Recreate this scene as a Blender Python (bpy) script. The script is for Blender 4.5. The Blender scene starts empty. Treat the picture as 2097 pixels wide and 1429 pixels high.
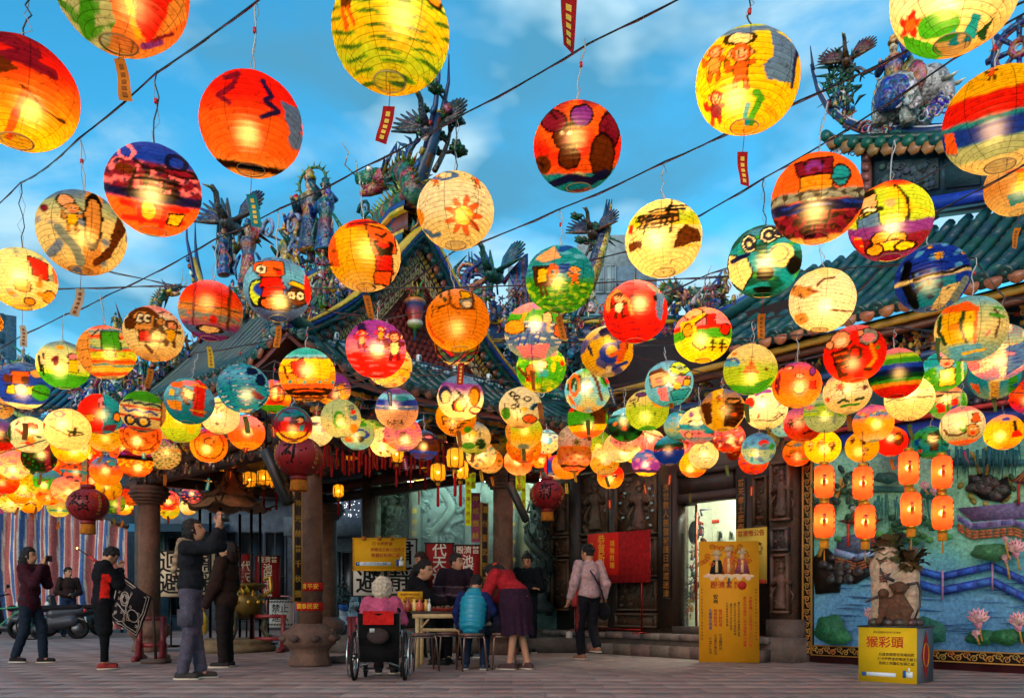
import bpy,math,random
import numpy as np
from mathutils import Matrix,Vector
random.seed(7);RNG=np.random.default_rng(7)
SC=bpy.context.scene
COL=SC.collection
PI=math.pi
# ------------------------------------------------------------------ camera, sky, sun, exposure
F,CX,HY,CH=1750.0,1048.5,1237.0,0.80  # focal length / principal point in photo pixels, camera height in m
cam=bpy.data.cameras.new('camera');camo=bpy.data.objects.new('camera',cam);COL.objects.link(camo)
camo.location=(0,0,CH);camo.rotation_euler=(PI/2,0,0)
cam.sensor_width=36;cam.lens=F/2097*36;cam.shift_y=(HY-714.5)/2097;cam.clip_end=3000;cam.clip_start=.05
SC.camera=camo
SC.view_settings.view_transform='Standard';SC.view_settings.look='None'
SC.view_settings.exposure=0.65;SC.view_settings.gamma=1
cy=SC.cycles
cy.use_denoising=True;cy.caustics_reflective=False;cy.caustics_refractive=False
cy.max_bounces=6;cy.diffuse_bounces=3;cy.glossy_bounces=2;cy.transmission_bounces=4;cy.transparent_max_bounces=8
cy.sample_clamp_indirect=4;cy.use_light_tree=True
SUN_EL,SUN_AZ=math.radians(20.0),math.radians(205)
SKYT=(.56,1.98,1.80,1)
w=bpy.data.worlds.new('World');SC.world=w;w.use_nodes=True
nt=w.node_tree;N=nt.nodes;Lk=nt.links;N.clear()
def nd(t,**k):
 n=N.new(t)
 for a,b in k.items():setattr(n,a,b)
 return n
wo=nd('ShaderNodeOutputWorld');bg=nd('ShaderNodeBackground');Lk.new(bg.outputs[0],wo.inputs[0])
sky=nd('ShaderNodeTexSky',sky_type='NISHITA',sun_disc=False,sun_elevation=SUN_EL,sun_rotation=SUN_AZ)
sky.altitude=20;sky.air_density=1.0;sky.dust_density=.2;sky.ozone_density=5.0
tint=nd('ShaderNodeMix',data_type='RGBA',blend_type='MULTIPLY');tint.inputs[0].default_value=1
Lk.new(sky.outputs[0],tint.inputs[6]);tint.inputs[7].default_value=SKYT
tc=nd('ShaderNodeTexCoord');mp=nd('ShaderNodeMapping');mp.inputs['Scale'].default_value=(1.0,1.0,1.9);mp.inputs['Rotation'].default_value=(0,.25,.3)
Lk.new(tc.outputs['Generated'],mp.inputs[0])
nz=nd('ShaderNodeTexNoise');nz.inputs['Scale'].default_value=3.4;nz.inputs['Detail'].default_value=7;nz.inputs['Roughness'].default_value=.55;nz.inputs['Distortion'].default_value=.35
Lk.new(mp.outputs[0],nz.inputs['Vector'])
cr=nd('ShaderNodeValToRGB');cr.color_ramp.elements[0].position=.35;cr.color_ramp.elements[1].position=.60;cr.color_ramp.interpolation='EASE'
cr.color_ramp.elements[0].color=(0,0,0,1);cr.color_ramp.elements[1].color=(1,1,1,1)
Lk.new(nz.outputs[0],cr.inputs[0])
nz2=nd('ShaderNodeTexNoise');nz2 .inputs['Scale'].default_value=4.2;nz2 .inputs['Detail'].default_value=4;Lk.new(mp.outputs[0],nz2 .inputs['Vector'])
cr2=nd('ShaderNodeValToRGB');cr2 .color_ramp.elements[0].position=.46;cr2 .color_ramp.elements[1].position=.58
cr2 .color_ramp.elements[0].color=(.62,2.35,3.7,1);cr2 .color_ramp.elements[1].color=(3.9,5.7,6.5,1);Lk.new(nz2 .outputs[0],cr2 .inputs[0])
fac=nd('ShaderNodeMath',operation='MULTIPLY');fac.inputs[1].default_value=.88;Lk.new(cr.outputs[0],fac.inputs[0])
cl=nd('ShaderNodeMix',data_type='RGBA');Lk.new(fac.outputs[0],cl.inputs[0]);Lk.new(tint.outputs[2],cl.inputs[6]);Lk.new(cr2 .outputs[0],cl.inputs[7])
Lk.new(cl.outputs[2],bg.inputs[0]);bg.inputs[1].default_value=.1
sl=bpy.data.lights.new('sun','SUN');sl.energy=1.7;sl.angle=math.radians(50);sl.color=(1,.72,.58)
so=bpy.data.objects.new('sun',sl);COL.objects.link(so)
sd=Vector((math.sin(SUN_AZ)*math.cos(SUN_EL),math.cos(SUN_AZ)*math.cos(SUN_EL),math.sin(SUN_EL)))
so.rotation_euler=sd.to_track_quat('Z','Y').to_euler();so.location=(0,-20,20)

# ------------------------------------------------------------------ helpers
def P(x,y,Y):return np.array([(x-CX)/F*Y,Y,CH-(y-HY)/F*Y])  # photo pixel at depth Y
def G(x,y):Y=F*CH/(y-HY);return np.array([(x-CX)/F*Y,Y,0.])  # photo pixel on the ground
def hexc(h):
 h=h.lstrip('#');c=np.array([int(h[i:i+2],16)for i in(0,2,4)])/255.
 return np.where(c<=.04045,c/12.92,((c+.055)/1.055)**2.4)
def C(c):return hexc(c)if isinstance(c,str)else np.asarray(c,float)
def frame(d):  # two vectors perpendicular to d
 d=d/np.linalg.norm(d);a=np.array([0,0,1.])if abs(d[2])<.9 else np.array([1.,0,0])
 e=np.cross(d,a);e/=np.linalg.norm(e);return e,np.cross(d,e)
def rotz(a):c,s=math.cos(a),math.sin(a);return np.array([[c,-s,0],[s,c,0],[0,0,1.]])
def rotx(a):c,s=math.cos(a),math.sin(a);return np.array([[1,0,0],[0,c,-s],[0,s,c]])
def roty(a):c,s=math.cos(a),math.sin(a);return np.array([[c,0,s],[0,1,0],[-s,0,c]])
class MB:
 def __init__(s):s.v=[];s.f=[];s.c=[];s.n=0
 def add(s,v,f,col):
  v=np.asarray(v,float);col=C(col)
  if col.ndim==1:col=np.tile(col,(len(v),1))
  s.v.append(v);s.c.append(col)
  for q in f:s.f.append([i+s.n for i in q])
  s.n+=len(v);return s
 def box(s,c,d,col,R=None,bev=0):
  x,y,z=np.asarray(d)/2.
  v=np.array([[i,j,k]for i in(-x,x)for j in(-y,y)for k in(-z,z)])
  if R is not None:v=v@R.T
  return s.add(v+np.asarray(c),[[0,1,3,2],[4,6,7,5],[0,4,5,1],[2,3,7,6],[0,2,6,4],[1,5,7,3]],col)
 def tube(s,pts,r,col,n=6,cap=True,sx=1):
  pts=np.asarray(pts,float);m=len(pts);r=np.broadcast_to(np.asarray(r,float),(m,))
  V=[];e=None
  for i in range(m):
   d=pts[min(i+1,m-1)]-pts[max(i-1,0)];d=d/(np.linalg.norm(d)+1e-9)
   if e is None:e,g=frame(d)
   else:
    e=e-d*np.dot(e,d);l=np.linalg.norm(e);e=e/l if l>1e-6 else frame(d)[0];g=np.cross(d,e)
   a=np.arange(n)*2*PI/n
   V.append(pts[i]+r[i]*(np.cos(a)[:,None]*e*sx+np.sin(a)[:,None]*g))
  V=np.concatenate(V);f=[[i*n+j,i*n+(j+1)%n,(i+1)*n+(j+1)%n,(i+1)*n+j]for i in range(m-1)for j in range(n)]
  if cap:f+=[list(range(n))[::-1],[(m-1)*n+j for j in range(n)]]
  if isinstance(col,list):col=np.repeat(np.array([C(k)for k in col]),n,0)
  return s.add(V,f,col)
 def lathe(s,prof,c,col,n=12,R=None,sc=(1,1,1),ph=0):
  prof=np.asarray(prof,float);m=len(prof);a=np.arange(n)*2*PI/n+ph
  V=np.stack([np.outer(prof[:,0],np.cos(a)),np.outer(prof[:,0],np.sin(a)),np.repeat(prof[:,1:2],n,1)],-1).reshape(-1,3)*np.asarray(sc)
  if R is not None:V=V@R.T
  f=[[i*n+j,i*n+(j+1)%n,(i+1)*n+(j+1)%n,(i+1)*n+j]for i in range(m-1)for j in range(n)]
  f+=[list(range(n))[::-1],[(m-1)*n+j for j in range(n)]]
  if isinstance(col,list):col=np.repeat(np.array([C(k)for k in col]),n,0)
  return s.add(V+np.asarray(c),f,col)
 def ball(s,c,r,col,n=10,m=6,R=None):
  t=np.linspace(-PI/2,PI/2,m+1)
  p=np.stack([np.cos(t),np.sin(t)],1);p[0,0]=p[-1,0]=1e-3
  return s.lathe(p,c,col,n,R,np.broadcast_to(np.asarray(r,float),(3,)))
 def prism(s,poly,d0,d1,col,M=None,o=(0,0,0)):
  # poly: 2D (x,z) points, extruded along y from d0 to d1
  p=np.asarray(poly,float);n=len(p)
  if(np.roll(p[:,0],-1)*p[:,1]-np.roll(p[:,1],-1)*p[:,0]).sum()>0:p=p[::-1]
  V=np.concatenate([np.c_[p[:,0],np.full(n,d0),p[:,1]],np.c_[p[:,0],np.full(n,d1),p[:,1]]])
  if M is not None:V=V@M.T
  f=[list(range(n))[::-1],list(range(n,2*n))]+[[i,(i+1)%n,n+(i+1)%n,n+i]for i in range(n)]
  return s.add(V+np.asarray(o),f,col)
 def sheet(s,fn,nu,nv,col,thick=None):
  u,v=np.meshgrid(np.linspace(0,1,nu+1),np.linspace(0,1,nv+1),indexing='ij')
  V=np.array([fn(a,b)for a,b in zip(u.ravel(),v.ravel())])
  f=[[i*(nv+1)+j,(i+1)*(nv+1)+j,(i+1)*(nv+1)+j+1,i*(nv+1)+j+1]for i in range(nu)for j in range(nv)]
  c=np.array([C(col(a,b))for a,b in zip(u.ravel(),v.ravel())])if callable(col)else col
  return s.add(V,f,c)
 def move(s,R=None,t=(0,0,0)):
  s.v=[(v@R.T if R is not None else v)+np.asarray(t)for v in s.v];return s
def mesh(name,mb,smooth=False):
 me=bpy.data.meshes.new(name)
 V=np.concatenate(mb.v);Cc=np.concatenate(mb.c)
 nf=len(mb.f);ln=np.array([len(q)for q in mb.f],np.int32);idx=np.array([i for q in mb.f for i in q],np.int32)
 me.vertices.add(len(V));me.vertices.foreach_set('co',V.astype(np.float32).ravel())
 me.loops.add(len(idx));me.loops.foreach_set('vertex_index',idx)
 me.polygons.add(nf);st=np.zeros(nf,np.int32);st[1:]=np.cumsum(ln)[:-1]
 me.polygons.foreach_set('loop_start',st)
 if smooth:me.polygons.foreach_set('use_smooth',np.ones(nf,bool))
 at=me.color_attributes.new('Col','FLOAT_COLOR','POINT')
 at.data.foreach_set('color',np.c_[Cc,np.ones(len(Cc))].astype(np.float32).ravel())
 me.update(calc_edges=True);me.validate();return me
MATS={}
def mat(name,rough=.6,spec=.4,bump=0,bs=20,var=.15,vs=6,metal=0,coat=0,sss=0,dirt=0):
 if name in MATS:return MATS[name]
 m=bpy.data.materials.new(name);m.use_nodes=True;t=m.node_tree;b=t.nodes['Principled BSDF']
 a=t.nodes.new('ShaderNodeAttribute');a.attribute_name='Col'
 b.inputs['Roughness'].default_value=rough;b.inputs['Specular IOR Level'].default_value=spec;b.inputs['Metallic'].default_value=metal
 b.inputs['Coat Weight'].default_value=coat
 g=t.nodes.new('ShaderNodeNewGeometry')
 n1=t.nodes.new('ShaderNodeTexNoise');n1 .inputs['Scale'].default_value=vs;n1 .inputs['Detail'].default_value=5;n1 .inputs['Roughness'].default_value=.65
 t.links.new(g.outputs['Position'],n1 .inputs['Vector'])
 mr=t.nodes.new('ShaderNodeMapRange');mr.inputs[1].default_value=.3;mr.inputs[2].default_value=.7;mr.inputs[3].default_value=1-var*1.3;mr.inputs[4].default_value=1+var
 t.links.new(n1 .outputs[0],mr.inputs[0])
 mx=t.nodes.new('ShaderNodeMix');mx.data_type='RGBA';mx.blend_type='MULTIPLY';mx.inputs[0].default_value=1
 t.links.new(a.outputs['Color'],mx.inputs[6]);t.links.new(mr.outputs[0],mx.inputs[7]);t.links.new(mx.outputs[2],b.inputs['Base Color'])
 if dirt:
  for sc_,lo,hi,am in((.55,.5,.62,dirt),(3.1,.58,.66,dirt*.8),(19,.66,.7,dirt*1.2)):
   n3=t.nodes.new('ShaderNodeTexNoise');n3 .inputs['Scale'].default_value=sc_;n3 .inputs['Detail'].default_value=6;t.links.new(g.outputs['Position'],n3 .inputs['Vector'])
   r3=t.nodes.new('ShaderNodeMapRange');r3 .inputs[1].default_value=lo;r3 .inputs[2].default_value=hi;r3 .inputs[3].default_value=1;r3 .inputs[4].default_value=1-am;t.links.new(n3 .outputs[0],r3 .inputs[0])
   m3=t.nodes.new('ShaderNodeMix');m3 .data_type='RGBA';m3 .blend_type='MULTIPLY';m3 .inputs[0].default_value=1;t.links.new(b.inputs['Base Color'].links[0].from_socket,m3 .inputs[6]);t.links.new(r3 .outputs[0],m3 .inputs[7]);t.links.new(m3 .outputs[2],b.inputs['Base Color'])
 if bump:
  n2=t.nodes.new('ShaderNodeTexNoise');n2 .inputs['Scale'].default_value=bs;n2 .inputs['Detail'].default_value=6
  t.links.new(g.outputs['Position'],n2 .inputs['Vector'])
  bp=t.nodes.new('ShaderNodeBump');bp.inputs['Strength'].default_value=bump;bp.inputs['Distance'].default_value=.02
  t.links.new(n2 .outputs[0],bp.inputs['Height']);t.links.new(bp.outputs[0],b.inputs['Normal'])
 MATS[name]=m;return m
def emis(name,strength):
 if name in MATS:return MATS[name]
 m=bpy.data.materials.new(name);m.use_nodes=True;t=m.node_tree;t.nodes.clear()
 a=t.nodes.new('ShaderNodeAttribute');a.attribute_name='Col';e=t.nodes.new('ShaderNodeEmission');e.inputs[1].default_value=strength
 o=t.nodes.new('ShaderNodeOutputMaterial');t.links.new(a.outputs['Color'],e.inputs[0]);t.links.new(e.outputs[0],o.inputs[0])
 MATS[name]=m;return m
def tag(o,label=None,cat=None,group=None,kind=None):
 for k,v in(('label',label),('category',cat),('group',group),('kind',kind)):
  if v:o[k]=v
 return o
def obj(name,mb,m,parent=None,world=False,smooth=False,loc=None,rz=None):
 me=mb if isinstance(mb,bpy.types.Mesh)else mesh(name,mb,smooth)
 if not me.materials:me.materials.append(mat(m)if isinstance(m,str)else m)
 o=bpy.data.objects.new(name,me);COL.objects.link(o)
 if loc is not None:o.location=loc
 if rz is not None:o.rotation_euler=(0,0,rz)
 if parent is not None:
  o.parent=parent
  if world:o.matrix_parent_inverse=(Matrix.Translation(parent.location)@Matrix.Rotation(parent.rotation_euler[2],4,'Z')).inverted()
 return o
def thing(name,label,cat,loc=(0,0,0),rz=0,group=None):
 o=bpy.data.objects.new(name,None);COL.objects.link(o);o.empty_display_size=.1
 o.location=loc;o.rotation_euler=(0,0,rz);return tag(o,label,cat,group)
def text(name,s,size,col,parent,M,m='print',align='CENTER',depth=.001,sp=1.0,line=1.0,world=False):
 """flat lettering; M = 4x4 placing the text's xy plane in the parent's space"""
 cu=bpy.data.curves.new(name,'FONT');cu.body=s;cu.size=size;cu.align_x=align;cu.align_y='CENTER'
 cu.space_character=sp;cu.space_line=line;cu.resolution_u=2;cu.fill_mode='FRONT';cu.offset=size*.012
 to=bpy.data.objects.new('t',cu);COL.objects.link(to)
 me=bpy.data.meshes.new_from_object(to.evaluated_get(bpy.context.evaluated_depsgraph_get()))
 bpy.data.objects.remove(to);bpy.data.curves.remove(cu)
 at=me.color_attributes.new('Col','FLOAT_COLOR','POINT')
 at.data.foreach_set('color',np.tile(np.r_[C(col),1],len(me.vertices)).astype(np.float32))
 me.transform(Matrix(M));me.name=name;me.materials.clear()
 return obj(name,me,m,parent,world)
def face_M(o,right,up):
 r=np.asarray(right,float);u=np.asarray(up,float);n=np.cross(r,u)
 M=np.eye(4);M[:3,0]=r/np.linalg.norm(r);M[:3,1]=u/np.linalg.norm(u);M[:3,2]=n/np.linalg.norm(n);M[:3,3]=o;return M
mat('mural',.6,.3,.4,45,.36,24);mat('print',.7,.2,0,1,.05);mat('stone',.75,.3,.7,30,.3,5,dirt=.25);mat('wood',.6,.3,.3,40,.25,8);mat('cloth',.9,.15,.5,70,.28,18)
mat('paint',.45,.45,.12,30,.15,7);mat('glaze',.32,.5,.25,25,.3,9,dirt=.25);mat('metal',.35,.5,.05,60,.1,10,metal=.9);mat('paper',.85,.1,.1,30,.1,8)
mat('skin',.55,.35,.05,80,.06,15);mat('hair',.6,.3,.7,90,.25,30);mat('plastic',.35,.5,0,1,.05);mat('rubber',.8,.2,.2,60,.1)
def mosaic():
 m=mat('mosaic',.3,.5,.15,25,.2,9);t=m.node_tree;b=t.nodes['Principled BSDF'];src=b.inputs['Base Color'].links[0].from_socket
 g=t.nodes.new('ShaderNodeNewGeometry');v=t.nodes.new('ShaderNodeTexVoronoi');v.inputs['Scale'].default_value=22;t.links.new(g.outputs['Position'],v.inputs['Vector'])
 h=t.nodes.new('ShaderNodeHueSaturation');t.links.new(src,h.inputs['Color'])
 sp=t.nodes.new('ShaderNodeSeparateColor');t.links.new(v.outputs['Color'],sp.inputs[0])
 for k,(a,z)in enumerate(((.44,.56),(.7,1.25),(.2,1.25))):
  r=t.nodes.new('ShaderNodeMapRange');r.inputs[3].default_value=a;r.inputs[4].default_value=z;t.links.new(sp.outputs[k],r.inputs[0]);t.links.new(r.outputs[0],h.inputs[k])
 t.links.new(h.outputs[0],b.inputs['Base Color']);bp=t.nodes.new('ShaderNodeBump');bp.inputs['Strength'].default_value=.6;bp.inputs['Distance'].default_value=.02;bp.invert=True
 t.links.new(v.outputs['Distance'],bp.inputs['Height']);t.links.new(bp.outputs[0],b.inputs['Normal'])
mosaic()
mat('rough',.9,.1,.6,14,.3,4);mat('chrome',.2,.5,0,1,.03,5,metal=1);mat('darkstone',.6,.4,.7,26,.35,6)

# surface nets: smooth-union of tapered capsules and ellipsoids -> one continuous skin
def sdf(prims,X,k):
 out=None
 for p in prims:
  if p[0]=='c':
   a,b,ra,rb=p[1],p[2],p[3],p[4];ab=b-a
   t=np.clip(((X-a)@ab)/(ab@ab+1e-12),0,1);d=np.linalg.norm(X-a-t[...,None]*ab,axis=-1)-(ra+(rb-ra)*t)
  else:
   c,r,R=p[1],p[2],p[3];q=(X-c)@R;q0=np.linalg.norm(q/r,axis=-1);q1=np.linalg.norm(q/(r*r),axis=-1)
   d=q0*(q0-1)/(q1+1e-9)
  if out is None:out=d
  else:
   h=np.clip(.5+.5*(out-d)/k,0,1);out=out*(1-h)+d*h-k*h*(1-h)
 return out
def surfnet(prims,h=.012,k=.02,fn=None,clip=None):
 lo=np.min([np.minimum(p[1],p[2])-max(p[3],p[4])if p[0]=='c' else p[1]-max(p[2])for p in prims],0)-3*h
 hi=np.max([np.maximum(p[1],p[2])+max(p[3],p[4])if p[0]=='c' else p[1]+max(p[2])for p in prims],0)+3*h
 n=np.ceil((hi-lo)/h).astype(int)+1
 g=np.stack(np.meshgrid(*[lo[i]+h*np.arange(n[i])for i in range(3)],indexing='ij'),-1)
 D=sdf(prims,g,k)
 if fn is not None:D=D+fn(g)
 if clip is not None:D=np.maximum(D,clip(g))
 s=D<0
 cs=[D[i:n[0]-1+i,j:n[1]-1+j,l:n[2]-1+l]for i in(0,1)for j in(0,1)for l in(0,1)]
 corner=[(i,j,l)for i in(0,1)for j in(0,1)for l in(0,1)]
 sg=[c<0 for c in cs];mixed=np.any(sg,0)&~np.all(sg,0)
 acc=np.zeros(mixed.shape+(3,));cnt=np.zeros(mixed.shape)
 for a in range(8):
  for b in range(a+1,8):
   if sum(abs(x-y)for x,y in zip(corner[a],corner[b]))!=1:continue
   x=sg[a]!=sg[b];t=np.where(x,cs[a]/(cs[a]-cs[b]+1e-12),0)
   pa,pb=np.array(corner[a],float),np.array(corner[b],float)
   acc+=np.where(x[...,None],pa+(pb-pa)*t[...,None],0);cnt+=x
 ids=np.full(mixed.shape,-1);w_=np.argwhere(mixed);ids[mixed]=np.arange(len(w_))
 V=lo+h*(w_+acc[mixed]/cnt[mixed][:,None])
 Fq=[]
 for ax in range(3):
  sl0=[slice(None)]*3;sl1=[slice(None)]*3;sl0[ax]=slice(0,-1);sl1[ax]=slice(1,None)
  a,b=s[tuple(sl0)],s[tuple(sl1)];e=np.argwhere(a!=b);o1,o2=[i for i in range(3)if i!=ax]
  m=(e[:,o1]>0)&(e[:,o2]>0)&(e[:,o1]<n[o1]-1)&(e[:,o2]<n[o2]-1);e=e[m]
  if not len(e):continue
  def cell(d1,d2):
   q=e.copy();q[:,o1]-=d1;q[:,o2]-=d2;return ids[q[:,0],q[:,1],q[:,2]]
  q=np.stack([cell(1,1),cell(0,1),cell(0,0),cell(1,0)],1)
  fl=a[e[:,0],e[:,1],e[:,2]]^(ax==1)
  q=np.where(fl[:,None],q,q[:,::-1]);Fq.append(q)
 return V,np.concatenate(Fq).tolist()
def wob(X,f=1.,seed=0):  # cheap smooth noise, about -1..1
 X=np.asarray(X)*f+seed*1.7;x,y,z=X[...,0],X[...,1],X[...,2]
 return(np.sin(x*1.9+1.3*np.sin(y*1.3+z))+np.sin(y*2.3+1.1*np.sin(z*1.7+x*.7))+np.sin(z*2.1+1.2*np.sin(x*1.5-y*.9)))/3

LAMP=62.
# ------------------------------------------------------------------ ground and paving
tag(obj('ground',MB().sheet(lambda u,v:(-150+300*u,-20+320*v,-.012),4,4,'#857068'),'rough'),kind='structure')
pave=thing('pavement',None,None);del_=[pave.pop(k)for k in('label','category')if k in pave];pave['kind']='structure'
SL=(.60,.40);slabs=[]
for j in range(-3,40):
 for i in range(-26,26):
  x=(i+(.5 if j%2 else 0))*SL[0];y=5.2+j*SL[1]
  if abs(x)>.66*y+.8 or y>20.5:continue
  slabs.append((math.hypot(x,y),x,y))
slabs.sort();PV=[]
pcols=['#957c74','#927a73','#977f77','#907770','#937a72','#99827a']
for k in range(6):
 m=MB();hx,hy,b=SL[0]/2-.0012,SL[1]/2-.0012,.002
 v=[(-hx,-hy,-.05),(hx,-hy,-.05),(hx,hy,-.05),(-hx,hy,-.05),(-hx,-hy,-b),(hx,-hy,-b),(hx,hy,-b),(-hx,hy,-b),(-hx+b,-hy+b,0),(hx-b,-hy+b,0),(hx-b,hy-b,0),(-hx+b,hy-b,0)]
 m.add(v,[[8,9,10,11]]+[[a+i,a+(i+1)%4,a+4+(i+1)%4,a+4+i]for a in(0,4)for i in range(4)],pcols[k])
 me=mesh('paving_slab',m);me.materials.append(mat('paver',.62,.4,.5,45,.24,2.2,dirt=.2));PV.append((me,m))
vis=[s for s in slabs if s[2]>6.9 and abs(s[1])<.62*s[2]]
near=set(vis[:290]);rest=MB()
for s in slabs:
 k=RNG.integers(6);z=RNG.uniform(-.0015,.0015)
 if s in near:o=obj('paving_slab',PV[k][0],None,pave,loc=(s[1],s[2],z))
 else:rest.add(PV[k][1].v[0]+np.array([s[1],s[2],z]),PV[k][1].f,PV[k][1].c[0])
r_=obj('paving_field',rest,mat('paver'),pave);r_['kind']='stuff'

# ------------------------------------------------------------------ ornament makers (ceramic roof figures)
def jit(c,a=.25):return np.clip(C(c)*(1+RNG.uniform(-a,a,3)),0,1)
CER=['#1d3f8a','#1c6a5a','#a8301f','#c9922c','#2a7a8a','#7a2430','#d8cfc0','#3f7a2c','#24588a','#b5552a']
def flame(mb,p,s,cols=('#a8301f','#c9922c'),n=7,spread=1.0,plane=(1,0,0)):
 pl=np.array(plane,float)
 for i in range(n):
  a=(i/(n-1)-.5)*2.2*spread if n>1 else 0;L=s*(1-.25*abs(a))*RNG.uniform(.85,1.1);pts=[]
  for t in np.linspace(0,1,6):
   b=a+.35*math.sin(t*5+i);pts.append(np.array(p)+pl*math.sin(b)*L*t+np.array([0,0,1])*math.cos(b)*L*t)
  mb.tube(pts,s*np.array([.09,.1,.085,.065,.04,.008]),jit(cols[i%len(cols)]),5)
def scroll(mb,p,s,col,pl=(1,0,0),turns=1.6,flip=1):
 pl=np.array(pl,float);a=np.linspace(0,turns*2*PI,16);r=s*(1-a/(turns*2*PI)*.85)
 mb.tube(np.array(p)+np.outer(np.cos(a)*r*flip,pl)+np.outer(np.sin(a)*r,[0,0,1]),s*np.linspace(.2,.08,16),jit(col),5)
def statue(mb,p,h,robe,trim='#c9922c',yaw=0,halo=False,arm=1):
 R=rotz(yaw);p=np.array(p,float);q=lambda x,y,z:p+R@(np.array([x,y,z])*h)
 mb.lathe([(.16,0),(.18,.02),(.14,.2),(.11,.42),(.10,.5),(.14,.62),(.13,.72),(.05,.78),(.045,.8)],p,[jit(trim),jit(robe),jit(robe,.4),jit(CER[int(p[1]*7)%10]),jit(trim),jit(robe),jit(trim,.4)]+['#d8a888']*2,10,R,(h,h*.75,h))
 mb.ball(q(0,0,.86),(.062*h,.065*h,.08*h),'#d8a888',8,6);mb.ball(q(0,.015,.9),(.07*h,.07*h,.07*h),'#17120f',8,5)
 mb.lathe([(.075,0),(.085,.03),(.05,.06),(.06,.1),(.015,.14)],q(0,0,.92),jit(trim),8,R,(h,h,h))
 for s in(-1,1):
  e=q(s*.2,-.04,.55+.1*arm*(s>0));mb.tube([q(s*.12,0,.7),e,q(s*.13,-.18,.62+.2*arm*(s>0))],[.055*h,.06*h,.03*h],jit(robe,.4),6);mb.ball(q(s*.13,-.2,.63+.2*arm*(s>0)),.028*h,'#d8a888',6,4)
  mb.tube([q(s*.14,0,.5),q(s*.26,.02,.3),q(s*.2,0,.1)],[.02*h,.035*h,.01*h],jit(trim),5)
 for k in range(6):a=k*PI/3;mb.ball(q(.15*math.cos(a),.11*math.sin(a),.12+.05*(k%2)),.03*h,jit(CER[k]),5,4)
 if halo:
  a=np.linspace(0,2*PI,18);mb.tube([q(.22*math.cos(t),.05,.9+.2*math.sin(t))for t in a],.02*h,'#3f7a2c',5)
  for t in a[:-1]:mb.tube([q(.22*math.cos(t),.05,.9+.2*math.sin(t)),q(.3*math.cos(t),.05,.9+.28*math.sin(t))],[.02*h,.002*h],'#8aa02c',4)
def dragon(mb,pts,r,body='#1c6a5a',belly='#a8301f',head=1.0,fd=(0,-1,0)):
 pts=np.array(pts,float);t=np.linspace(0,len(pts)-1,len(pts)*6);P3=np.stack([np.interp(t,np.arange(len(pts)),pts[:,k])for k in range(3)],1)
 for _ in range(3):P3[1:-1]=(P3[:-2]+2*P3[1:-1]+P3[2:])/4
 n=len(P3);rad=r*np.interp(np.linspace(0,1,n),[0,.15,.7,1],[.55,1,.9,.15])
 mb.tube(P3,rad,[jit(body if i%3 else belly,.3)for i in range(n)],8)
 for i in range(1,n-1):
  d=P3[i+1]-P3[i-1];e,g=frame(d);up=np.array([0,0,1.]);up=up-d*np.dot(up,d)/(d@d);L=np.linalg.norm(up);up=up/L if L>.1 else g
  for k in(-.5,0,.5):
   u=up*math.cos(k)+np.cross(d/np.linalg.norm(d),up)*math.sin(k);mb.tube([P3[i]+u*rad[i]*.8,P3[i]+u*rad[i]*1.7+d*.2],[rad[i]*.22,.002],jit('#8a9a2c' if k else '#c9922c',.4),4)
 h=P3[0];f=np.array(fd,float);f/=np.linalg.norm(f);s=np.cross(f,[0,0,1]);s/=np.linalg.norm(s);R=np.stack([s,-f,[0,0,1]],1);H=r*2.0*head
 q=lambda x,y,z:h+R@np.array([x*H,-y*H,z*H])
 mb.ball(q(0,.1,.1),H*np.array([.42,.5,.4]),jit(belly),10,7,R);mb.tube([q(0,.3,.2),q(0,.8,.25),q(0,1.15,.3)],H*np.array([.36,.3,.2]),jit(body),8)
 mb.tube([q(0,.25,-.1),q(0,.7,-.25),q(0,1.0,-.3)],H*np.array([.3,.2,.1]),jit(belly),8);mb.tube([q(0,.5,-.05),q(0,.95,-.02)],H*np.array([.16,.05]),'#c8402c',6)
 for sg in(-1,1):
  mb.ball(q(sg*.25,.55,.42),H*.13,'#e8e0d0',6,5);mb.ball(q(sg*.28,.64,.44),H*.06,'#101010',5,4)
  mb.tube([q(sg*.2,.0,.4),q(sg*.3,-.3,.8),q(sg*.25,-.5,1.2)],H*np.array([.1,.07,.02]),jit('#2a5a8a'),5)
  mb.tube([q(sg*.2,1.1,.3),q(sg*.5,1.4,.6),q(sg*.4,1.3,1.1),q(sg*.6,1.5,1.4)],H*np.array([.03,.03,.02,.01]),'#c9922c',4)
  for k in range(6):a=.5*k;mb.tube([q(sg*.35,-.05-.05*k,.2-.12*k),q(sg*(.8+.1*(k%2)),-.25-.1*k,.5-.28*k)],H*np.array([.12,.01]),jit(CER[(k*3)%8],.4),4)
  for k in range(4):mb.tube([q(sg*.16,.55+.14*k,.08),q(sg*.16,.57+.14*k,-.06)],H*np.array([.035,.005]),'#e8e0d0',4)
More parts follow.
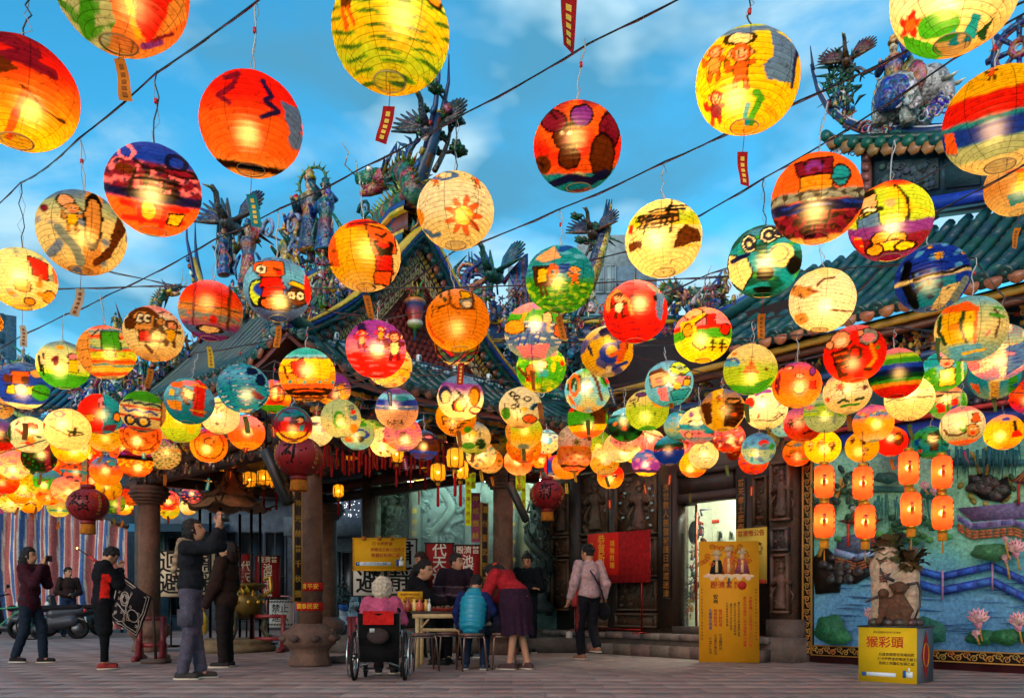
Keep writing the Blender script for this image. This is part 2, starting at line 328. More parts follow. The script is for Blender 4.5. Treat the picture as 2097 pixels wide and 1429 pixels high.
def bird(mb,p,s,col='#5a3a28',yaw=0,wing='#1d3f8a',tail=True):
 R=rotz(yaw);q=lambda x,y,z:np.array(p)+R@(np.array([x,y,z])*s)
 mb.ball(q(0,0,0),(.16*s,.3*s,.16*s),jit(col),9,6,R);mb.tube([q(0,-.2,.05),q(0,-.38,.25),q(0,-.42,.45),q(0,-.55,.52)],s*np.array([.1,.06,.055,.05]),jit(col),7)
 mb.tube([q(0,-.52,.5),q(0,-.8,.44)],s*np.array([.04,.004]),'#c9922c',5)
 for sg in(-1,1):
  for k in range(9):
   f_=.1+.15*k;L=.78-.25*abs(k/8-.4);mb.tube([q(sg*.1,-.05+.02*k,.06),q(sg*(.1+.5*L*math.cos(f_)),.03*k-.1,.08+.5*L*math.sin(f_)),q(sg*(.12+L*math.cos(f_)),.05*k-.15,.08+L*math.sin(f_))],s*np.array([.05,.06,.018]),jit(wing if k%2 else col,.35),5)
 if tail:
  for k in range(5):mb.tube([q(0,.25,0),q((k-2)*.12,.6,.1),q((k-2)*.3,.95,-.05)],s*np.array([.05,.06,.01]),jit(CER[k+2]),4)
 for sg in(-1,1):mb.tube([q(sg*.06,0,-.1),q(sg*.07,.03,-.4)],.02*s,'#2a2018',4)
def pine(mb,p,s,n=6,yaw=0):
 p=np.array(p);trunk=[p+s*np.array([.25*math.sin(2.3*t+yaw),.1*math.cos(2*t),t])for t in np.linspace(0,1,7)];mb.tube(trunk,s*np.linspace(.045,.02,7),'#3a2a20',6)
 for k in range(n):
  t=trunk[2+k%5];a=k*2.4+yaw;e=t+s*np.array([.3*math.cos(a),.12*math.sin(a),.12]);mb.tube([t,e],[.03*s,.015*s],'#3a2a20',5)
  for j in range(9):b=j*.7;mb.tube([e,e+s*.17*np.array([math.cos(b),.6*math.sin(b),.3+.3*math.sin(b*2)])],[.085*s,.02*s],jit('#1f5a30',.4),5)
def crust(mb,path,w,n,size=.06,cols=CER,up=.12):
 """small glazed chips, petals and scrolls crowded along a path"""
 path=np.array(path,float);L=np.r_[0,np.cumsum(np.linalg.norm(np.diff(path,axis=0),axis=1))]
 for i in range(n):
  s=RNG.uniform(0,L[-1]);p=np.array([np.interp(s,L,path[:,k])for k in range(3)])+RNG.normal(0,1,3)*np.array([w,w,up]);c=jit(cols[RNG.integers(len(cols))],.35);k=RNG.integers(5);z=size*RNG.uniform(.6,1.6)
  if k==0:scroll(mb,p,z,c,(math.cos(i),math.sin(i),0))
  elif k==1:mb.tube([p,p+RNG.normal(0,1,3)*z*.6+np.array([0,0,z]),p+RNG.normal(0,1,3)*z+np.array([0,0,2.2*z])],[z*.35,z*.28,.003],c,5)
  elif k==2:mb.ball(p,z*np.array([.6,.6,.8]),c,6,4)
  elif k==3:
   for j in range(5):a=j*1.257;mb.tube([p,p+z*1.1*np.array([math.cos(a),.4*math.sin(a),math.sin(a)])],[z*.3,z*.12],c,4)
   mb.ball(p,z*.3,'#c9922c',5,4)
  else:statue(mb,p-np.array([0,0,z]),z*3.6,c,cols[(i*3)%len(cols)],i,arm=i%2)
def plane_map(o,rz):
 dx,dy=math.cos(rz),math.sin(rz);nx,ny=-dy,dx
 def f(px,py=None,off=0.):  # -> (t, z) on the vertical plane, `off` metres towards local +y
  k=(px-CX)/F;ox,oy=o[0]+nx*off,o[1]+ny*off
  t=(k*oy-ox)/(dx-k*dy);Y=oy+t*dy
  return t if py is None else(t,CH-(py-HY)/F*Y)
 return f
# ------------------------------------------------------------------ front pavilion of the temple
A46=math.atan2(.72,.69);G0=(-2.64,11.3,0)
pav=thing('temple_pavilion','ornate temple pavilion with red hexagon gable, teal tiled roof and ceramic ridge figures','temple',G0,A46)
gp=plane_map(G0,A46)
STN,DST='#5f4538','#4a3a36'
def column(x,y,h,r,capt):
 p=obj('column',MB().lathe([(r,.42),(r*.98,h*.6),(r*.97,h-.28)],(x,y,0),'#6a4a3a',8,ph=PI/8),'stone',pav)
 b=MB();b.lathe([(.27,0),(.29,.03),(.25,.14),(.25,.2),(.29,.25),(.34,.29),(.35,.44),(.31,.47),(.23,.52),(.21,.55)],(x,y,0),'#6c4e40',8,ph=PI/8)
 o=obj('plinth',b,'stone',p)
 c=MB();z=h-.3
 for i,(rr_,hh)in enumerate(((.22,.05),(.26,.05),(.30,.06),(.33,.05),(.30,.09))):c.lathe([(rr_,0),(rr_*1.03,hh*.5),(rr_,hh)],(x,y,z),STN,8,ph=PI/8);z+=hh
 obj('capital',c,'stone',p)
 return p
CA=column(-.1,-.1,2.8,.165,1);CB=column(-.1,4.8,2.8,.18,1);CC_=column(3.5,-.1,2.95,.175,1);CD=column(3.5,4.8,2.8,.175,1)
# carved bosses on the plinth of the front column
for k in range(8):
 a=k*PI/4+PI/8;m=MB();m.ball((-.1+.335*math.cos(a),-.1+.335*math.sin(a),.365),(.07,.07,.05),'#5f463c',8,5,rotz(a));scroll(m,(-.1+.36*math.cos(a),-.1+.36*math.sin(a),.365),.045,'#5f463c',(-math.sin(a),math.cos(a),0));obj('boss',m,'stone',CA)
# couplet boards on columns
def couplet(parent,frm,px0,px1,py0,py1,s,off,col='#2a1a12',ink='#a8782e',rim='#8a6428',worldobj=None):
 f,obj_parent=frm,parent;t0,t1=f(px0,off=off),f(px1,off=off);zt=f((px0+px1)/2,py0,off)[1];zb=f((px0+px1)/2,py1,off)[1]
 m=MB();m.box(((t0+t1)/2,off+.015,(zt+zb)/2),(abs(t1-t0),.03,zt-zb),col);o=obj('couplet_board',m,'wood',parent)
 r=MB()
 for x in(t0,t1):r.box((x,off+.008,(zt+zb)/2),(.012,.035,zt-zb+.01),rim)
 for z in(zb,zt):r.box(((t0+t1)/2,off+.008,z),(abs(t1-t0),.035,.012),rim)
 obj('rim',r,'paint',o)
 n=len(s);sz=min((zt-zb)/n*.92,abs(t1-t0)*.85)
 text('lettering','\n'.join(s),sz,ink,o,face_M(((t0+t1)/2,off-.004,(zt+zb)/2),(1,0,0),(0,0,1)),line=(zt-zb)/n/sz)
 return o
couplet(CA,gp,602,618,985,1232,'風神光赫普千秋顯',-.33)
couplet(CC_,gp,986,999,1030,1232,'濃州聖武殿恩光',-.33)
def band(px0,px1,py0,py1,s,par,off):
 t0,t1=gp(px0,off=off),gp(px1,off=off);zt,zb=gp(630,py0,off)[1],gp(630,py1,off)[1]
 m=MB();m.lathe([(.18,0),(.182,(zt-zb)/2),(.18,zt-zb)],(-.1,-.1,zb),'#b81c16',8,ph=PI/8);o=obj('red_banner_band',m,'cloth',par)
 for k,(a,ss)in enumerate(((-2.5,s[:2]),(-2.1+.1,s[2:]))):
  a=-PI*.75+PI/8*(1 if k else-1);c=(-.1+.187*math.cos(a),-.1+.187*math.sin(a),(zt+zb)/2)
  text('lettering',ss,.075,'#e0a42a',o,face_M(c,(-math.sin(a),math.cos(a),0),(0,0,1)),m='print')
band(598,657,1192,1209,'合境平安',CA,-.3);band(598,657,1233,1250,'國泰民安',CA,-.3)
# beams, brackets
def beam(a,b,z0,z1,wd,col,name='beam',par=pav,m='wood'):
 a=np.array(a,float);b=np.array(b,float);d=b-a;L=np.linalg.norm(d);return obj(name,MB().box(((a+b)/2).tolist()+[(z0+z1)/2],(L,wd,z1-z0),col,rotz(math.atan2(d[1],d[0]))),m,par)
for z0,z1,wd,c in((2.83,2.99,.16,'#2a1710'),(3.03,3.2,.22,'#3f1c12')):
 beam((-.6,-.1),(4.3,-.1),z0,z1,wd,c);beam((-.1,-.6),(-.1,5.6),z0+.004,z1-.004,wd,c);beam((3.5,.0),(3.5,5.6),z0+.002,z1-.006,wd,c);beam((0,4.8),(3.4,4.8),z0+.003,z1-.003,wd,c)
BRC=MB()
for k,(dx,dz,L)in enumerate(((0,0,.16),(-.1,.09,.24),(-.2,.18,.30),(-.3,.27,.36))):
 BRC.box((0,dx,dz),(.05,.22,.055),['#8a2a1c','#1d4a6a','#b07a2a','#1c5a4a'][k]);BRC.box((0,dx-.08,dz+.035),(L,.06,.05),['#b07a2a','#7a2018','#24506a','#b07a2a'][k]);scroll(BRC,(0,dx-.13,dz+.02),.045,'#b8862e',(1,0,0))
BRC=mesh('bracket',BRC);BRC.materials.append(mat('paint'))
for i in range(12):obj('bracket',BRC,None,pav,loc=(-.5+i*.42,-.2,3.22),rz=0)
for i in range(14):obj('bracket',BRC,None,pav,loc=(-.2,-.5+i*.44,3.22),rz=-PI/2)
for(a,b,nn)in(((-.4,-.2,2.91),(4.1,-.2,2.91),110),((-.2,-.4,2.91),(-.2,5.2,2.91),130)):
 m=MB();crust(m,[a,b],.012,nn,.035,['#4a2c18','#5a2416','#2f2018','#7a5420'],.06);obj('beam_carving',m,'paint',pav)['kind']='stuff'
# carved gilded frieze between beam and eave
for(a,b,nn)in(((-.5,-.24,3.12),(4.2,-.24,3.12),90),((-.24,-.5,3.12),(-.24,5.4,3.12),100)):
 m=MB();crust(m,[a,b],.03,nn,.035,['#8a5a1e','#6a2a1a','#3a2a1c','#b8862e','#24424a'],.07);o=obj('carved_frieze',m,'paint',pav);o['kind']='stuff'
# skirt roof
SX0,SX1,SY0,SY1,SZ,IZ=-1.0,5.15,-1.0,7.7,3.66,4.32
def eave_z(s,s0,s1):t=abs((s-(s0+s1)/2)/((s1-s0)/2));return SZ+.42*max(0,t-.55)**2/.2
def skirt(side):
 def P_(s,k):  # s along eave, k 0 eave .. 1 top
  e=eave_z(s,SX0,SX1)if side=='f' else eave_z(s,SY0,SY1)
  z=e+(IZ-e)*(k**1.35)
  if side=='f':x=s;lo,hi=0,4.15;xx=x+(np.clip(x,lo,hi)-x)*k;return np.array([xx,SY0+(0-SY0)*k,z])
  y=s;yy=y+(np.clip(y,0,6.7)-y)*k;return np.array([SX0+(0-SX0)*k,yy,z])
 return P_
def tilerow(par,pts,r,col,name='roof_tile',disc='#123f3b'):
 n=len(pts);rr_=[];pp=[]
 for i in range(n-1):
  a_,b_=np.array(pts[i]),np.array(pts[i+1]);pp+=[a_,a_+(b_-a_)*.97];rr_+=[r*1.1,r*.97]
 o=obj(name,MB().tube(pp,rr_,[c_ for _ in range(n-1)for c_ in[jit(col,.3)]*2],8),'glaze',par,smooth=True)
 d=np.array(pts[0])-np.array(pts[1]);d/=np.linalg.norm(d);e,g=frame(d)
 if disc:
  a=np.arange(10)*2*PI/10;m=MB();c=np.array(pts[0])+d*.03
  m.tube([c-d*.03,c,c+d*.006],[r*1.35,r*1.35,r*1.0],disc,10);m.tube([c,c+d*.014],[r*.55,r*.4],'#174640',8);obj('eave_disc',m,'glaze',o)
 return o
def roof_side(par,fn,s0,s1,n,r,col,base,drip='#7c4a34',nk=8):
 m=MB();m.sheet(lambda u,v:fn(s0+(s1-s0)*u,v)-np.array([0,0,.03]),40,8,lambda u,v:jit(base,.15));o=obj('roof_deck',m,'glaze',par,smooth=True)
 for i in range(n):
  s=s0+(s1-s0)*(i+.5)/n;tilerow(par,[fn(s,k)+RNG.normal(0,.004,3)for k in np.linspace(0,1,nk)],r,col)
  s2=s0+(s1-s0)*(i+1)/n
  if i<n-1:
   a,b=fn(s,0),fn(s+(s1-s0)/n,0);c=(a+b)/2;d=(b-a)*.40;out=fn(s,0)-fn(s,.1);out[2]=0;out/=np.linalg.norm(out)
   dp=MB();w_=np.array([0,0,1.]);pl=[c-d+w_*.0,c+d,c+d*.95-w_*.05,c+d*.5-w_*.1,c-w_*.125,c-d*.5-w_*.1,c-d*.95-w_*.05]
   dp.add([q+out*.02 for q in pl]+[q-out*.01 for q in pl],[list(range(7)),list(range(7,14))[::-1]]+[[j,7+j,7+(j+1)%7,(j+1)%7]for j in range(7)],jit(drip,.12));obj('drip_tile',dp,'glaze',par)
roof_side(pav,skirt('f'),SX0+.1,SX1-.1,26,.055,'#083634','#0b212c')
roof_side(pav,skirt('l'),SY0+.1,SY1-.1,36,.055,'#083634','#0b212c')
# underside boards and eave fascia of skirt
for fn,s0,s1 in((skirt('f'),SX0,SX1),(skirt('l'),SY0,SY1)):
 m=MB();m.sheet(lambda u,v:fn(s0+(s1-s0)*u,v*.85)-np.array([0,0,.10]),30,3,'#4a2a1e');obj('soffit',m,'wood',pav)
 m=MB()
 for i in range(40):
  a=fn(s0+(s1-s0)*i/40,.02)-[0,0,.12];b=fn(s0+(s1-s0)*(i+1)/40,.02)-[0,0,.12];m.add([a,b,b-[0,0,.06],a-[0,0,.06]],[[0,1,2,3]],'#6a2c1e')
 obj('fascia',m,'paint',pav)
# hip ridges at the skirt corner with an upturned tip
for p0,p1 in(((SX0,SY0),(0,0)),((SX1,SY0),(4.15,0)),((SX0,SY1),(0,6.7))):
 m=MB();pts=[]
 for t in np.linspace(-.35,1,12):
  x=p0[0]+(p1[0]-p0[0])*t;y=p0[1]+(p1[1]-p0[1])*t;z=SZ+.42+(IZ-SZ-.42)*max(t,0)**1.3+.1+(.55*(-t)**1.3*2 if t<0 else 0);pts.append((x,y,z))
 m.tube(pts,np.r_[.02,.045,.07,[.09]*9],['#8a9a2c']*3+[jit('#1d6a6a')for _ in range(9)],8);crust(m,pts[4:],.05,46,.05,up=.1);o=obj('hip_ridge',m,'mosaic',pav);o['kind']='stuff'
# gable wall of hexagon tiles
rake_px=[(622,702),(650,690),(690,672),(735,645),(780,608),(825,562),(862,522),(884,503)]
rk=np.array([gp(*p)for p in rake_px]);GW=3.64;XM=GW/2
rk[:,0]=(rk[:,0]-rk[0,0])/(rk[-1,0]-rk[0,0])*(XM+.25)-.25
def rz_(x):x=abs(x-XM);x=XM-x;return float(np.interp(x,rk[:,0],rk[:,1]))
GB=4.33
xs=np.linspace(.02,GW-.02,40)
gw=obj('gable_wall',MB().prism([(x,rz_(x)-.3)for x in xs]+[(GW-.02,GB-.1),(.02,GB-.1)],.03,.2,'#8a4a3a'),'stone',pav)
HX=.06;a=np.arange(6)*PI/3+PI/6;hv=np.c_[np.cos(a)*HX*.965,np.sin(a)*HX*.965];hxb=MB().prism(hv,.025,.035,'#74221a')
hexm=mesh('hexagon_tile',hxb);hexm.materials.append(mat('brick',.65,.3,.15,40,.2,9));hp_=[]
for j in range(24):
 for i in range(40):
  x=(i+.5*(j%2))*HX*math.sqrt(3)+.08;z=GB+.02+j*HX*1.5
  if x<GW-.08 and all(z+HX<rz_(x+d)-.5 for d in(-HX,0,HX)):hp_.append((abs(x-1.6),x,z))
hp_.sort();hrest=MB()
for k,(_,x,z)in enumerate(hp_):
 if k<295:obj('hexagon_tile',hexm,None,gw,loc=(x,0,z))
 else:hrest.add(hxb.v[0]+[x,0,z],hxb.f,hxb.c[0])
if hrest.n:obj('hexagon_field',hrest,mat('brick'),gw)['kind']='stuff'
# rake bands: fret, checker, tile ends
def rake_pt(s,d,y):  # s 0..1 left foot to right foot, d below the rake
 x=-.25+(GW+.5)*s;z=rz_(np.clip(x,-.25,GW+.25));return np.array([x,y,z-d])
def rake_strip(name,d0,d1,y,colf,n,m='paint',th=.03):
 mb=MB()
 for i in range(n):
  a,b=i/n,(i+1)/n;mb.add([rake_pt(a,d0,y),rake_pt(b,d0,y),rake_pt(b,d1,y),rake_pt(a,d1,y),rake_pt(a,d0,y+th),rake_pt(b,d0,y+th),rake_pt(b,d1,y+th),rake_pt(a,d1,y+th)],[[3,2,1,0],[0,1,5,4],[2,3,7,6]],colf(i))
 o=obj(name,mb,m,pav);return o
rake_strip('fret_band',.30,.56,-.02,lambda i:'#6a2420',60)
fr=MB()
for i in range(44):
 s=(i+.5)/44;ds=.5/44
 for(a0,a1,d0,d1)in((-.8,.8,.32,.345),(-.8,.8,.515,.54),(-.8,-.5,.32,.5),(.5,.8,.4,.54),(-.3,.8,.40,.425),(-.3,-.05,.425,.48),(-.3,.3,.455,.48)):
  p=[rake_pt(s+ds*a0,d0,-.035),rake_pt(s+ds*a1,d0,-.035),rake_pt(s+ds*a1,d1,-.035),rake_pt(s+ds*a0,d1,-.035)];fr.add(p+[q+[0,.014,0]for q in p],[[3,2,1,0],[0,1,5,4],[2,3,7,6],[1,2,6,5],[3,0,4,7]],'#b89a6a')
o=obj('fret_pattern',fr,'paint',pav);o['kind']='stuff'
ck=MB()
for i in range(170):
 for j in range(3):
  p=[rake_pt((i)/170,.16+.045*j,-.045),rake_pt((i+1)/170,.16+.045*j,-.045),rake_pt((i+1)/170,.205+.045*j,-.045),rake_pt(i/170,.205+.045*j,-.045)];ck.add(p,[[3,2,1,0]],'#c08a2c' if(i+j)%2 else '#17100c')
o=obj('checker_band',ck,'paint',pav);o['kind']='stuff'
for i in range(30):
 s=(i+.5)/30;c=rake_pt(s,.07,-.12);m=MB();m.tube([c+[0,.3,0],c+[0,0,0],c-[0,.012,0]],[.062,.064,.05],jit('#123f3b'),10);m.tube([c-[0,.01,0],c-[0,.025,0]],[.03,.025],'#174640',8);obj('eave_disc',m,'glaze',pav)
 c2=(rake_pt((i+1)/30,.1,-.11));m=MB();aa=np.arange(6)*PI/3;m.prism(np.c_[.07*np.cos(aa),.07*np.sin(aa)],-.01,.02,jit('#7c4630'),o=c2);obj('drip_tile',m,'glaze',pav)
for d0,d1,y,c in((-.1,.0,-.16,'#14504a'),(-.16,-.1,-.2,'#1d3f8a'),(-.2,-.16,-.22,'#c9a22c')):rake_strip('rake_moulding',d0,d1,y,lambda i:jit(c,.15),50,'glaze',.3)
# scalloped blue valance with white rail below the gable
m=MB()
for i in range(60):
 t0,t1=-.1+4.4*i/60,-.1+4.4*(i+1)/60;m.box(((t0+t1)/2,-.06,GB-.02),((t1-t0)*.8,.02,.05),'#b8c4c8');
m.box((2.1,-.05,GB-.07),(4.5,.06,.05),'#24506a');m.box((2.1,-.05,GB+.03),(4.5,.04,.02),'#3a6a8a');o=obj('valance_rail',m,'glaze',pav);o['kind']='stuff'
for t in np.linspace(.3,3.9,6):obj('spotlight',MB().box((t,-.1,GB+.06),(.06,.05,.1),'#e8ecec').box((t,-.128,GB+.06),(.02,.012,.06),'#202428'),'plastic',pav)
# pendant flower basket ornament on the gable
m=MB();m.lathe([(.02,-.62),(.03,-.45),(.1,-.42),(.12,-.36),(.1,-.32),(.12,-.24),(.13,-.1),(.17,-.06),(.14,-.02)],(XM-.15,-.1,5.25),['#24508a','#3f7a2c','#8aa04a','#d8d0c0','#a8301f','#a8301f','#24508a','#c9722c','#c9722c'],12);crust(m,[(XM-.3,-.12,5.3),(XM,-.12,5.3)],.03,26,.04,['#3f7a2c','#2a6a3a','#c9b02c','#a8301f'],.06)
obj('flower_pendant',m,'glaze',pav)['kind']='stuff'
obj('ceiling',MB().box((1.9,3.2,3.32),(4.3,7.2,.05),'#2a1710'),'wood',pav)
# upper roof slopes (left side faces the square, right side behind the gable)
ys0,ys1=-.2,6.95
def slope(sg):
 def fn(y,k):  # k 0 eave .. 1 ridge
  x=XM-sg*(XM+.25)*(1-k);t=abs((y-(ys0+ys1)/2)/((ys1-ys0)/2));return np.array([x,y,rz_(XM-(XM+.25)*(1-k))+.3*max(0,t-.5)**2*(1-k)-.02])
 return fn
roof_side(pav,slope(1),ys0,ys1,30,.055,'#083634','#0c232e',nk=12)
obj('roof_deck',MB().sheet(lambda u,v:slope(-1)(ys0+(ys1-ys0)*u,v),12,8,'#1a4a55'),'glaze',pav)
# left eave fascia with fret below the upper roof
m=MB()
for i in range(44):
 y0,y1=ys0+.1+(ys1-ys0)*i/45,ys0+.1+(ys1-ys0)*(i+1)/45
 for z,h,c,xo in((4.22,.2,'#5a2420',.0),(4.30,.025,'#a8906a',-.02),(4.14,.025,'#a8906a',-.02)):m.box((.05+xo,(y0+y1)/2,z),(.05,y1-y0,h),c)
 m.box((.0,y0+.05,4.22),(.05,.03,.12),'#a8906a');m.box((.0,y0+.09,4.25),(.05,.1,.025),'#a8906a')
obj('fret_fascia',m,'paint',pav)['kind']='stuff'
# main ridge with swallow tails
ry=np.array([-.62,-.52,-.25,.05,.35,1.0,1.8,3.35,4.9,5.7,6.35,6.65,6.95,7.2,7.32]);rzv=np.array([8.6,8.2,7.45,7.05,6.78,6.5,6.4,6.35,6.4,6.5,6.78,7.05,7.45,8.2,8.6])
def ridge_z(y):return float(np.interp(y,ry,rzv))
m=MB();Y_=np.linspace(.1,6.6,40)
for a,b in zip(Y_[:-1],Y_[1:]):
 for z0,z1,hw,c in((-.62,-.5,.22,'#24506a'),(-.5,-.44,.2,'#c9a22c'),(-.44,-.16,.12,'#7a3a3a'),(-.16,-.1,.2,'#c9a22c'),(-.1,0,.18,'#1d3f7a')):
  za,zb=max(ridge_z(a),6.3),max(ridge_z(b),6.3);za=min(za,6.75);zb=min(zb,6.75)
  v=[(XM+s*hw,y,z)for y,zz in((a,za),(b,zb))for s in(-1,1)for z in(zz+z0,zz+z1)];m.add(v,[[0,1,5,4],[3,2,6,7],[1,3,7,5],[2,0,4,6]],jit(c,.2))
rd=obj('main_ridge',m,'glaze',pav)
for sgn in(0,1):
 m=MB();ys=np.array([.9,.35,.05,-.25,-.46]);zs=np.array([6.35,6.66,6.95,7.4,7.85])
 if sgn:ys=6.7-ys
 pts=np.c_[np.full(5,XM),ys,zs]
 for w_,c,r_ in((0,'#24406a',.13),(.05,'#c9a22c',.10),(-.05,'#6a3a2a',.1)):m.tube(pts+[0,0,w_],np.array([1.2,1.1,1,.8,.5])*r_,[jit(c,.2)for _ in pts],8)
 for o_ in(-.07,.07):
  e=pts[-1];m.tube([pts[-2]+[o_,0,0],e+[o_,0,.1],e+[o_*1.3,(-.1 if not sgn else.1),.45],e+[o_*1.3,(-.11 if not sgn else.11),.85]],[.05,.04,.025,.008],'#1d2f6a',6)
 for k in range(12):t=k/11;p=pts[0]+(pts[-1]-pts[0])*t;p=np.array([XM-.12,np.interp(t,np.linspace(0,1,5),ys),np.interp(t,np.linspace(0,1,5),zs)]);m.box(p,(.05,.1,.06),jit(['#c9922c','#d8d0c0','#a8301f','#24508a'][k%4]),rotx(.9*(1 if sgn else-1)))
 obj('swallow_tail',m,'glaze',rd)
def on_ridge(px):  # local y on the main ridge plane seen at photo column px
 return plane_map((G0[0]+.69*XM,G0[1]+.72*XM),A46+PI/2)(px)
def RP(px,py):t,z=plane_map((G0[0]+.69*XM,G0[1]+.72*XM),A46+PI/2)(px,py);return np.array([XM,t,z])
m=MB();crust(m,[(XM-.2,.6,6.1),(XM-.22,6.2,6.1)],.05,210,.075,up=.16);obj('ridge_figures',m,'mosaic',rd)['kind']='stuff'
m=MB();crust(m,[(XM-.05,.8,6.6),(XM-.05,6.0,6.6)],.07,120,.09,up=.1);obj('ridge_flowers',m,'mosaic',rd)['kind']='stuff'
# crowd of small figures on the descending ridges of the left slope
m=MB();crust(m,[(.1,.25,4.75),(.6,.3,5.05),(1.1,.3,5.4),(1.6,.3,5.9)],.1,150,.075,up=.14);obj('slope_figures',m,'mosaic',pav)['kind']='stuff'
m=MB();crust(m,[(.0,6.4,4.75),(.8,6.4,5.2),(1.5,6.4,5.9)],.12,90,.08,up=.18);crust(m,[(-.6,.1,4.2),(.1,.1,4.6)],.1,50,.06);obj('slope_figures',m,'mosaic',pav)['kind']='stuff'
# big ridge sculptures
def sculpt(name,fn):m=MB();fn(m);o=obj(name,m,'mosaic',rd,smooth=True);return o
sculpt('dragon_figure',lambda m:dragon(m,[RP(790,372),RP(838,352),RP(852,400),RP(800,438),RP(775,470),RP(830,480),RP(842,530)],.2,'#1c6a4a','#a8351f',1.05,rotz(0)@np.array([-.45,.75,-.05])))
def _d2(m):
 for k in range(9):flame(m,RP(845-9*k%50,400+14*k),.35,('#1d3f8a','#c9922c','#1c6a5a'),5,.9,(0,1,0))
 flame(m,RP(832,340),.55,('#1d3f8a','#24508a'),6,.5,(0,1,0))
 for px,py in((745,430),(755,450),(770,500),(815,510)):scroll(m,RP(px,py),.16,'#1c6a5a',(0,1,0))
sculpt('dragon_mane',_d2)
sculpt('crane_figure',lambda m:bird(m,RP(882,275),.75,'#3a3a40',-1.2,'#5a4a44',False))
def _pn(m):pine(m,RP(898,345),.95,8);pine(m,RP(872,330),.6,6,1);m.ball(RP(916,222),.07,'#a02030',8,6)
sculpt('pine_figure',_pn)
YW=PI/2+.9-PI  # turn figures towards the square
for px,py0,py1,robe,trim,halo in((622,520,412,'#24508a','#c9722c',False),(650,520,365,'#1d3f6a','#c9922c',True),(682,520,380,'#244a9a','#1c6a5a',False)):
 a,b=RP(px,py0),RP(px,py1);sculpt('deity_figure',lambda m:statue(m,a-[.15,0,0],(b-a)[2]*1.02,robe,trim,-PI/2+.3,halo))
a,b=RP(605,590),RP(605,470);sculpt('maiden_figure',lambda m:(statue(m,a-[.2,0,0],(b-a)[2],'#1c5a4a','#c9922c',-PI/2,False),[scroll(m,RP(x,y)-[.25,0,0],.22,'#8a8aa8',(0,1,0),1.2,s)for x,y,s in((575,480,1),(625,470,-1),(632,520,1))]))
a,b=RP(528,590),RP(528,462);sculpt('warrior_figure',lambda m:(statue(m,a-[.2,0,0],(b-a)[2],'#8a5a2a','#24508a',-PI/2+.5),m.box(RP(548,478)-[.25,0,0],(.03,.35,.3),'#a8402c',rotx(.5)),flame(m,RP(515,465),.4,('#2a6a3a','#1f5a30'),7,1.4,(0,1,0))))
a,b=RP(478,570),RP(478,480);sculpt('elder_figure',lambda m:(statue(m,a-[.2,0,0],(b-a)[2],'#24508a','#a8402c',-PI/2),[m.tube([RP(478,510),RP(474+4*k,535)],[.03,.01],'#d8d4cc',4)for k in range(3)]))
sculpt('phoenix_figure',lambda m:(bird(m,RP(472,462),1.0,'#4a4440',-PI/2+.4,'#24406a',True),[m.tube([RP(455+6*k,560),RP(450+8*k,500),RP(446+4*k,450)],[.1,.08,.02],jit('#1d3a4a'),6)for k in range(4)]))
# far upturned corner with small dragon and cloud scrolls
FC=lambda px,py:np.array([px,py])
mm=plane_map((-7.2,16.0),A46+PI/2)
w2l=lambda p:rotz(-A46)@(np.asarray(p)-np.array(G0))
m=MB();dragon(m,[w2l(P(345,600,17)),w2l(P(325,610,17)),w2l(P(318,640,17)),w2l(P(340,660,17)),w2l(P(310,680,17))],.1,'#1c5a5a','#c9922c',1.2,(.5,-.5,.2));crust(m,[w2l(P(235,665,17)),w2l(P(370,690,17))],.08,50,.08);obj('corner_dragon',m,'mosaic',pav,smooth=True)['kind']='stuff'
# amber palace lanterns and tassels under the eaves
def palace(px,py,h,i,lit=1):
 Y=15.7 if px<600 else F*.17/h*1.35;c=P(px,py,Y);t=thing('palace_lantern',['small amber palace lantern hanging under the pavilion beam by the incense burner','small amber palace lantern hanging under the pavilion eave by the yellow strips'][px>700],'lantern',c,0,['amber palace lanterns by the incense burner','amber palace lanterns by the yellow strips'][px>700])
 s=h/F*Y/2;m=MB();m.lathe([(.45*s,-s),(.8*s,-.8*s),(.86*s,0),(.8*s,.8*s),(.45*s,s)],(0,0,0),'#e0a01c',12);me=mesh('silk_shade',m,True);me.materials.append(LMS if 'LMS' in globals()else mat('paper'));obj('silk_shade',me,None,t)
 m=MB()
 for k in range(6):a=k*PI/3;m.tube([(.46*s*math.cos(a),.46*s*math.sin(a),-s),(.83*s*math.cos(a),.83*s*math.sin(a),-.8*s),(.89*s*math.cos(a),.89*s*math.sin(a),0),(.83*s*math.cos(a),.83*s*math.sin(a),.8*s),(.46*s*math.cos(a),.46*s*math.sin(a),s)],.05*s,'#4a2a10',4)
 m.lathe([(.5*s,0),(.5*s,.14*s)],(0,0,s),'#4a2a10',10);m.lathe([(.5*s,-.14*s),(.5*s,0)],(0,0,-s),'#4a2a10',10);m.tube([(0,0,s),(0,0,2.2*s)],.04*s,'#2a1a10',4);obj('frame',m,'wood',t)
 m=MB();m.lathe([(.22*s,0),(.26*s,-.3*s),(.1*s,-.35*s)],(0,0,-1.15*s),'#c9922c',8);m.lathe([(.07*s,-.3*s),(.14*s,-.5*s),(.17*s,-2.6*s),(.12*s,-2.7*s)],(0,0,-1.2*s),'#a01818',8);obj('tassel',m,'cloth',t)

 if lit:obj('light_bulb',mesh_bulb(),None,t).scale=(.6,.6,.6)
def mesh_bulb():
 if 'b' not in MBK:m=MB().ball((0,0,0),.022,(1,.72,.36),8,5);m=mesh('light_bulb',m,True);m.materials.append(emis('small_glow',LAMP*2.2));MBK['b']=m
 return MBK['b']
MBK={}
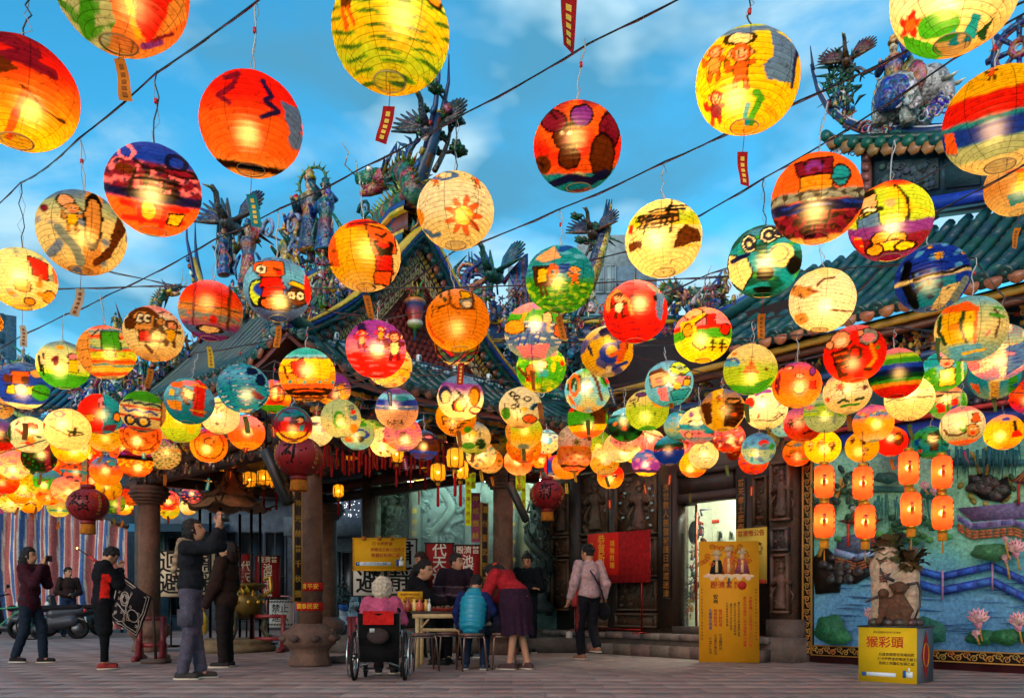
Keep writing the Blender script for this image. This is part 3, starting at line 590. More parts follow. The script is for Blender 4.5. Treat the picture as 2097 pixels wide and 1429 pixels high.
def silk():
 m=bpy.data.materials.new('lit_silk');m.use_nodes=True;t=m.node_tree;t.nodes.clear();a=t.nodes.new('ShaderNodeAttribute');a.attribute_name='Col'
 tr=t.nodes.new('ShaderNodeBsdfTranslucent');di=t.nodes.new('ShaderNodeBsdfPrincipled');di.inputs['Roughness'].default_value=.5;mx=t.nodes.new('ShaderNodeMixShader');mx.inputs[0].default_value=.7;o=t.nodes.new('ShaderNodeOutputMaterial')
 for n in(tr.inputs[0],di.inputs[0]):t.links.new(a.outputs['Color'],n)
 rf=t.nodes.new('ShaderNodeBsdfRefraction');rf.inputs['Roughness'].default_value=.5;rf.inputs['IOR'].default_value=1.2;rf.inputs[0].default_value=(1,.45,.1,1);m2=t.nodes.new('ShaderNodeMixShader');m2 .inputs[0].default_value=.14;t.links.new(di.outputs[0],mx.inputs[1]);t.links.new(tr.outputs[0],mx.inputs[2]);t.links.new(mx.outputs[0],m2 .inputs[1]);t.links.new(rf.outputs[0],m2 .inputs[2]);t.links.new(m2 .outputs[0],o.inputs[0]);return m
LMS=silk()
for i,(x,y,h)in enumerate(((425,973,30),(447,974,30),(484,985,32),(511,982,32),(540,978,32),(566,985,30),(693,1005,26),(716,996,24),(765,995,24),(812,930,34),(841,935,32),(871,945,30),(897,967,36),(932,938,40),(943,962,38),(858,982,26))):palace(x,y,h,i)
for i in range(34):
 px=640+i*8.4+RNG.uniform(-3,3);Y=10.6+.06*i;p=P(px,RNG.uniform(925,950),Y);m=MB();m.tube([(0,0,.25),(0,0,.1)],.003,'#7a1a14',4);m.lathe([(.012,.1),(.018,.06),(.016,-.17),(.012,-.18)],(0,0,0),'#a81c16',6)
 tag(obj('red_tassel',m,'cloth',loc=p),'thin red tassel hanging under the pavilion beam between column and hall','tassel','red tassels under the pavilion beam')

# ------------------------------------------------------------------ side hall: carved facade, mural wall, teal roof (one building)
FO=(3.92,12.0);FA=math.atan2(-.76,.65)
hall=thing('temple_side_hall','dark carved stone temple hall with lit doorway, painted mural wall and teal tube tiled roof','temple',(FO[0],FO[1],0),FA)
fp=plane_map(FO,FA)
def FR(par,name,x0,y0,x1,y1,d0,d1,col,m='stone',mb=None):
 """upright slab on the facade from photo corners; front face d0, back d1 (metres behind the plane)"""
 t0,t1=fp(x0,off=d0),fp(x1,off=d0);xm=(x0+x1)/2;zt,zb=fp(xm,y0,d0)[1],fp(xm,y1,d0)[1]
 b=MB()if mb is None else mb;b.box(((t0+t1)/2,(d0+d1)/2,(zt+zb)/2),(t1-t0,abs(d1-d0),zt-zb),col)
 return b if mb is not None else obj(name,b,m,par)
def FZ(x,y,d=0.):return fp(x,y,d)
DK='#3d2a20'
PLZ=.34  # platform height
t_l,t_d0,t_d1=fp(1128),fp(1388,off=.1),fp(1508,off=.1)
ztop_d=fp(1450,1026,.1)[1]
# platform and steps
obj('platform',MB().box(((t_l+.3)/2-.1,1.2,PLZ/2),(.35-t_l,3.1,PLZ),'#5a4a42'),'stone',hall)
for k in range(12):
 t0=t_l+.25+k*(-.35-t_l)/12;obj('step_stone',MB().box((t0+.19,-.5,.085),((-.35-t_l)/12-.006,.34,.17+RNG.uniform(-.004,.004)),jit('#6a564c',.1)),'stone',hall)
 obj('step_stone',MB().box((t0+.19,-.38,PLZ-.04),((-.35-t_l)/12-.006,.12,.09),jit('#74605a',.1)),'stone',hall)
# wall pieces around the door opening
for a,b,z0,z1 in((t_l,t_d0-.06,PLZ,3.6),(t_d1+.06,.02,PLZ,3.6),(t_d0-.06,t_d1+.06,ztop_d+.05,3.6)):obj('wall',MB().box(((a+b)/2,.3,(z0+z1)/2),(b-a,.3,z1-z0),DK),'darkstone',hall)
def relief(par,x0,y0,x1,y1,d,n,col='#46301f',figs=1,size=.04):
 """carved stone panel: recessed field, raised frame, crowded figures"""
 t0,t1=fp(x0,off=d),fp(x1,off=d);xm=(x0+x1)/2;zt,zb=fp(xm,y0,d)[1],fp(xm,y1,d)[1];w_,h_=t1-t0,zt-zb
 o=obj('carved_panel',MB().box(((t0+t1)/2,d+.05,(zt+zb)/2),(w_,.06,h_),col),'darkstone',par)
 f=MB();b=min(.035,w_*.12)
 for c,dd in((((t0+t1)/2,d,zt-b/2),(w_,.09,b)),(((t0+t1)/2,d,zb+b/2),(w_,.09,b)),((t0+b/2,d,(zt+zb)/2),(b,.088,h_-2*b-.002)),((t1-b/2,d,(zt+zb)/2),(b,.088,h_-2*b-.002))):f.box(c,dd,C(col)*1.15)
 obj('frame',f,'darkstone',o)
 r=MB()
 for k in range(figs):
  hh=h_*.8/figs;statue(r,((t0+t1)/2+w_*.08*(-1)**k,d+.0,zb+h_*.08+k*h_*.9/figs),hh*.92,col,col,.3*(-1)**k,arm=k%2)
 for i in range(n):
  p=np.array([RNG.uniform(t0+b*1.5,t1-b*1.5),d+.01,RNG.uniform(zb+b,zt-b*1.5)]);z=size*RNG.uniform(.6,1.4)
  if i%3==0:scroll(r,p,z,col)
  elif i%3==1:r.ball(p,(z,z*.5,z*.7),jit(col,.1),7,5)
  else:r.tube([p,p+[z*RNG.normal(),-.01,z],p+[z*RNG.normal()*1.5,0,2*z]],[z*.35,z*.3,z*.1],jit(col,.1),5)
 r.c=[np.tile(jit(col,.12),(len(c),1))for c in r.c]
 q=obj('carving',r,'darkstone',o,smooth=True);q['kind']='stuff';return o
relief(hall,1130,990,1166,1095,.05,26,figs=1);relief(hall,1130,1098,1166,1140,.05,12,figs=0);relief(hall,1130,1145,1166,1250,.05,24,figs=0)
obj('corner_pillar',FR(hall,'',1166,930,1184,1262,.0,.2,'#2e2320',mb=MB()),'darkstone',hall)
relief(hall,1186,965,1246,1095,.06,40,figs=1,size=.05);relief(hall,1262,965,1346,1096,.06,46,figs=1,size=.05)
obj('pillar',FR(hall,'',1247,940,1260,1290,.02,.2,'#241b19',mb=MB()),'darkstone',hall)
for x0,x1 in((1186,1246),(1262,1346)):
 relief(hall,x0,1102,x1,1182,.08,26,figs=0);relief(hall,x0,1186,x1,1250,.08,30,figs=0);relief(hall,x0,1255,x1,1284,.06,10,figs=0,size=.03)
# solid bluish chips; light through the pierced window is put into their colour
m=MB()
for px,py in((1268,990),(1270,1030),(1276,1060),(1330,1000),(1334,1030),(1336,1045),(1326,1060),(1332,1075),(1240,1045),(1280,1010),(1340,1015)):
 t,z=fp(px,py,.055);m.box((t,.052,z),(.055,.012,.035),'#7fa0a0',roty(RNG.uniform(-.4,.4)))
obj('slot_light_chips',m,'print',hall)['kind']='stuff'
# door surround
for x0,x1,y0,y1,d,c in((1348,1384,955,1283,.0,'#2f1f16'),(1507,1540,955,1290,.0,'#2f1f16'),(1384,1507,1006,1024,.02,'#3a2824'),(1384,1507,955,968,.02,'#33241f'),(1542,1574,940,1290,.08,'#2a201d')):
 obj('door_frame',FR(hall,'',x0,y0,x1,y1,d,.26,c,mb=MB()),'wood',hall)
obj('transom_panel',FR(hall,'',1390,969,1500,1005,.08,.2,'#2f231d',mb=MB()),'wood',hall)
obj('threshold',FR(hall,'',1376,1283,1512,1300,-.02,.3,'#55443c',mb=MB()),'stone',hall)
couplet(hall,fp,1354,1374,990,1225,'濟世救人慈雲被護日廣渡迷津',-.03,'#281c18','#8a5a24','#281c18')
couplet(hall,fp,1509,1526,980,1090,'普天宰土渡雨',-.03,'#281c18','#8a5a24','#281c18')
relief(hall,1544,975,1572,1080,.04,26,figs=0,size=.035)
# right pilaster with relief scenes
obj('pilaster',FR(hall,'',1576,930,1624,1268,-.10,.2,'#4e3628',mb=MB()),'stone',hall)
relief(hall,1578,945,1618,1066,-.17,26,'#573c2e',1,.035);relief(hall,1580,1080,1614,1128,-.17,14,'#4a3a36',0,.03);relief(hall,1580,1134,1616,1255,-.17,26,'#573c2e',1,.035)
obj('pilaster_base',FR(hall,'',1568,1268,1632,1322,-.2,.2,'#57463f',mb=MB()),'stone',hall);obj('pilaster_foot',FR(hall,'',1574,1322,1626,1352,-.16,.2,'#4d3c35',mb=MB()),'stone',hall)
# lit room behind the door
ROOM=MB();tm=(t_d0+t_d1)/2
room=obj('room_wall',MB().sheet(lambda u,v:(tm-1.2+3.4*u,1.9,PLZ+2.6*v),1,1,'#c9c8b0'),'paint',hall)
obj('room_side',MB().sheet(lambda u,v:(tm-1.2,.45+1.45*u,PLZ+2.6*v),1,1,'#b8b8a4').sheet(lambda u,v:(tm+2.2,.45+1.45*u,PLZ+2.6*v),1,1,'#b8b8a4').sheet(lambda u,v:(tm-1.2+3.4*u,.45+1.45*v,PLZ+2.6),1,1,'#c0bfae').sheet(lambda u,v:(tm-1.2+3.4*u,.45+1.45*v,PLZ+.004),1,1,'#6a5a50'),'paint',hall)
tile=MB().box((0,0,0),(.128,.012,.068),'#b06a30');tile=mesh('wall_tile',tile);tile.materials.append(mat('glaze'))
zt0=fp(1450,1062,1.85)[1]
for j in range(9):
 for i in range(18):
  x,z=tm-.35+i*.132+(.066 if j%2 else 0),zt0+.04+j*.072
  if z<PLZ+2.55:obj('wall_tile',tile,None,room,loc=(x,1.892,z))
for i,(px,py,w_,h_)in enumerate(((1448,1092,24,30),(1475,1098,22,30),(1496,1094,14,20),(1446,1130,20,34),(1470,1128,22,18),(1495,1130,16,26),(1440,1160,20,24))):
 t,z=fp(px,py,1.85);k=13.6/F;o=obj('wall_photo',MB().box((t,1.885,z),(w_*k,.012,h_*k),'#a8a898'),'print',room)
 for q in range(5):obj('print_shape',MB().box((t+RNG.uniform(-.3,.3)*w_*k,1.876,z+RNG.uniform(-.25,.25)*h_*k),(w_*k*.25,.004,h_*k*.35),jit('#3a3a38',.4)),'print',o)
t,z=fp(1450,1068,1.85);o=obj('name_strip',MB().box((t,1.885,z),(.42,.01,.06),'#a83a2a'),'print',room)
tb=obj('fluorescent_tube',MB().tube([(tm-.6,1.0,PLZ+2.5),(tm+1.4,1.0,PLZ+2.5)],.02,(.86,1,.82),8),emis('tube_glow',240),hall)
# glass shrine cabinet standing in the doorway
def P3(px,py,d):t,z=fp(px,py,d);return(t,d,z)
cabg=thing('glass_cabinet','tall glass show case with a round mirror standing inside the lit doorway','cabinet',(FO[0],FO[1],0),FA)
c0,c1,zb,zt=fp(1392,off=.25),fp(1430,off=.25),PLZ,fp(1410,1035,.25)[1]
gm=bpy.data.materials.new('clear_glass');gm.use_nodes=True;b_=gm.node_tree.nodes['Principled BSDF'];b_.inputs['Transmission Weight'].default_value=.9;b_.inputs['Roughness'].default_value=.08;b_.inputs['Base Color'].default_value=(.75,.9,.85,1);b_.inputs['Alpha'].default_value=.22
obj('glass_pane',MB().box(((c0+c1)/2,.2,(zb+zt)/2),(c1-c0,.008,zt-zb),'#ffffff'),gm,cabg)
fm=MB()
for x in(c0,c1):fm.box((x,.2,(zb+zt)/2),(.025,.03,zt-zb),'#9a4a30')
for z in(zb+.02,zt):fm.box(((c0+c1)/2,.2,z),(c1-c0,.03,.03),'#8a9088')
obj('cabinet_frame',fm,'metal',cabg)
ot=MB();t,z=fp(1417,1090,.25);ot.ball((t,.3,z),(.11,.03,.19),'#6a7a74',14,8);obj('oval_mirror',ot,'chrome',cabg,smooth=True)
ot=MB();crust(ot,[(c0+.05,.4,zb+.2),(c1-.05,.4,zt-.3)],.05,46,.05,['#a8402c','#2a6a4a','#c9922c','#4a3a6a'],.2);obj('shrine_flowers',ot,'glaze',cabg)['kind']='stuff'
# ------------------------------------------------------------------ mural wall
T0,T1=fp(1626),5.2
mw=obj('mural_wall',MB().box(((T0+T1)/2,.25,1.6),(T1-T0,.3,3.2),'#4a1c22'),'paint',hall)
ft,fb=3.0,None
zf0=fp(1645,1335)[1];zf1=zf0
MX0,MX1,MZ0,MZ1=fp(1660),5.0,zf0+.10,2.9
def mcol(u,v):
 z=v;k=np.array([.0,.25,.42,.5,.75,1]);cs=np.array([C(c)for c in('#5084b0','#588cae','#5ca0a4','#74b49c','#86bc92','#66a498')]);n=.05*math.sin(u*23+v*9)+.03*math.sin(u*61)
 return np.array([np.interp(np.clip(z+n,0,1),k,cs[:,i])for i in range(3)])
mural=obj('mural_panel',MB().sheet(lambda u,v:(MX0+(MX1-MX0)*u,.09,MZ0+(MZ1-MZ0)*v),60,40,mcol),'mural',hall)
# carved gold frame with scrolling tendrils
fr=MB();sc_=MB();fw=.13
for c,d in(((MX0-fw/2,.07,(MZ0+MZ1)/2),(fw,.06,MZ1-MZ0+2*fw)),(((MX0+MX1)/2,.072,MZ0-fw/2),(MX1-MX0,.056,fw)),(((MX0+MX1)/2,.072,MZ1+fw/2),(MX1-MX0,.056,fw))):fr.box(c,d,'#1a120c')
fo=obj('mural_frame',fr,'wood',mural)
for i in range(int((MZ1-MZ0)/.09)):
 z=MZ0-.08+i*.09;scroll(sc_,(MX0-fw/2+(.018 if i%2 else-.018),.035,z),.042,'#b8803a',(1,0,0),1.5,1 if i%2 else-1);sc_.tube([(MX0-fw/2,.036,z),(MX0-fw/2+.04*(-1)**i,.03,z+.05)],.009,'#a87430',5)
for i in range(int((MX1-MX0)/.09)):
 for zz in(MZ0-fw/2,MZ1+fw/2):x=MX0-.05+i*.09;scroll(sc_,(x,.035,zz+(.018 if i%2 else-.018)),.042,'#b8803a',(1,0,0),1.5,1 if i%2 else-1);sc_.tube([(x,.036,zz),(x+.05,.03,zz+.04*(-1)**i)],.009,'#a87430',5)
obj('frame_tendrils',sc_,'paint',fo)['kind']='stuff'
for x in(MX0-fw,MX0):obj('frame_edge',MB().box((x,.03,(MZ0+MZ1)/2),(.016,.05,MZ1-MZ0+2*fw),'#a87430'),'paint',fo)
for z in(MZ0-fw,MZ0):obj('frame_edge',MB().box(((MX0+MX1)/2,.034,z),(MX1-MX0,.05,.016),'#a87430'),'paint',fo)
MURAL_D=[.075]
def MP(name,pts,col,par=None,m='mural',th=.01,d=None):
 """painted relief piece of the mural from photo outline"""
 if d is None:MURAL_D[0]-=.0004;d=MURAL_D[0]
 return obj(name,MB().prism([fp(x,y,d)for x,y in pts],d,d+th,col),m,par or mural)
def ellp(x,y,rx,ry,n=14,a0=0,a1=2*PI,rot=0):return[(x+rx*math.cos(a)*math.cos(rot)-ry*math.sin(a)*math.sin(rot),y+rx*math.cos(a)*math.sin(rot)+ry*math.sin(a)*math.cos(rot))for a in np.linspace(a0,a1,n,endpoint=abs(a1-a0)<6)]
def leaf(x,y,rx,ry,col='#1f5a3a',rot=0):
 o=MP('lotus_leaf',[(x+(rx*math.cos(a)*math.cos(rot)-ry*math.sin(a)*math.sin(rot))*(1+.09*math.sin(5*a)),y+(rx*math.cos(a)*math.sin(rot)+ry*math.sin(a)*math.cos(rot))*(1+.09*math.sin(5*a+1)))for a in np.linspace(0,2*PI,26,endpoint=False)],col)
 for k in range(11):a=k*.571;MP('vein',[(x,y-1),(x+.8*rx*math.cos(a),y+.8*ry*math.sin(a)),(x,y+1)],C(col)*1.9,o,th=.004)
def lotus(x,y,s,stem=40):
 MP('stem',[(x-2,y),(x+2,y),(x+10,y+stem),(x+6,y+stem)],'#b8863a')
 o=MP('lotus_petal',ellp(x,y,s*.28,s*.5),'#d88a98')
 for a in(-1.15,1.15,-.75,.75,-.38,.38,0):
  L=s*(.95 if abs(a)<1 else.85);px,py=x+L*.5*math.sin(a),y-L*.5*math.cos(a)
  tip=(x+L*math.sin(a),y-L*math.cos(a));w_=s*.2;nx,ny=math.cos(a)*w_,math.sin(a)*w_
  MP('lotus_petal',[(x,y+s*.1),(px-nx,py-ny),tip,(px+nx,py+ny)],jit('#e0a8a4',.08),o,th=.01);MP('petal_tip',[(px-nx*.3,py-ny*.3),tip,(px+nx*.3,py+ny*.3)],'#c85a78',o,th=.004)
# water ripples
for i in range(70):x=1680+RNG.uniform(0,420);y=RNG.uniform(1180,1300);MP('ripple',[(x,y),(x+30,y-1.2),(x+62,y+1),(x+30,y+1.4)],jit(['#4a78a8','#2c4a7c'][i%2],.15),th=.004)
# far shore bands and hills
for x0,x1,y,c in((1668,1860,1000,'#3a6f66'),(1850,2110,1068,'#5a9a80'),(1900,2110,945,'#2d5f6a')):MP('shore_band',[(x0,y),(x0+60,y-8),(x1,y-4),(x1,y+6),(x0+40,y+8)],c)
# zig-zag walks: top parapets with panel colours
def walk(pts,hgt,cols,brick=None):
 for(x0,y0),(x1,y1)in zip(pts[:-1],pts[1:]):
  o=MP('walkway',[(x0,y0),(x1,y1),(x1,y1+hgt),(x0,y0+hgt)],cols[0])
  n=max(1,int(abs(x1-x0)/26))
  for k in range(n):a,b=(k+.12)/n,(k+.88)/n;MP('walk_panel',[(x0+(x1-x0)*a,y0+(y1-y0)*a+hgt*.18),(x0+(x1-x0)*b,y0+(y1-y0)*b+hgt*.18),(x0+(x1-x0)*b,y0+(y1-y0)*b+hgt*.8),(x0+(x1-x0)*a,y0+(y1-y0)*a+hgt*.8)],jit(cols[1],.15),o,th=.008)
  if brick:
   for r_ in range(3):
    for k in range(n*2):a,b=(k+.06)/(n*2),(k+.94)/(n*2);y_=hgt+3+r_*6;MP('mural_brick',[(x0+(x1-x0)*a,y0+(y1-y0)*a+y_),(x0+(x1-x0)*b,y0+(y1-y0)*b+y_),(x0+(x1-x0)*b,y0+(y1-y0)*b+y_+5),(x0+(x1-x0)*a,y0+(y1-y0)*a+y_+5)],jit(brick,.15),o,th=.008)
MP('walk_deck',[(1960,1040),(2110,1026),(2110,1060),(1990,1068)],'#6a5a80');MP('walk_deck',[(1715,1100),(1775,1088),(1800,1110),(1760,1135),(1712,1128)],'#5a6078')
walk([(1960,1052),(1990,1070),(2075,1062),(2110,1074)],14,('#8a7aa8','#6a6090'),'#a85a30');walk([(1708,1122),(1755,1134),(1795,1122)],14,('#7a88b0','#9aa8c8'),'#8a4a2c')
walk([(1880,1160),(1930,1172),(2030,1150),(2110,1186)],16,('#2a3f90','#2f58b0'));walk([(1880,1186),(1930,1200),(2030,1180),(2110,1220)],18,('#2a3f90','#3560b8'))
for x,y in((1930,1170),(2032,1150)):MP('walk_post',[(x-2,y-4),(x+2,y-4),(x+2,y+58),(x-2,y+58)],'#a87a98')
# pavilions with curved roofs
def mini_pav(x,y,s):
 for dx in(-.55,.55):MP('pavilion_post',[(x+dx*s-3,y),(x+dx*s+3,y),(x+dx*s+3,y+s*1.1),(x+dx*s-3,y+s*1.1)],'#b83a28')
 o=MP('pavilion_roof',[(x-s*1.05,y-2),(x-s*.6,y+4),(x,y+6),(x+s*.6,y+4),(x+s*1.05,y-6),(x+s*.7,y-s*.12),(x+s*.35,y-s*.45),(x+s*.2,y-s*.62),(x-s*.2,y-s*.62),(x-s*.4,y-s*.4),(x-s*.75,y-s*.1)],'#5a2a2c')
 for k in range(9):a=-.8+k*.2;MP('roof_rib',[(x+a*s*.95,y),(x+a*s*.95+4,y),(x+a*s*.35+2.5,y-s*.45),(x+a*s*.35,y-s*.45)],'#b8722a',o,th=.006)
mini_pav(1762,1068,46);mini_pav(2110,985,44)
# rocks
def rock(pts,n=16):
 m=MB();d=.05;p=np.array([fp(x,y,d)for x,y in pts]);m.prism(p,d,d+.03,'#1c1816');c=p.mean(0)
 for i in range(n):q=p[i%len(p)]*RNG.uniform(.2,.85)+c*(1-RNG.uniform(.2,.85));q=c+(p[i%len(p)]-c)*RNG.uniform(.1,.85);r_=RNG.uniform(.05,.11);m.ball((q[0],d-.005,q[1]),(r_,.03,r_*.7),jit('#2a2220',.3),8,6);scroll(m,(q[0],d-.02,q[1]),r_*.7,'#4a3a30')
 obj('mural_rock',m,'glaze',mural,smooth=True)
rock([(1662,1145),(1690,1118),(1720,1150),(1760,1140),(1795,1170),(1750,1195),(1720,1190),(1718,1212),(1670,1216)]);rock([(1980,1000),(1985,975),(2010,968),(2040,985),(2062,975),(2070,1010),(2050,1028),(2010,1022)])
# trees
def mtrunk(pts,w_):
 for(x0,y0),(x1,y1)in zip(pts[:-1],pts[1:]):MP('tree_trunk',[(x0-w_,y0),(x0+w_,y0),(x1+w_*.8,y1),(x1-w_*.8,y1)],jit('#b07a2c',.15),th=.025)
mtrunk([(1676,1140),(1690,1100),(1700,1050),(1715,1010),(1722,980)],4);mtrunk([(1712,1010),(1735,985),(1760,982)],3);mtrunk([(2005,970),(1998,940),(1988,925),(1965,922)],3.5);mtrunk([(2018,972),(2026,945),(2018,915)],3.5);mtrunk([(1672,1105),(1664,1070)],3)
for i in range(60):x,y=RNG.uniform(1664,1770),RNG.uniform(950,1060);MP('tree_leaf',ellp(x,y,RNG.uniform(6,11),RNG.uniform(4,7),8,rot=RNG.uniform(0,3)),jit(['#2f4a34','#4a6a44','#8a9a7a','#23382c'][i%4],.2),th=.012)
for i in range(50):x,y=RNG.uniform(1920,2090),RNG.uniform(910,925);MP('willow_strand',[(x-3,y),(x+3,y),(x+RNG.uniform(-6,6),y+RNG.uniform(30,70))],jit('#1f5a5f',.25),th=.008)
for i in range(26):x,y=RNG.uniform(1965,2090),RNG.uniform(975,1035);MP('shrub_leaf',ellp(x,y,9,6,8,rot=RNG.uniform(0,3)),jit(['#8a7a2c','#4a5a2c','#b09a3a'][i%3],.2),th=.01,d=.078)
for i in range(44):x,y=RNG.normal(1845,48),RNG.normal(1085,16);MP('shrub_leaf',ellp(x,y,9,7,8),jit(['#2a5a34','#4a8a4a','#1f4a30'][i%3],.2),th=.012)
for i in range(40):x=RNG.uniform(1790,1900);y=RNG.uniform(1010,1030);MP('willow_strand',[(x-2,y),(x+2,y),(x+RNG.uniform(-8,8),y+RNG.uniform(20,60))],jit('#2f6a62',.2),th=.006)
leaf(1700,1288,32,30);leaf(1722,1304,22,15,'#2a6a40');leaf(1905,1290,36,24,'#1f5a48',.5);leaf(2030,1130,42,18,'#3a6a44');leaf(2010,1305,34,16);leaf(2060,1304,34,17,'#245c34');leaf(1830,1290,26,12,'#2a6a48');leaf(2110,1304,26,14);leaf(1815,978,26,12,'#2a5a50');leaf(1905,1010,24,12,'#2a6a58')
lotus(1785,1262,24);lotus(2003,1272,32);lotus(2085,1278,30);lotus(2080,1128,30);lotus(2060,1146,14);lotus(1893,998,15,14);lotus(1912,1008,13,14);lotus(1998,1300,13,20);lotus(1840,960,11,10);lotus(2058,1106,10)
# parapet over the mural: blue valance, small tiled pent roof, red rail
obj('valance_board',MB().box((2.6,.0,2.98),(5.2,.1,.16),'#1f3f9a'),'paint',hall);obj('valance_rail',MB().box((2.6,-.16,3.1),(5.2,.05,.05),'#a8281f'),'paint',hall)
for k in range(34):obj('pent_tile',MB().tube([(.1+k*.15,-.16,3.15),(.1+k*.15,.1,3.28)],.05,jit('#3a3230',.15),7),'glaze',hall)
obj('pent_board',MB().box((2.6,.1,3.24),(5.2,.3,.03),'#1a1c28'),'wood',hall)
obj('upper_wall',MB().box((2.6,.3,3.9),(5.2,.2,1.3),'#2f5a6a'),'paint',hall)
obj('upper_wall',MB().box((-2.6,.55,4.3),(5.6,.1,2.0),'#2a1a16'),'wood',hall);obj('upper_beam',MB().box((-2.4,.2,3.75),(5.4,.3,.35),'#3a1c18'),'wood',hall)
# painted brackets and beams under the eave
for k in range(26):obj('bracket',BRC,None,hall,loc=(-5.0+k*.4,.1,3.98))
m=MB();crust(m,[(-5,-.1,4.05),(5.2,-.1,4.05)],.03,150,.05,['#8a5a1e','#7a2a1a','#3a2a1c','#b8862e','#24424a'],.06);obj('carved_frieze',m,'paint',hall)['kind']='stuff'
for z,c,d in((4.18,'#5a3020',-.3),(4.27,'#b8862e',-.38),(3.88,'#24406a',-.02)):obj('eave_beam',MB().box((.1,d,z),(10.4,.1,.08),c),'paint',hall)
# teal roof: eave 4.4 m, rising away; left part lower behind the lanterns
EZ=4.40
def hr(s,k):
 t=max(0,(-.3-s)/1.2);up=.5*min(1,t)**2*(1-k);return np.array([s+0*k,-.55+2.7*k,EZ+up+1.9*k**1.15])
rl=obj('roof_deck',MB().sheet(lambda u,v:hr(-1.3+6.5*u,v)-np.array([0,0,.05]),10,10,'#6a5448'),'glaze',hall)
pan=MB();pan.lathe([(.085,-.006),(.085,.006)],(0,0,0),'#7a6254',8,None,(1.1,.9,1));pan=mesh('pan_tile',pan);pan.materials.append(mat('glaze'))
nrow=27
for i in range(nrow):
 s=-1.25+6.5*(i+.5)/nrow;tilerow(hall,[hr(s,k)+np.array([0,0,.03])+RNG.normal(0,.004,3)for k in np.linspace(0,1,15)],.075,'#0a4244',disc='#0b3634')
for i in range(nrow-1):
 s=-1.25+6.5*(i+1)/nrow
 dp=MB();a_=np.linspace(0,PI,9);dp.prism([(.1*math.cos(q),-.13*math.sin(q)**.8)for q in a_],-.015,.015,jit('#a8623f',.1),o=hr(s,0)+[0,-.02,.02]);obj('drip_tile',dp,'glaze',hall)
 if i<19:
  for j in range(15):o=obj('pan_tile',pan,None,hall,loc=hr(s,(j+.6)/15)+np.array([0,0,-.012]));o.rotation_euler=(math.radians(38),0,0)
# white/blue verge at the left end of the roof
m=MB()
for off,c,r_ in((0,'#1d3fa0',.09),(.11,'#c8ccd8',.05),(-.1,'#164a44',.1)):m.tube([hr(-1.4,k)+np.array([off*-1,0,.1+off*.4])for k in np.linspace(0,1,10)],r_,c,8)
obj('verge_ridge',m,'glaze',hall,smooth=True)
m=MB();crust(m,[hr(-1.5,.05)+[0,0,.2],hr(-1.5,.45)+[0,0,.25]],.07,60,.08);obj('verge_figures',m,'mosaic',hall)['kind']='stuff'
# crown ridge block with carved panel and swallow tails
rp=plane_map((FO[0]+.76*2.15,FO[1]+.65*2.15),FA)
def RQ(px,py,d=0.):t,z=rp(px,py);return np.array([t,2.15+d,z])
def slabpx(name,pts,th,col,m='glaze',d=0.,par=hall):return obj(name,MB().prism([rp(x,y)for x,y in pts],2.15+d,2.15+d+th,col),m,par)
rb=slabpx('ridge_block',[(1768,500),(1768,300),(2110,285),(2110,400),(1900,430),(1790,500)],.4,'#1d3a4a')
slabpx('carved_panel',[(1795,334),(1925,326),(1925,388),(1795,400)],.05,'#33434a',d=-.06,m='stone',par=rb);slabpx('carved_panel',[(1938,330),(2010,322),(2010,380),(1938,388)],.05,'#24424a',d=-.06,m='stone',par=rb)
m=MB()
for i in range(60):p=RQ(RNG.uniform(1805,1918),RNG.uniform(340,392),-.08);scroll(m,p,RNG.uniform(.03,.07),'#4a5a60')if i%2 else m.ball(p,(.06,.03,.05),jit('#3f4f56'),6,5)
obj('carving',m,'stone',rb,smooth=True)['kind']='stuff'
slabpx('ridge_base',[(1880,440),(2110,400),(2110,378),(1880,415)],.2,'#1f3fb0',d=-.15,par=rb)
slabpx('end_post',[(1770,500),(1770,290),(1788,290),(1788,500)],.12,'#7a4a44',d=-.1,par=rb)
for k in range(9):y=300+k*20;slabpx('post_brick',[(1771,y),(1787,y),(1787,y+15),(1771,y+15)],.02,jit('#8a5048',.1),d=-.125,par=rb)
for k in range(15):
 x=1705+k*28;y=296-1.1*k*1.0+(18*max(0,(3-k)/3)**2*-1);c=RQ(x,y+10,-.25);obj('eave_disc',MB().tube([c+[0,.2,0],c],.085,jit('#14594c'),10),'glaze',rb);m=MB();m.tube([RQ(x+14,y+24,-.2),RQ(x+14,y+24,-.24)],[.11,.1],jit('#a8723f',.1),6);obj('drip_tile',m,'glaze',rb)
slabpx('ridge_eave',[(1690,285),(1720,300),(2110,285),(2110,272),(1720,286),(1700,276)],.5,'#173f3a',d=-.2,par=rb)
slabpx('blue_frieze',[(1785,283),(2110,270),(2110,245),(1785,258)],.3,'#1d3fb0',par=rb);slabpx('octagon_vent',ellp(1893,266,16,11,8),.03,'#6ab0d0',d=-.03,par=rb)
tl=[(1668,138),(1680,185),(1702,225),(1735,252),(1775,268),(1830,274),(1900,276),(2000,268)]
m=MB()
for dz,c,r_ in((0,'#1d2f5a',.07),(.07,'#c8c8d0',.025),(-.07,'#6a3a3a',.04)):m.tube([RQ(x,y)+[0,-.1,dz]for x,y in tl],np.linspace(.3,1,len(tl))*r_*1.1,c,8)
m.tube([RQ(1672,150)+[0,-.1,0],RQ(1666,112)+[0,-.1,.1]],[.03,.006],'#1d2f5a',6)
obj('swallow_tail',m,'glaze',rb,smooth=True)
m=MB()
for i in range(46):scroll(m,RQ(RNG.uniform(1715,1960),0)*[1,1,0]+[0,-.15,RQ(1850,262+RNG.normal(0,9))[2]],RNG.uniform(.06,.13),['#c8c8d0','#a8302c','#1d3fb0','#c8a0a8','#1c6a5a'][i%5],(1,0,0),1.5,(-1)**i)
obj('cloud_scrolls',m,'mosaic',rb,smooth=True)['kind']='stuff'
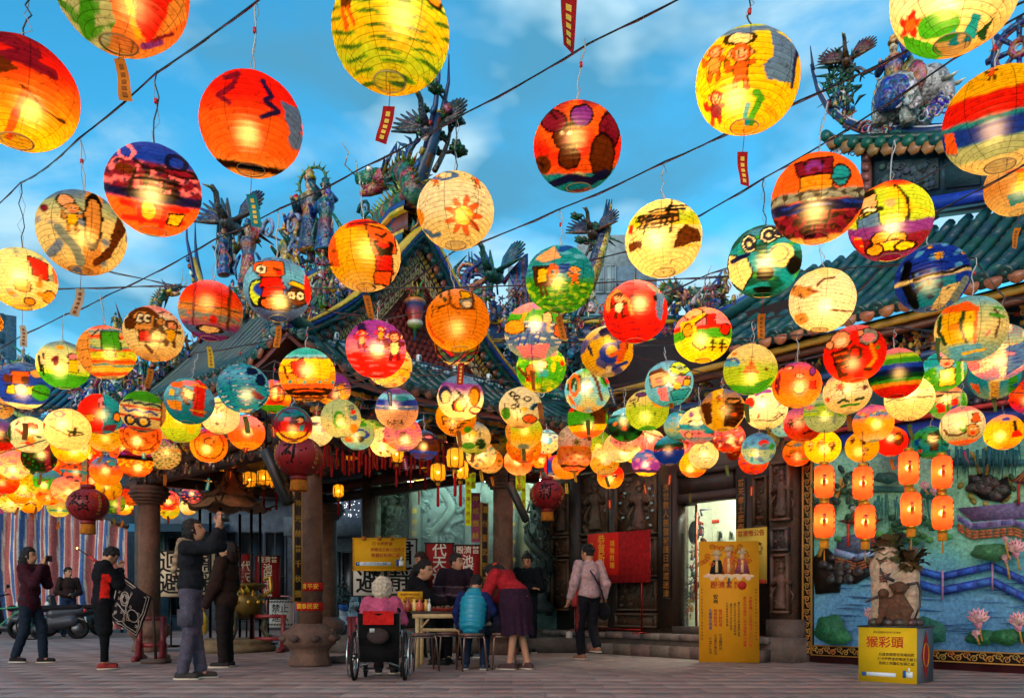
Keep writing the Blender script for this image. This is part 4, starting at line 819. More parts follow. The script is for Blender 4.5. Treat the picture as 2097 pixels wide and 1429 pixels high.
# elephant with rider
m=MB();q=lambda x,y,d=0.:RQ(x,y,-.1+d);GR='#b0a8a4'
m.tube([q(1815,235),q(1850,205),q(1885,195),q(1905,188)],[.28,.36,.34,.26],jit(GR,.05),12);m.ball(q(1912,180),(.27,.25,.29),jit(GR,.05),12,8)
m.tube([q(1925,165),q(1945,178),q(1950,200),q(1944,218)],[.14,.11,.08,.05],jit(GR,.05),9)
for d in(-.12,.12):m.tube([q(1930,178,d),q(1962,168,d),q(1976,158,d)],[.035,.03,.006],'#d8d0b8',6);m.ball(q(1895,178,d*2),(.18,.04,.24),'#a84a4a',9,6)
for x,d in((1822,-.15),(1835,.15),(1880,-.15),(1893,.15)):m.tube([q(x,225,d),q(x-6,250,d),q(x-4,266,d)],[.16,.12,.12],jit(GR,.05),8)
for k in range(26):p=q(RNG.uniform(1820,1900),RNG.uniform(190,235),-.33+RNG.uniform(0,.05));m.ball(p,(.1,.02,.08),jit('#c8c0bc',.12),6,4)
m.ball(q(1852,212,-.28),(.3,.12,.26),'#24408a',12,8);obj('elephant_figure',m,'mosaic',rb,smooth=True)
m=MB();statue(m,q(1836,226),1.05,'#24409a','#c9922c',.2,False);[flame(m,q(1840,165,.1),.55,('#8a8a6a','#c9a24a'),9,1.0)];m.tube([q(1842,190,-.3),q(1848,222,-.35),q(1838,250,-.35)],[.1,.11,.08],'#1d3f9a',8);obj('rider_figure',m,'mosaic',rb,smooth=True)
m=MB();bird(m,q(1742,135),.55,'#6a3424',.3,'#5a2a1c');obj('rooster_figure',m,'mosaic',rb,smooth=True)
m=MB()
for i in range(60):p=q(RNG.normal(1728,14),RNG.uniform(130,225));m.tube([p,p+[RNG.normal(0,.1),0,.1],p+[RNG.normal(0,.25),0,.16+RNG.normal(0,.1)]],[.012,.035,.004],jit('#17503a',.35),4)
crust(m,[q(1715,210),q(1745,235)],.05,40,.06);obj('bamboo_figure',m,'mosaic',rb)['kind']='stuff'
# spoked sun wheel
m=MB();cw=RQ(2082,92,.1);a=np.linspace(0,2*PI,25);Rw=.33
for r_,c,th in((1,'#1d2f7a',.05),(.9,'#a8402c',.03),(.3,'#a8302c',.05),(.2,'#c8c8d0',.03)):m.tube([cw+[Rw*r_*math.cos(t),0,Rw*r_*math.sin(t)]for t in a],th,c,6,cap=False)
for k in range(8):t=k*PI/4;m.tube([cw+[Rw*.25*math.cos(t),0,Rw*.25*math.sin(t)],cw+[Rw*1.3*math.cos(t),0,Rw*1.3*math.sin(t)]],[.03,.045],'#24306a',6)
for k in range(28):t=k*2*PI/28;m.tube([cw+[Rw*1.05*math.cos(t),0,Rw*1.05*math.sin(t)],cw+[Rw*1.28*math.cos(t+.1),0,Rw*1.28*math.sin(t+.1)]],[.03,.004],'#c8b8a0',4)
m.tube([cw-[0,0,Rw],cw-[0,0,Rw+1.2]],.08,'#24406a',8);obj('sun_wheel',m,'mosaic',rb,smooth=True)

# ------------------------------------------------------------------ rear hall
rear=thing('temple_rear_hall','rear temple hall with lit carved stone wall and crowded dragon ridge','temple',(0,16.3,0))
RW=lambda px,py,Y=16.3:P(px,py,Y)-np.array([0,16.3,0])
def RB(par,name,x0,y0,x1,y1,Y,th,col,m='stone'):
 a,b=RW(x0,y0,Y),RW(x1,y1,Y);return obj(name,MB().box(((a[0]+b[0])/2,a[1]+th/2,(a[2]+b[2])/2),(b[0]-a[0],th,a[2]-b[2]),col),m,par)
RB(rear,'back_wall',740,880,1175,1290,16.3,.2,'#7f938a')
obj('upper_wall',MB().box((1.6,.9,4.6),(6.6,.15,2.6),'#2a2420'),'wood',rear);obj('hall_floor',MB().box((-.9,-.9,.12),(4.4,2.6,.24),'#5f544c'),'stone',rear)
def rrelief(x0,y0,x1,y1,n,col,figs,Y=16.2):
 a,b=RW(x0,y0,Y),RW(x1,y1,Y);o=obj('carved_panel',MB().box(((a[0]+b[0])/2,a[1]+.03,(a[2]+b[2])/2),(b[0]-a[0],.06,a[2]-b[2]),col),'stone',rear);r=MB()
 for i in range(n):
  p=np.array([RNG.uniform(a[0],b[0]),a[1],RNG.uniform(b[2],a[2])]);z=RNG.uniform(.05,.11)
  if i%3==0:scroll(r,p,z,col)
  elif i%3==1:r.ball(p,(z,z*.6,z*.8),col,7,5)
  else:r.tube([p,p+[z*RNG.normal(),-.04,z],p+[z*RNG.normal()*2,0,2*z]],[z*.4,z*.35,z*.1],col,6)
 if figs:dragon(r,[np.array([(a[0]+b[0])/2+.25*math.sin(k*1.3)*(b[0]-a[0]),a[1]-.05,b[2]+(a[2]-b[2])*k/8])for k in range(8,0,-1)],.09,col,col,1.2)
 r.c=[np.tile(jit(col,.1),(len(c),1))for c in r.c];q=obj('carving',r,'stone',o,smooth=True);q['kind']='stuff'
rrelief(778,985,836,1105,60,'#50645a',0);rrelief(862,985,950,1200,90,'#6f8a86',1);rrelief(778,1110,836,1230,40,'#475a52',0)
for x0,x1,c in((742,768,'#3a3430'),(768,777,'#6a7a70'),(838,860,'#5a6a60'),(952,984,'#6a7a74'),(1042,1062,'#7f8f88')):RB(rear,'pillar',x0,940,x1,1280,16.0,.25,c)
for x0,x1,y0,y1,s in((842,856,1035,1150,'護國行為民'),(1046,1058,1020,1200,'乾坤合道永')):
 a,b=RW(x0,y0,15.98),RW(x1,y1,15.98);o=obj('couplet_board',MB().box(((a[0]+b[0])/2,a[1],(a[2]+b[2])/2),(b[0]-a[0],.03,a[2]-b[2]),'#6a7068'),'stone',rear);text('lettering','\n'.join(s),(b[0]-a[0])*.8,'#b89a3a',o,face_M(((a[0]+b[0])/2,a[1]-.02,(a[2]+b[2])/2),(1,0,0),(0,0,1)),line=(a[2]-b[2])/5/((b[0]-a[0])*.8))
RB(rear,'lit_door_slab',1062,985,1130,1250,16.15,.05,'#b8b494','paint');RB(rear,'door_post',1118,960,1132,1260,15.9,.2,'#4a4440');RB(rear,'lintel',740,900,1180,962,15.7,.3,'#2a1c18','wood')  # pale slab carries the doorway's brightness in its colour, not a lamp
# coiled dragon pillar in the doorway
m=MB();c=RW(1103,1255,15.6);m.lathe([(.28,0),(.3,.1),(.22,.2),(.17,.24),(.16,2.4)],c,'#24302c',12);dragon(m,[c+np.array([.2*math.cos(k*.9),.2*math.sin(k*.9),2.0-k*.17])for k in range(11)],.1,'#2a3a34','#2f4a40',1.2,(-.3,-1,0));crust(m,[c+[0,-.2,.4],c+[0,-.2,2.2]],.1,60,.06,['#24302c','#33443c'],.1)
m.c=[np.tile(jit('#26322e',.15),(len(x),1))for x in m.c];obj('dragon_pillar',m,'darkstone',rear,smooth=True)
for x0,x1,zz in((-1.9,.6,3.05),):obj('fluorescent_tube',MB().tube([(x0,-.75,zz),(x1,-.75,zz)],.02,(.72,1,.86),8),emis('hall_tube',65),rear)
# rear roof
def rr2(s,k):t=abs(s-1.9)/2.6;return np.array([s,-1.6+2.3*k,4.15+.25*max(0,t-.6)**2*(1-k)+1.75*k**1.1])
roof_side(rear,rr2,-.9,4.6,30,.05,'#083634','#0b222a')
m=MB()
for z0,z1,hw,c in((0,.12,.2,'#24506a'),(.12,.18,.22,'#c9a22c'),(.18,.5,.12,'#24406a'),(.5,.56,.2,'#c9a22c'),(.56,.66,.16,'#1d5a5a')):m.box((1.9,.75,5.85+(z0+z1)/2),(5.6,hw*2,z1-z0),c)
r2=obj('main_ridge',m,'glaze',rear)
def R2(px,py,Y=16.95):return P(px,py,Y)-np.array([0,16.3,0])
m=MB();crust(m,[R2(925,640),R2(1120,650),R2(1300,670),R2(1600,680)],.08,300,.1,up=.22);obj('ridge_figures',m,'mosaic',r2)['kind']='stuff'
m=MB();crust(m,[R2(940,740,15.6),R2(1100,740,15.6),R2(1300,750,15.6)],.15,130,.09,up=.25);obj('slope_figures',m,'mosaic',rear)['kind']='stuff'
def sc2(name,fn):m=MB();fn(m);obj(name,m,'mosaic',r2,smooth=True)
sc2('flame_scrolls',lambda m:(flame(m,R2(962,620),1.0,('#1d3f8a','#a8552a','#1c6a5a'),7,.8),[scroll(m,R2(x,y),.22,c)for x,y,c in((945,600,'#c8b8a0'),(975,580,'#1d3f8a'),(985,610,'#a8402c'),(955,560,'#c9722c'))],[m.tube([R2(x,570),R2(x-2,515)],[.04,.008],'#1d2f6a',5)for x in(962,968)]))
sc2('phoenix_figure',lambda m:(bird(m,R2(1012,565),.95,'#1c5a4a',-.6,'#24508a',False),[m.tube([R2(1030,580),R2(1045+5*k,560-6*k),R2(1060+3*k,590+12*k),R2(1050,620+8*k)],[.06,.08,.07,.02],jit(['#1d3f8a','#2a5a9a','#8a3a3a'][k%3]),6)for k in range(7)]))
sc2('dragon_figure',lambda m:dragon(m,[R2(1400,612),R2(1375,590),R2(1362,612),R2(1340,640),R2(1320,600),R2(1300,590),R2(1285,640),R2(1262,600),R2(1240,620)],.17,'#1c6a4a','#b0602c',1.1,(1,-.3,0)))
sc2('dragon_figure',lambda m:dragon(m,[R2(1500,640),R2(1530,620),R2(1550,600),R2(1570,620),R2(1585,640),R2(1598,600)],.15,'#24508a','#8a3a2c',1.0,(-1,-.2,.2)))
sc2('flame_pearl',lambda m:(flame(m,R2(1455,640),.75,('#a8402c','#c9722c'),9,1.3),m.ball(R2(1455,602)-[0,.1,0],.17,'#c8c0b0',10,7),m.ball(R2(1455,602)-[0,.22,0],.1,'#8a2a20',8,6),[scroll(m,R2(1430+10*k,645),.14,['#1d3fa0','#c8c8d0'][k%2])for k in range(8)]))
sc2('swallow_tail',lambda m:([m.tube([R2(1190+o,600),R2(1215+o,540),R2(1235+o,470),R2(1243+o,408)],[.14,.11,.07,.01],c,7)for o,c in((0,'#24406a'),(10,'#c9a22c'),(5,'#1d2f6a'))],bird(m,R2(1215,480),.7,'#5a4030',-.5,'#24406a'),pine(m,R2(1190,540),.8,7)))
# ------------------------------------------------------------------ town buildings behind
def block(name,label,x0,x1,y0,Y,depth,col,rows=(),m='rough',roof=None,ybase=None):
 a=P(x0,y0,Y);b=P(x1,y0,Y);h=a[2];t=thing(name,label,'building',((a[0]+b[0])/2,Y,0));w_=b[0]-a[0]
 obj('wall',MB().box((0,depth/2,h/2),(w_,depth,h),col),m,t)
 for(wx0,wy0,wx1,wy1,nx,kind)in rows:
  p,q=P(wx0,wy0,Y),P(wx1,wy1,Y);W=(q[0]-p[0])/nx
  for i in range(nx):
   cx=p[0]+W*(i+.5)-t.location[0];cz=(p[2]+q[2])/2;hh=p[2]-q[2]
   o=obj('window',MB().box((cx,-.02,cz),(W*.82,.06,hh),{'d':'#10161c','g':'#5f8a6a','w':'#8aa0a8','k':'#0c0c0e','b':'#35566e'}[kind]),'plastic',t)
   f=MB()
   for u in(-.41,0,.41):f.box((cx+W*u,-.06,cz),(.05,.05,hh),'#8a9498' if kind!='k' else '#2a2c30')
   for u in(-.5,0,.5):f.box((cx,-.062,cz+hh*u),(W*.82,.05,.05),'#8a9498' if kind!='k' else '#2a2c30')
   obj('frame',f,'paint',o)
 return t
bA=block('town_house','grey tiled street house with blue window frames behind the incense burner',300,600,880,27,6,'#66707c',((338,905,420,1010,3,'b'),(430,960,560,1010,4,'d'),(310,1085,340,1140,1,'g'),(345,1100,420,1260,2,'k'),(440,1090,590,1270,3,'k')))
obj('awning',MB().sheet(lambda u,v:(-4.6+4.9*u,-1.2*v,3.35-.35*v),8,2,lambda u,v:jit('#3f6a78',.1)),'metal',bA);obj('balcony',MB().box((1.2,-.3,4.2),(4.0,.6,.18),'#5a646a'),'stone',bA)
bB=block('town_house','dark grey town house speckled with tiny lights right of the front column',600,790,985,24,6,'#545c68',((655,1060,690,1085,1,'d'),(612,1130,740,1270,3,'k')))
m=MB()
for i in range(150):p=P(RNG.uniform(610,780),RNG.uniform(1020,1085),23.95);m.box(p-np.array(bB.location),(.025,.02,.025),(.9,.95,1))
obj('fairy_lights',m,emis('fairy',1.2),bB)['kind']='stuff'
obj('canopy',MB().box((0,-.5,2.9),(2.6,1.0,.5),'#4a545c'),'stone',bB)
bC=block('town_house','pale concrete house with roof lattice rising behind the dragon ridge',1040,1345,545,34,8,'#7a8c98',((1215,545,1262,600,2,'w'),(1060,560,1120,590,2,'w')))
obj('roof_room',MB().box((1.2,2,bC.location[2]+14.9),(2.6,3,1.6),'#8f999c'),'rough',bC)
bD=block('high_rise','distant grey concrete high rise at the left frame edge',-60,27,640,90,14,'#5a7484');bD.rotation_euler[2]=.53
for i in range(14):
 for j in range(2):obj('window',MB().box((-1.4+2*j,-.05,5+2.0*i),(1.0,.2,1.1),'#3f5866'),'plastic',bD)
for x,w_ in((18,34),(60,36)):
 Y=60;a=P(x,730,Y);r_=w_/2/F*Y;m=MB();m.lathe([(r_,0),(r_,2.2),(r_*.98,2.25),(r_*.2,2.6)],(0,0,0),'#46606c',14);t=thing('water_tank','round steel water tank on a roof beside the high rise','water tank',(a[0],Y,a[2]-2.6),0,'roof water tanks');obj('tank_body',m,'metal',t);obj('stand',MB().box((0,0,-(a[2]-2.6)/2),(r_*1.7,r_*1.7,a[2]-2.6),'#4a5a64'),'rough',t)
bE=block('town_house','low bluish house behind the striped tarpaulin',-150,260,900,38,6,'#3f4f5a',((40,930,240,990,5,'d'),))
# blue roofed gate at far left
gt=thing('temple_gate','small blue tiled temple gate roof behind the left lantern cluster','gate',P(110,1237,22)*[1,1,0])
def g2(s,k):t=abs(s)/2.6;return np.array([s,-1.0+1.4*k,5.6+.5*max(0,t-.4)**2*(1-k)+1.0*k])
roof_side(gt,g2,-2.6,2.6,22,.06,'#1a5a78','#16384f')
m=MB();m.box((0,.5,6.7),(5.4,.25,.4),'#24506a');crust(m,[(-2.7,.3,6.9),(2.7,.3,6.9)],.1,120,.12,up=.18);obj('main_ridge',m,'glaze',gt)['kind']='stuff'
m=MB();crust(m,[(1.0,-1.05,5.9),(2.4,-1.0,6.2)],.1,50,.12,['#c8ccd8','#1d3fa0','#a8302c','#c8ccd8'],.2);obj('corner_flowers',m,'mosaic',gt)['kind']='stuff'
for x in(-2.2,2.2):obj('gate_post',MB().lathe([(.22,0),(.2,.2),(.19,5.5)],(x,.2,0),'#4a4038',10),'stone',gt)
obj('gate_beam',MB().box((0,.2,5.3),(5,.3,.4),'#3a2a24'),'wood',gt)

# ------------------------------------------------------------------ props
UP=(0,0,1)
def board(name,label,cat,px0,py0,px1,py1,Y,bg,lines,edge='#2a1c14',ink='#0e0c0c',yaw=0.,pole=True,th=.03,group=None,extra=None):
 """upright sign board on a pole; lines: (text, cx, cy, size) in 0..1 of the board, size as fraction of its height"""
 a,b=P(px0,py0,Y),P(px1,py1,Y);w_,h_=b[0]-a[0],a[2]-b[2];cx,cz=(a[0]+b[0])/2,(a[2]+b[2])/2
 t=thing(name,label,cat,(cx,Y,0),yaw,group)
 obj('panel',MB().box((0,0,cz),(w_,th,h_),bg),'print',t)
 m=MB();e=.022
 for c,d in(((0,0,cz+h_/2),(w_+2*e,th*1.5,e)),((0,0,cz-h_/2),(w_+2*e,th*1.5,e)),((-w_/2,0,cz),(e,th*1.4,h_-e)),((w_/2,0,cz),(e,th*1.4,h_-e))):m.box(c,d,edge)
 obj('edge',m,'wood',t)
 if pole:obj('pole',MB().tube([(0,.03,0),(0,.03,cz-h_/2)],.018,'#1c1614',8).box((0,.03,.02),(.3,.3,.04),'#2a2420'),'metal',t)
 for L in lines:
  s,u,v,sz=L[:4];text('lettering',s,sz*h_,L[4]if len(L)>4 else ink,t,face_M((-w_/2+u*w_,-th/2-.004,cz+h_/2-v*h_),(1,0,0),UP),line=L[5]if len(L)>5 else 1.0,sp=L[6]if len(L)>6 else 1)
 t['_']=0;del t['_'];t_info[t.name]=(w_,h_,cz);return t
t_info={}
board('procession_board','white board with the black characters for avoid beside the photographing man','sign',320,1128,378,1222,16.0,'#cdb89a',[('迴',.5,.27,.5),('避',.5,.74,.5)])
board('procession_board','white board with the black characters for silence behind the photographing man','sign',384,1126,442,1218,16.2,'#cdb89a',[('肅',.5,.27,.5),('靜',.5,.74,.5)])
board('procession_board','red board with pale deity name characters beside the striped barrier','sign',524,1138,573,1222,17.0,'#8a1c1c',[('殿濟普',.5,.1,.16,'#c8c0a0'),('池\n府\n千\n歲',.5,.6,.23,'#cfc8a8',.85)],edge='#5a1010')
board('procession_board','narrow red board half hidden behind the brown jacketed person','sign',490,1134,518,1210,17.2,'#8a1c1c',[('代\n天',.5,.5,.3,'#c8c0a0')],edge='#5a1010')
board('procession_board','white board with the black avoid characters under the yellow notice','sign',722,1108,788,1220,13.6,'#c8bcae',[('迴',.5,.27,.48),('避',.5,.76,.48)])
board('procession_board','white board with black silence characters behind the black jacketed woman','sign',792,1104,853,1216,13.7,'#c8bcae',[('肅',.5,.27,.48),('靜',.5,.76,.48)])
board('procession_board','red board reading heaven patrol in pale characters behind the striped polo man','sign',872,1112,928,1222,13.3,'#8f1f1c',[('代\n天\n巡\n狩',.5,.5,.27,'#cfc4b0',.88)],edge='#2a1612',yaw=.05)
board('procession_board','red board with pale deity name characters beside the dark stone column','sign',932,1116,984,1224,13.2,'#8f1f1c',[('殿濟普',.5,.1,.15,'#cfc4b0'),('池\n府\n千\n歲',.5,.58,.22,'#cfc4b0',.85)],edge='#2a1612',yaw=.05)
# yellow notice clipped over the white board
t=board('notice_board','yellow notice with red text and blue thumb clipped on white board','sign',724,1102,830,1167,13.4,'#d8960f',[('打卡按讚者',.56,.18,.13,'#a02818'),('即贈送王爺公加持之',.66,.36,.12,'#a02818'),('限量紅包袋乙組',.62,.54,.13,'#a02818'),('府城普濟殿粉絲專頁',.42,.80,.085,'#1a2030')],pole=False,th=.012,edge='#c8860c')
w_,h_,cz=t_info[t.name]
def thumb(par,c,s,d):
 m=MB();c=np.array(c)
 m.box(c+[-.42*s,0,0],(.3*s,.006,.8*s),'#24488a');m.box(c+[.05*s,0,-.05*s],(.6*s,.006,.62*s),'#d8d8d4');m.tube([c+[0,0,.2*s],c+[.02*s,0,.5*s],c+[.12*s,0,.72*s]],[.14*s,.12*s,.09*s],'#d8d8d4',6)
 for k in range(3):m.box(c+[.1*s,-.004,(.08-.17*k)*s],(.5*s,.002,.02*s),'#8a8a88')
 obj('thumb_sign',m,'print',par)
def searchbar(par,c,w_,h_):
 c=np.array(c);obj('search_bar',MB().box(c,(w_,.004,h_),'#d8dce0'),'print',par);obj('badge',MB().box(c+[-w_/2-h_*.6,0,0],(h_,.004,h_),'#24488a'),'print',par);text('lettering','f',h_*.95,'#f0f0f0',par,face_M(c+[-w_/2-h_*.5,-.004,0],(1,0,0),UP))
searchbar(t,(-.08*w_,-.008,cz-.30*h_),w_*.6,h_*.11);thumb(t,(.42*w_,-.012,cz-.27*h_),h_*.27,1)
for u in(-.3,0,.25):obj('clip',MB().box((u*w_,-.01,cz+h_/2),(.05,.05,.06),'#b05a1c'),'plastic',t)
# orange standing banner
tb=G(1493,1357);b0,b1=G(1436,1356),G(1554,1360);yw=math.atan2(b1[1]-b0[1],b1[0]-b0[0])*.35;W_=.80;H_=1.66
ban=thing('standing_banner','tall orange standing banner with three deity figures and columns of red text','banner',tb,yw)
rl_=rotx(-.06)
obj('panel',MB().box((0,0,H_/2+.01),(W_,.02,H_),'#cf860e',None).move(rl_),'print',ban)
def bt(s,u,v,sz,col,line=1.,sp=1.):p=rl_@np.array([-W_/2+u*W_,-.016,H_-v*H_]);text('lettering',s,sz,col,ban,face_M(p,(1,0,0),rl_@np.array([0,0,1.])),line=line,sp=sp)
bt('殿濟普',.38,.36,.1,'#a81c14');obj('seal',MB().tube([rl_@np.array([.22*W_,-.012,H_*.64]),rl_@np.array([.22*W_,-.017,H_*.64])],.06,'#b02418',18),'print',ban);bt('府\n城',.62,.36,.05,'#a81c14')
bt('安\n奉',.28,.48,.075,'#1c1410');bt('\n'.join('中華民國一〇五年西元二〇一六年'),.86,.66,.046,'#b02818',1.0);bt('\n'.join('歲次丙申猴年值年太歲管仲大將軍'),.765,.66,.046,'#b02818',1.0)
bt('\n'.join('農曆正月初四子時開廟門迎春'),.665,.64,.032,'#3a2014',1.15);bt('\n'.join('農曆正月初九天公聖誕祈福'),.60,.64,.032,'#3a2014',1.15);bt('\n'.join('農曆正月十五元宵燈會'),.535,.62,.032,'#3a2014',1.15);bt('\n'.join('凡向本殿安奉者恭請'),.47,.60,.032,'#3a2014',1.15)
bt('\n'.join('龍內財利燈'),.36,.63,.048,'#b02818');bt('\n'.join('拜亭財利燈'),.275,.63,.048,'#b02818');bt('\n'.join('太歲燈光明燈'),.19,.64,.048,'#20306a');bt('\n'.join('每盞陸仟元'),.36,.83,.045,'#3a2014');bt('\n'.join('每盞參仟陸佰元'),.275,.85,.04,'#3a2014');bt('\n'.join('每盞伍佰元'),.19,.86,.045,'#3a2014')
for u in(.05,.95):bt('\n'.join('安奉太歲消災祈福添丁進財平安賜福'),u,.6,.03,'#8a4a14',1.5)
m=MB()
for x,c,hh in((-.16,'#1c1418',.30),(.0,'#c8642c',.36),(.18,'#8a3a4a',.32)):
 z=H_*.735;m.prism([(x-.1,z),(x+.1,z),(x+.06,z+hh*.6),(x,z+hh*.75),(x-.06,z+hh*.6)],-.016,-.012,c);m.prism([(x-.03,z+hh*.62),(x+.03,z+hh*.62),(x+.03,z+hh*.85),(x-.03,z+hh*.85)],-.018,-.0162,'#c89a78');m.prism([(x+.055*math.cos(a)*(1+.25*(k%2)),z+hh*.9+.06*math.sin(a)*(1+.25*(k%2)))for k,a in enumerate(np.linspace(-.3,PI+.3,11))],-.019,-.0182,'#b89a6a');m.prism([(x-.02,z+.02),(x+.02,z+.02),(x+.015,z+hh*.6),(x-.015,z+hh*.6)],-.0185,-.0178,'#d8b070')
obj('deity_print',m.move(rl_),'print',ban)['kind']='stuff'
m=MB()
for k in range(16):x=-.3+.04*k;m.ball(rl_@np.array([x,-.012,H_*(.715+.012*math.sin(k*2.1))]),(.045,.004,.02+.012*(k%3)),jit('#d8b088',.08),9,5)
for k in range(26):scroll(m,rl_@np.array([RNG.uniform(-.36,.36),-.013,H_*RNG.uniform(.8,.97)]),.04,'#b85a14')
obj('cloud_print',m,'print',ban)['kind']='stuff'
obj('back_stay',MB().tube([(0,.02,H_*.7),(0,.42,.0)],.012,'#3a3a3a',6),'metal',ban)
# yellow wall notice beside the banner
t0,t1=fp(1510,off=-.2),fp(1572,off=-.2);z1,z0=fp(1540,1081,-.2)[1],fp(1540,1195,-.2)[1]
nb=thing('wall_notice','yellow wall notice with small text behind the orange banner','poster',(FO[0],FO[1],0),FA)
obj('sheet',MB().box(((t0+t1)/2,-.22,(z0+z1)/2),(t1-t0,.02,z1-z0),'#c9a03a'),'print',nb);obj('red_border',MB().box(((t0+t1)/2,-.233,z0+.03),(t1-t0,.006,.06),'#b03a28'),'print',nb)
text('lettering','普濟殿公告',.09,'#a02418',nb,face_M(((t0+t1)/2,-.236,z1-.08),(1,0,0),UP));text('lettering','新春祈福活動\n正月初一至十五\n敬邀信眾參加',.06,'#2a2018',nb,face_M(((t0+t1)/2,-.236,z1-.3),(1,0,0),UP))
# red new year poster on its stand
t0,t1=fp(1205,off=-.5),fp(1331,off=-.5);z1,z0=fp(1268,1089,-.5)[1],fp(1268,1193,-.5)[1];pm=(t0+t1)/2
rp_=thing('poster_stand','red notice board on thin red legs with gold new year calligraphy','notice board',(FO[0]+math.cos(FA)*pm+.5*math.sin(FA),FO[1]+math.sin(FA)*pm-.5*math.cos(FA),PLZ),FA)
w_,h_=t1-t0,z1-z0;zc=(z0+z1)/2-PLZ
obj('panel',MB().box((0,0,zc),(w_,.03,h_),'#8a1214'),'cloth',rp_);m=MB()
for x in(-w_*.38,w_*.36):m.tube([(x,.02,0),(x,.02,zc)],.016,'#8a1a1a',8);m.box((x,.02,.01),(.06,.4,.02),'#8a1a1a')
m.tube([(-w_*.38,.02,.06),(w_*.36,.02,.06)],.014,'#8a1a1a',6);obj('leg_frame',m,'metal',rp_)
sh=obj('calligraphy_sheet',MB().box((-w_*.24,-.02,zc+.08*h_),(w_*.52,.006,h_*.84),'#b81c14'),'paper',rp_)
text('lettering','恭\n賀\n新\n禧',h_*.2,'#d88a1c',sh,face_M((-w_*.26,-.026,zc+.08*h_),(1,0,0),UP),line=.95);text('lettering','福\n猴\n獻\n瑞',h_*.13,'#d88a1c',sh,face_M((-w_*.08,-.026,zc+.06*h_),(1,0,0),UP),line=1.1);text('lettering','財\n源\n廣\n進',h_*.1,'#d88a1c',sh,face_M((-w_*.43,-.026,zc+.12*h_),(1,0,0),UP),line=1.0)
# sign box and radish monkey sculpture
bc=G(1817,1397);bx=thing('display_box','yellow fronted sign box with grey side and red diamond under the monkey sculpture','box',bc,-.0)
kk=bc[1]/F;BW,BH,BD=116*kk,113*kk,.52;yb=.33;Rb=rotz(-.74)
m=MB().box((0,BD/2,BH/2),(BW,BD,BH),'#5f6066');obj('carton',m.move(Rb),'paint',bx);obj('lid',MB().box((0,BD/2,BH+.008),(BW+.02,BD+.02,.016),'#2a2a2c').move(Rb),'paint',bx)
fr_=obj('front_print',MB().box((0,-.004,BH/2),(BW-.004,.006,BH-.004),'#d8a80c').move(Rb),'print',bx)
def xt(s,u,v,sz,col):p=Rb@np.array([-BW/2+u*BW,-.011,BH-v*BH]);text('lettering',s,sz,col,fr_,face_M(p,Rb@np.array([1,0,0.]),UP))
xt('猴彩頭',.46,.28,BH*.22,'#b02414');xt('凡燈會期間至現場拍照',.66,.49,BH*.062,'#2a2010');xt('打卡按讚者即贈送王爺公',.67,.57,BH*.062,'#2a2010');xt('加持之限量紅包袋乙組',.66,.65,BH*.062,'#2a2010');xt('府城普濟殿粉絲專頁',.4,.855,BH*.055,'#1a1a20');xt('府城普濟殿丙申年元宵燈會',.5,.09,BH*.04,'#6a4a14')
g_=bpy.data.objects.new('social_badge',None);bpy.data.objects.remove(g_)
m=MB().box((-.1*BW,-.010,BH*.145),(BW*.5,.003,BH*.07),'#d0d4d8').box((-.40*BW,-.010,BH*.145),(BH*.07,.003,BH*.07),'#24488a');obj('search_bar',m.move(Rb),'print',fr_)
m=MB();s_=BH*.16;c_=np.array([.36*BW,-.012,BH*.17]);m.box(c_+[-.42*s_,0,0],(.3*s_,.004,.8*s_),'#24488a');m.box(c_+[.1*s_,0,-.05*s_],(.7*s_,.004,.66*s_),'#d8d8d4');m.box(c_+[.05*s_,0,.45*s_],(.22*s_,.004,.5*s_),'#d8d8d4');obj('thumb_sign',m.move(Rb),'print',fr_)
c_=np.array([BW/2+.003,BD*.5,BH/2]);m=MB();m.add([c_+[.002,-.14,0],c_+[.002,0,-BH*.45],c_+[.002,.14,0],c_+[.002,0,BH*.45]],[[0,1,2,3]],'#a01c1c');m.tube([c_+[.004+0*a,.085*math.cos(a),.12*math.sin(a)]for a in np.linspace(0,2*PI,20)],.006,'#c07a2a',4,cap=False);obj('diamond_print',m.move(Rb),'print',bx)['kind']='stuff'
sc=thing('radish_sculpture','carved pale radish sculpture with brown leaf crown and two clay monkeys','sculpture',bc+Rb@np.array([.0,BD*.5,BH+.016]),-.42);q=F/(bc[1]+.2)
S=1/q
pr=[('c',np.array([-.10,.02,.05]),np.array([-.10,.02,.62]),.135,.15),('c',np.array([-.10,.02,.62]),np.array([-.09,.02,.74]),.15,.12),('c',np.array([.11,.04,.05]),np.array([.11,.04,.55]),.11,.12)]
V,Fc=surfnet(pr,.016,.04);m=MB();m.add(V,Fc,C('#cda688')*(1+.14*wob(V*[1,1,30],1.2))[:,None]);obj('radish',m,mat('clay',.75,.25,.6,70,.3,25),sc,smooth=True)
text('lettering','猴\n菜\n頭',.085,'#5a2018',sc,face_M((-.12,-.132,.56),(1,0,0),UP))
m=MB()
for i in range(130):
 a=i*2.4;base=np.array([-.08,.02,.74])if i%3 else np.array([.12,.04,.63]);r_=RNG.uniform(.06,.2);e=base+np.array([math.cos(a)*r_,math.sin(a)*r_*.8,RNG.uniform(-.05,.22)]);n=e-base;sd_=np.cross(n,[0,0,1]);sd_=sd_/(np.linalg.norm(sd_)+1e-6)*.045;t_=e+n*.25-[0,0,.05]
 m.add([base,base+n*.6+sd_,e+sd_*1.3,t_,e-sd_*1.3,base+n*.6-sd_,base+n*.7+[0,0,.02]],[[0,1,6],[1,2,6],[2,3,6],[3,4,6],[4,5,6],[5,0,6]],jit(['#6a5230','#5a5a34','#7a6440'][i%3],.2))
obj('leaf_crown',m,'glaze',sc)['kind']='stuff'
br='#5c3c28'
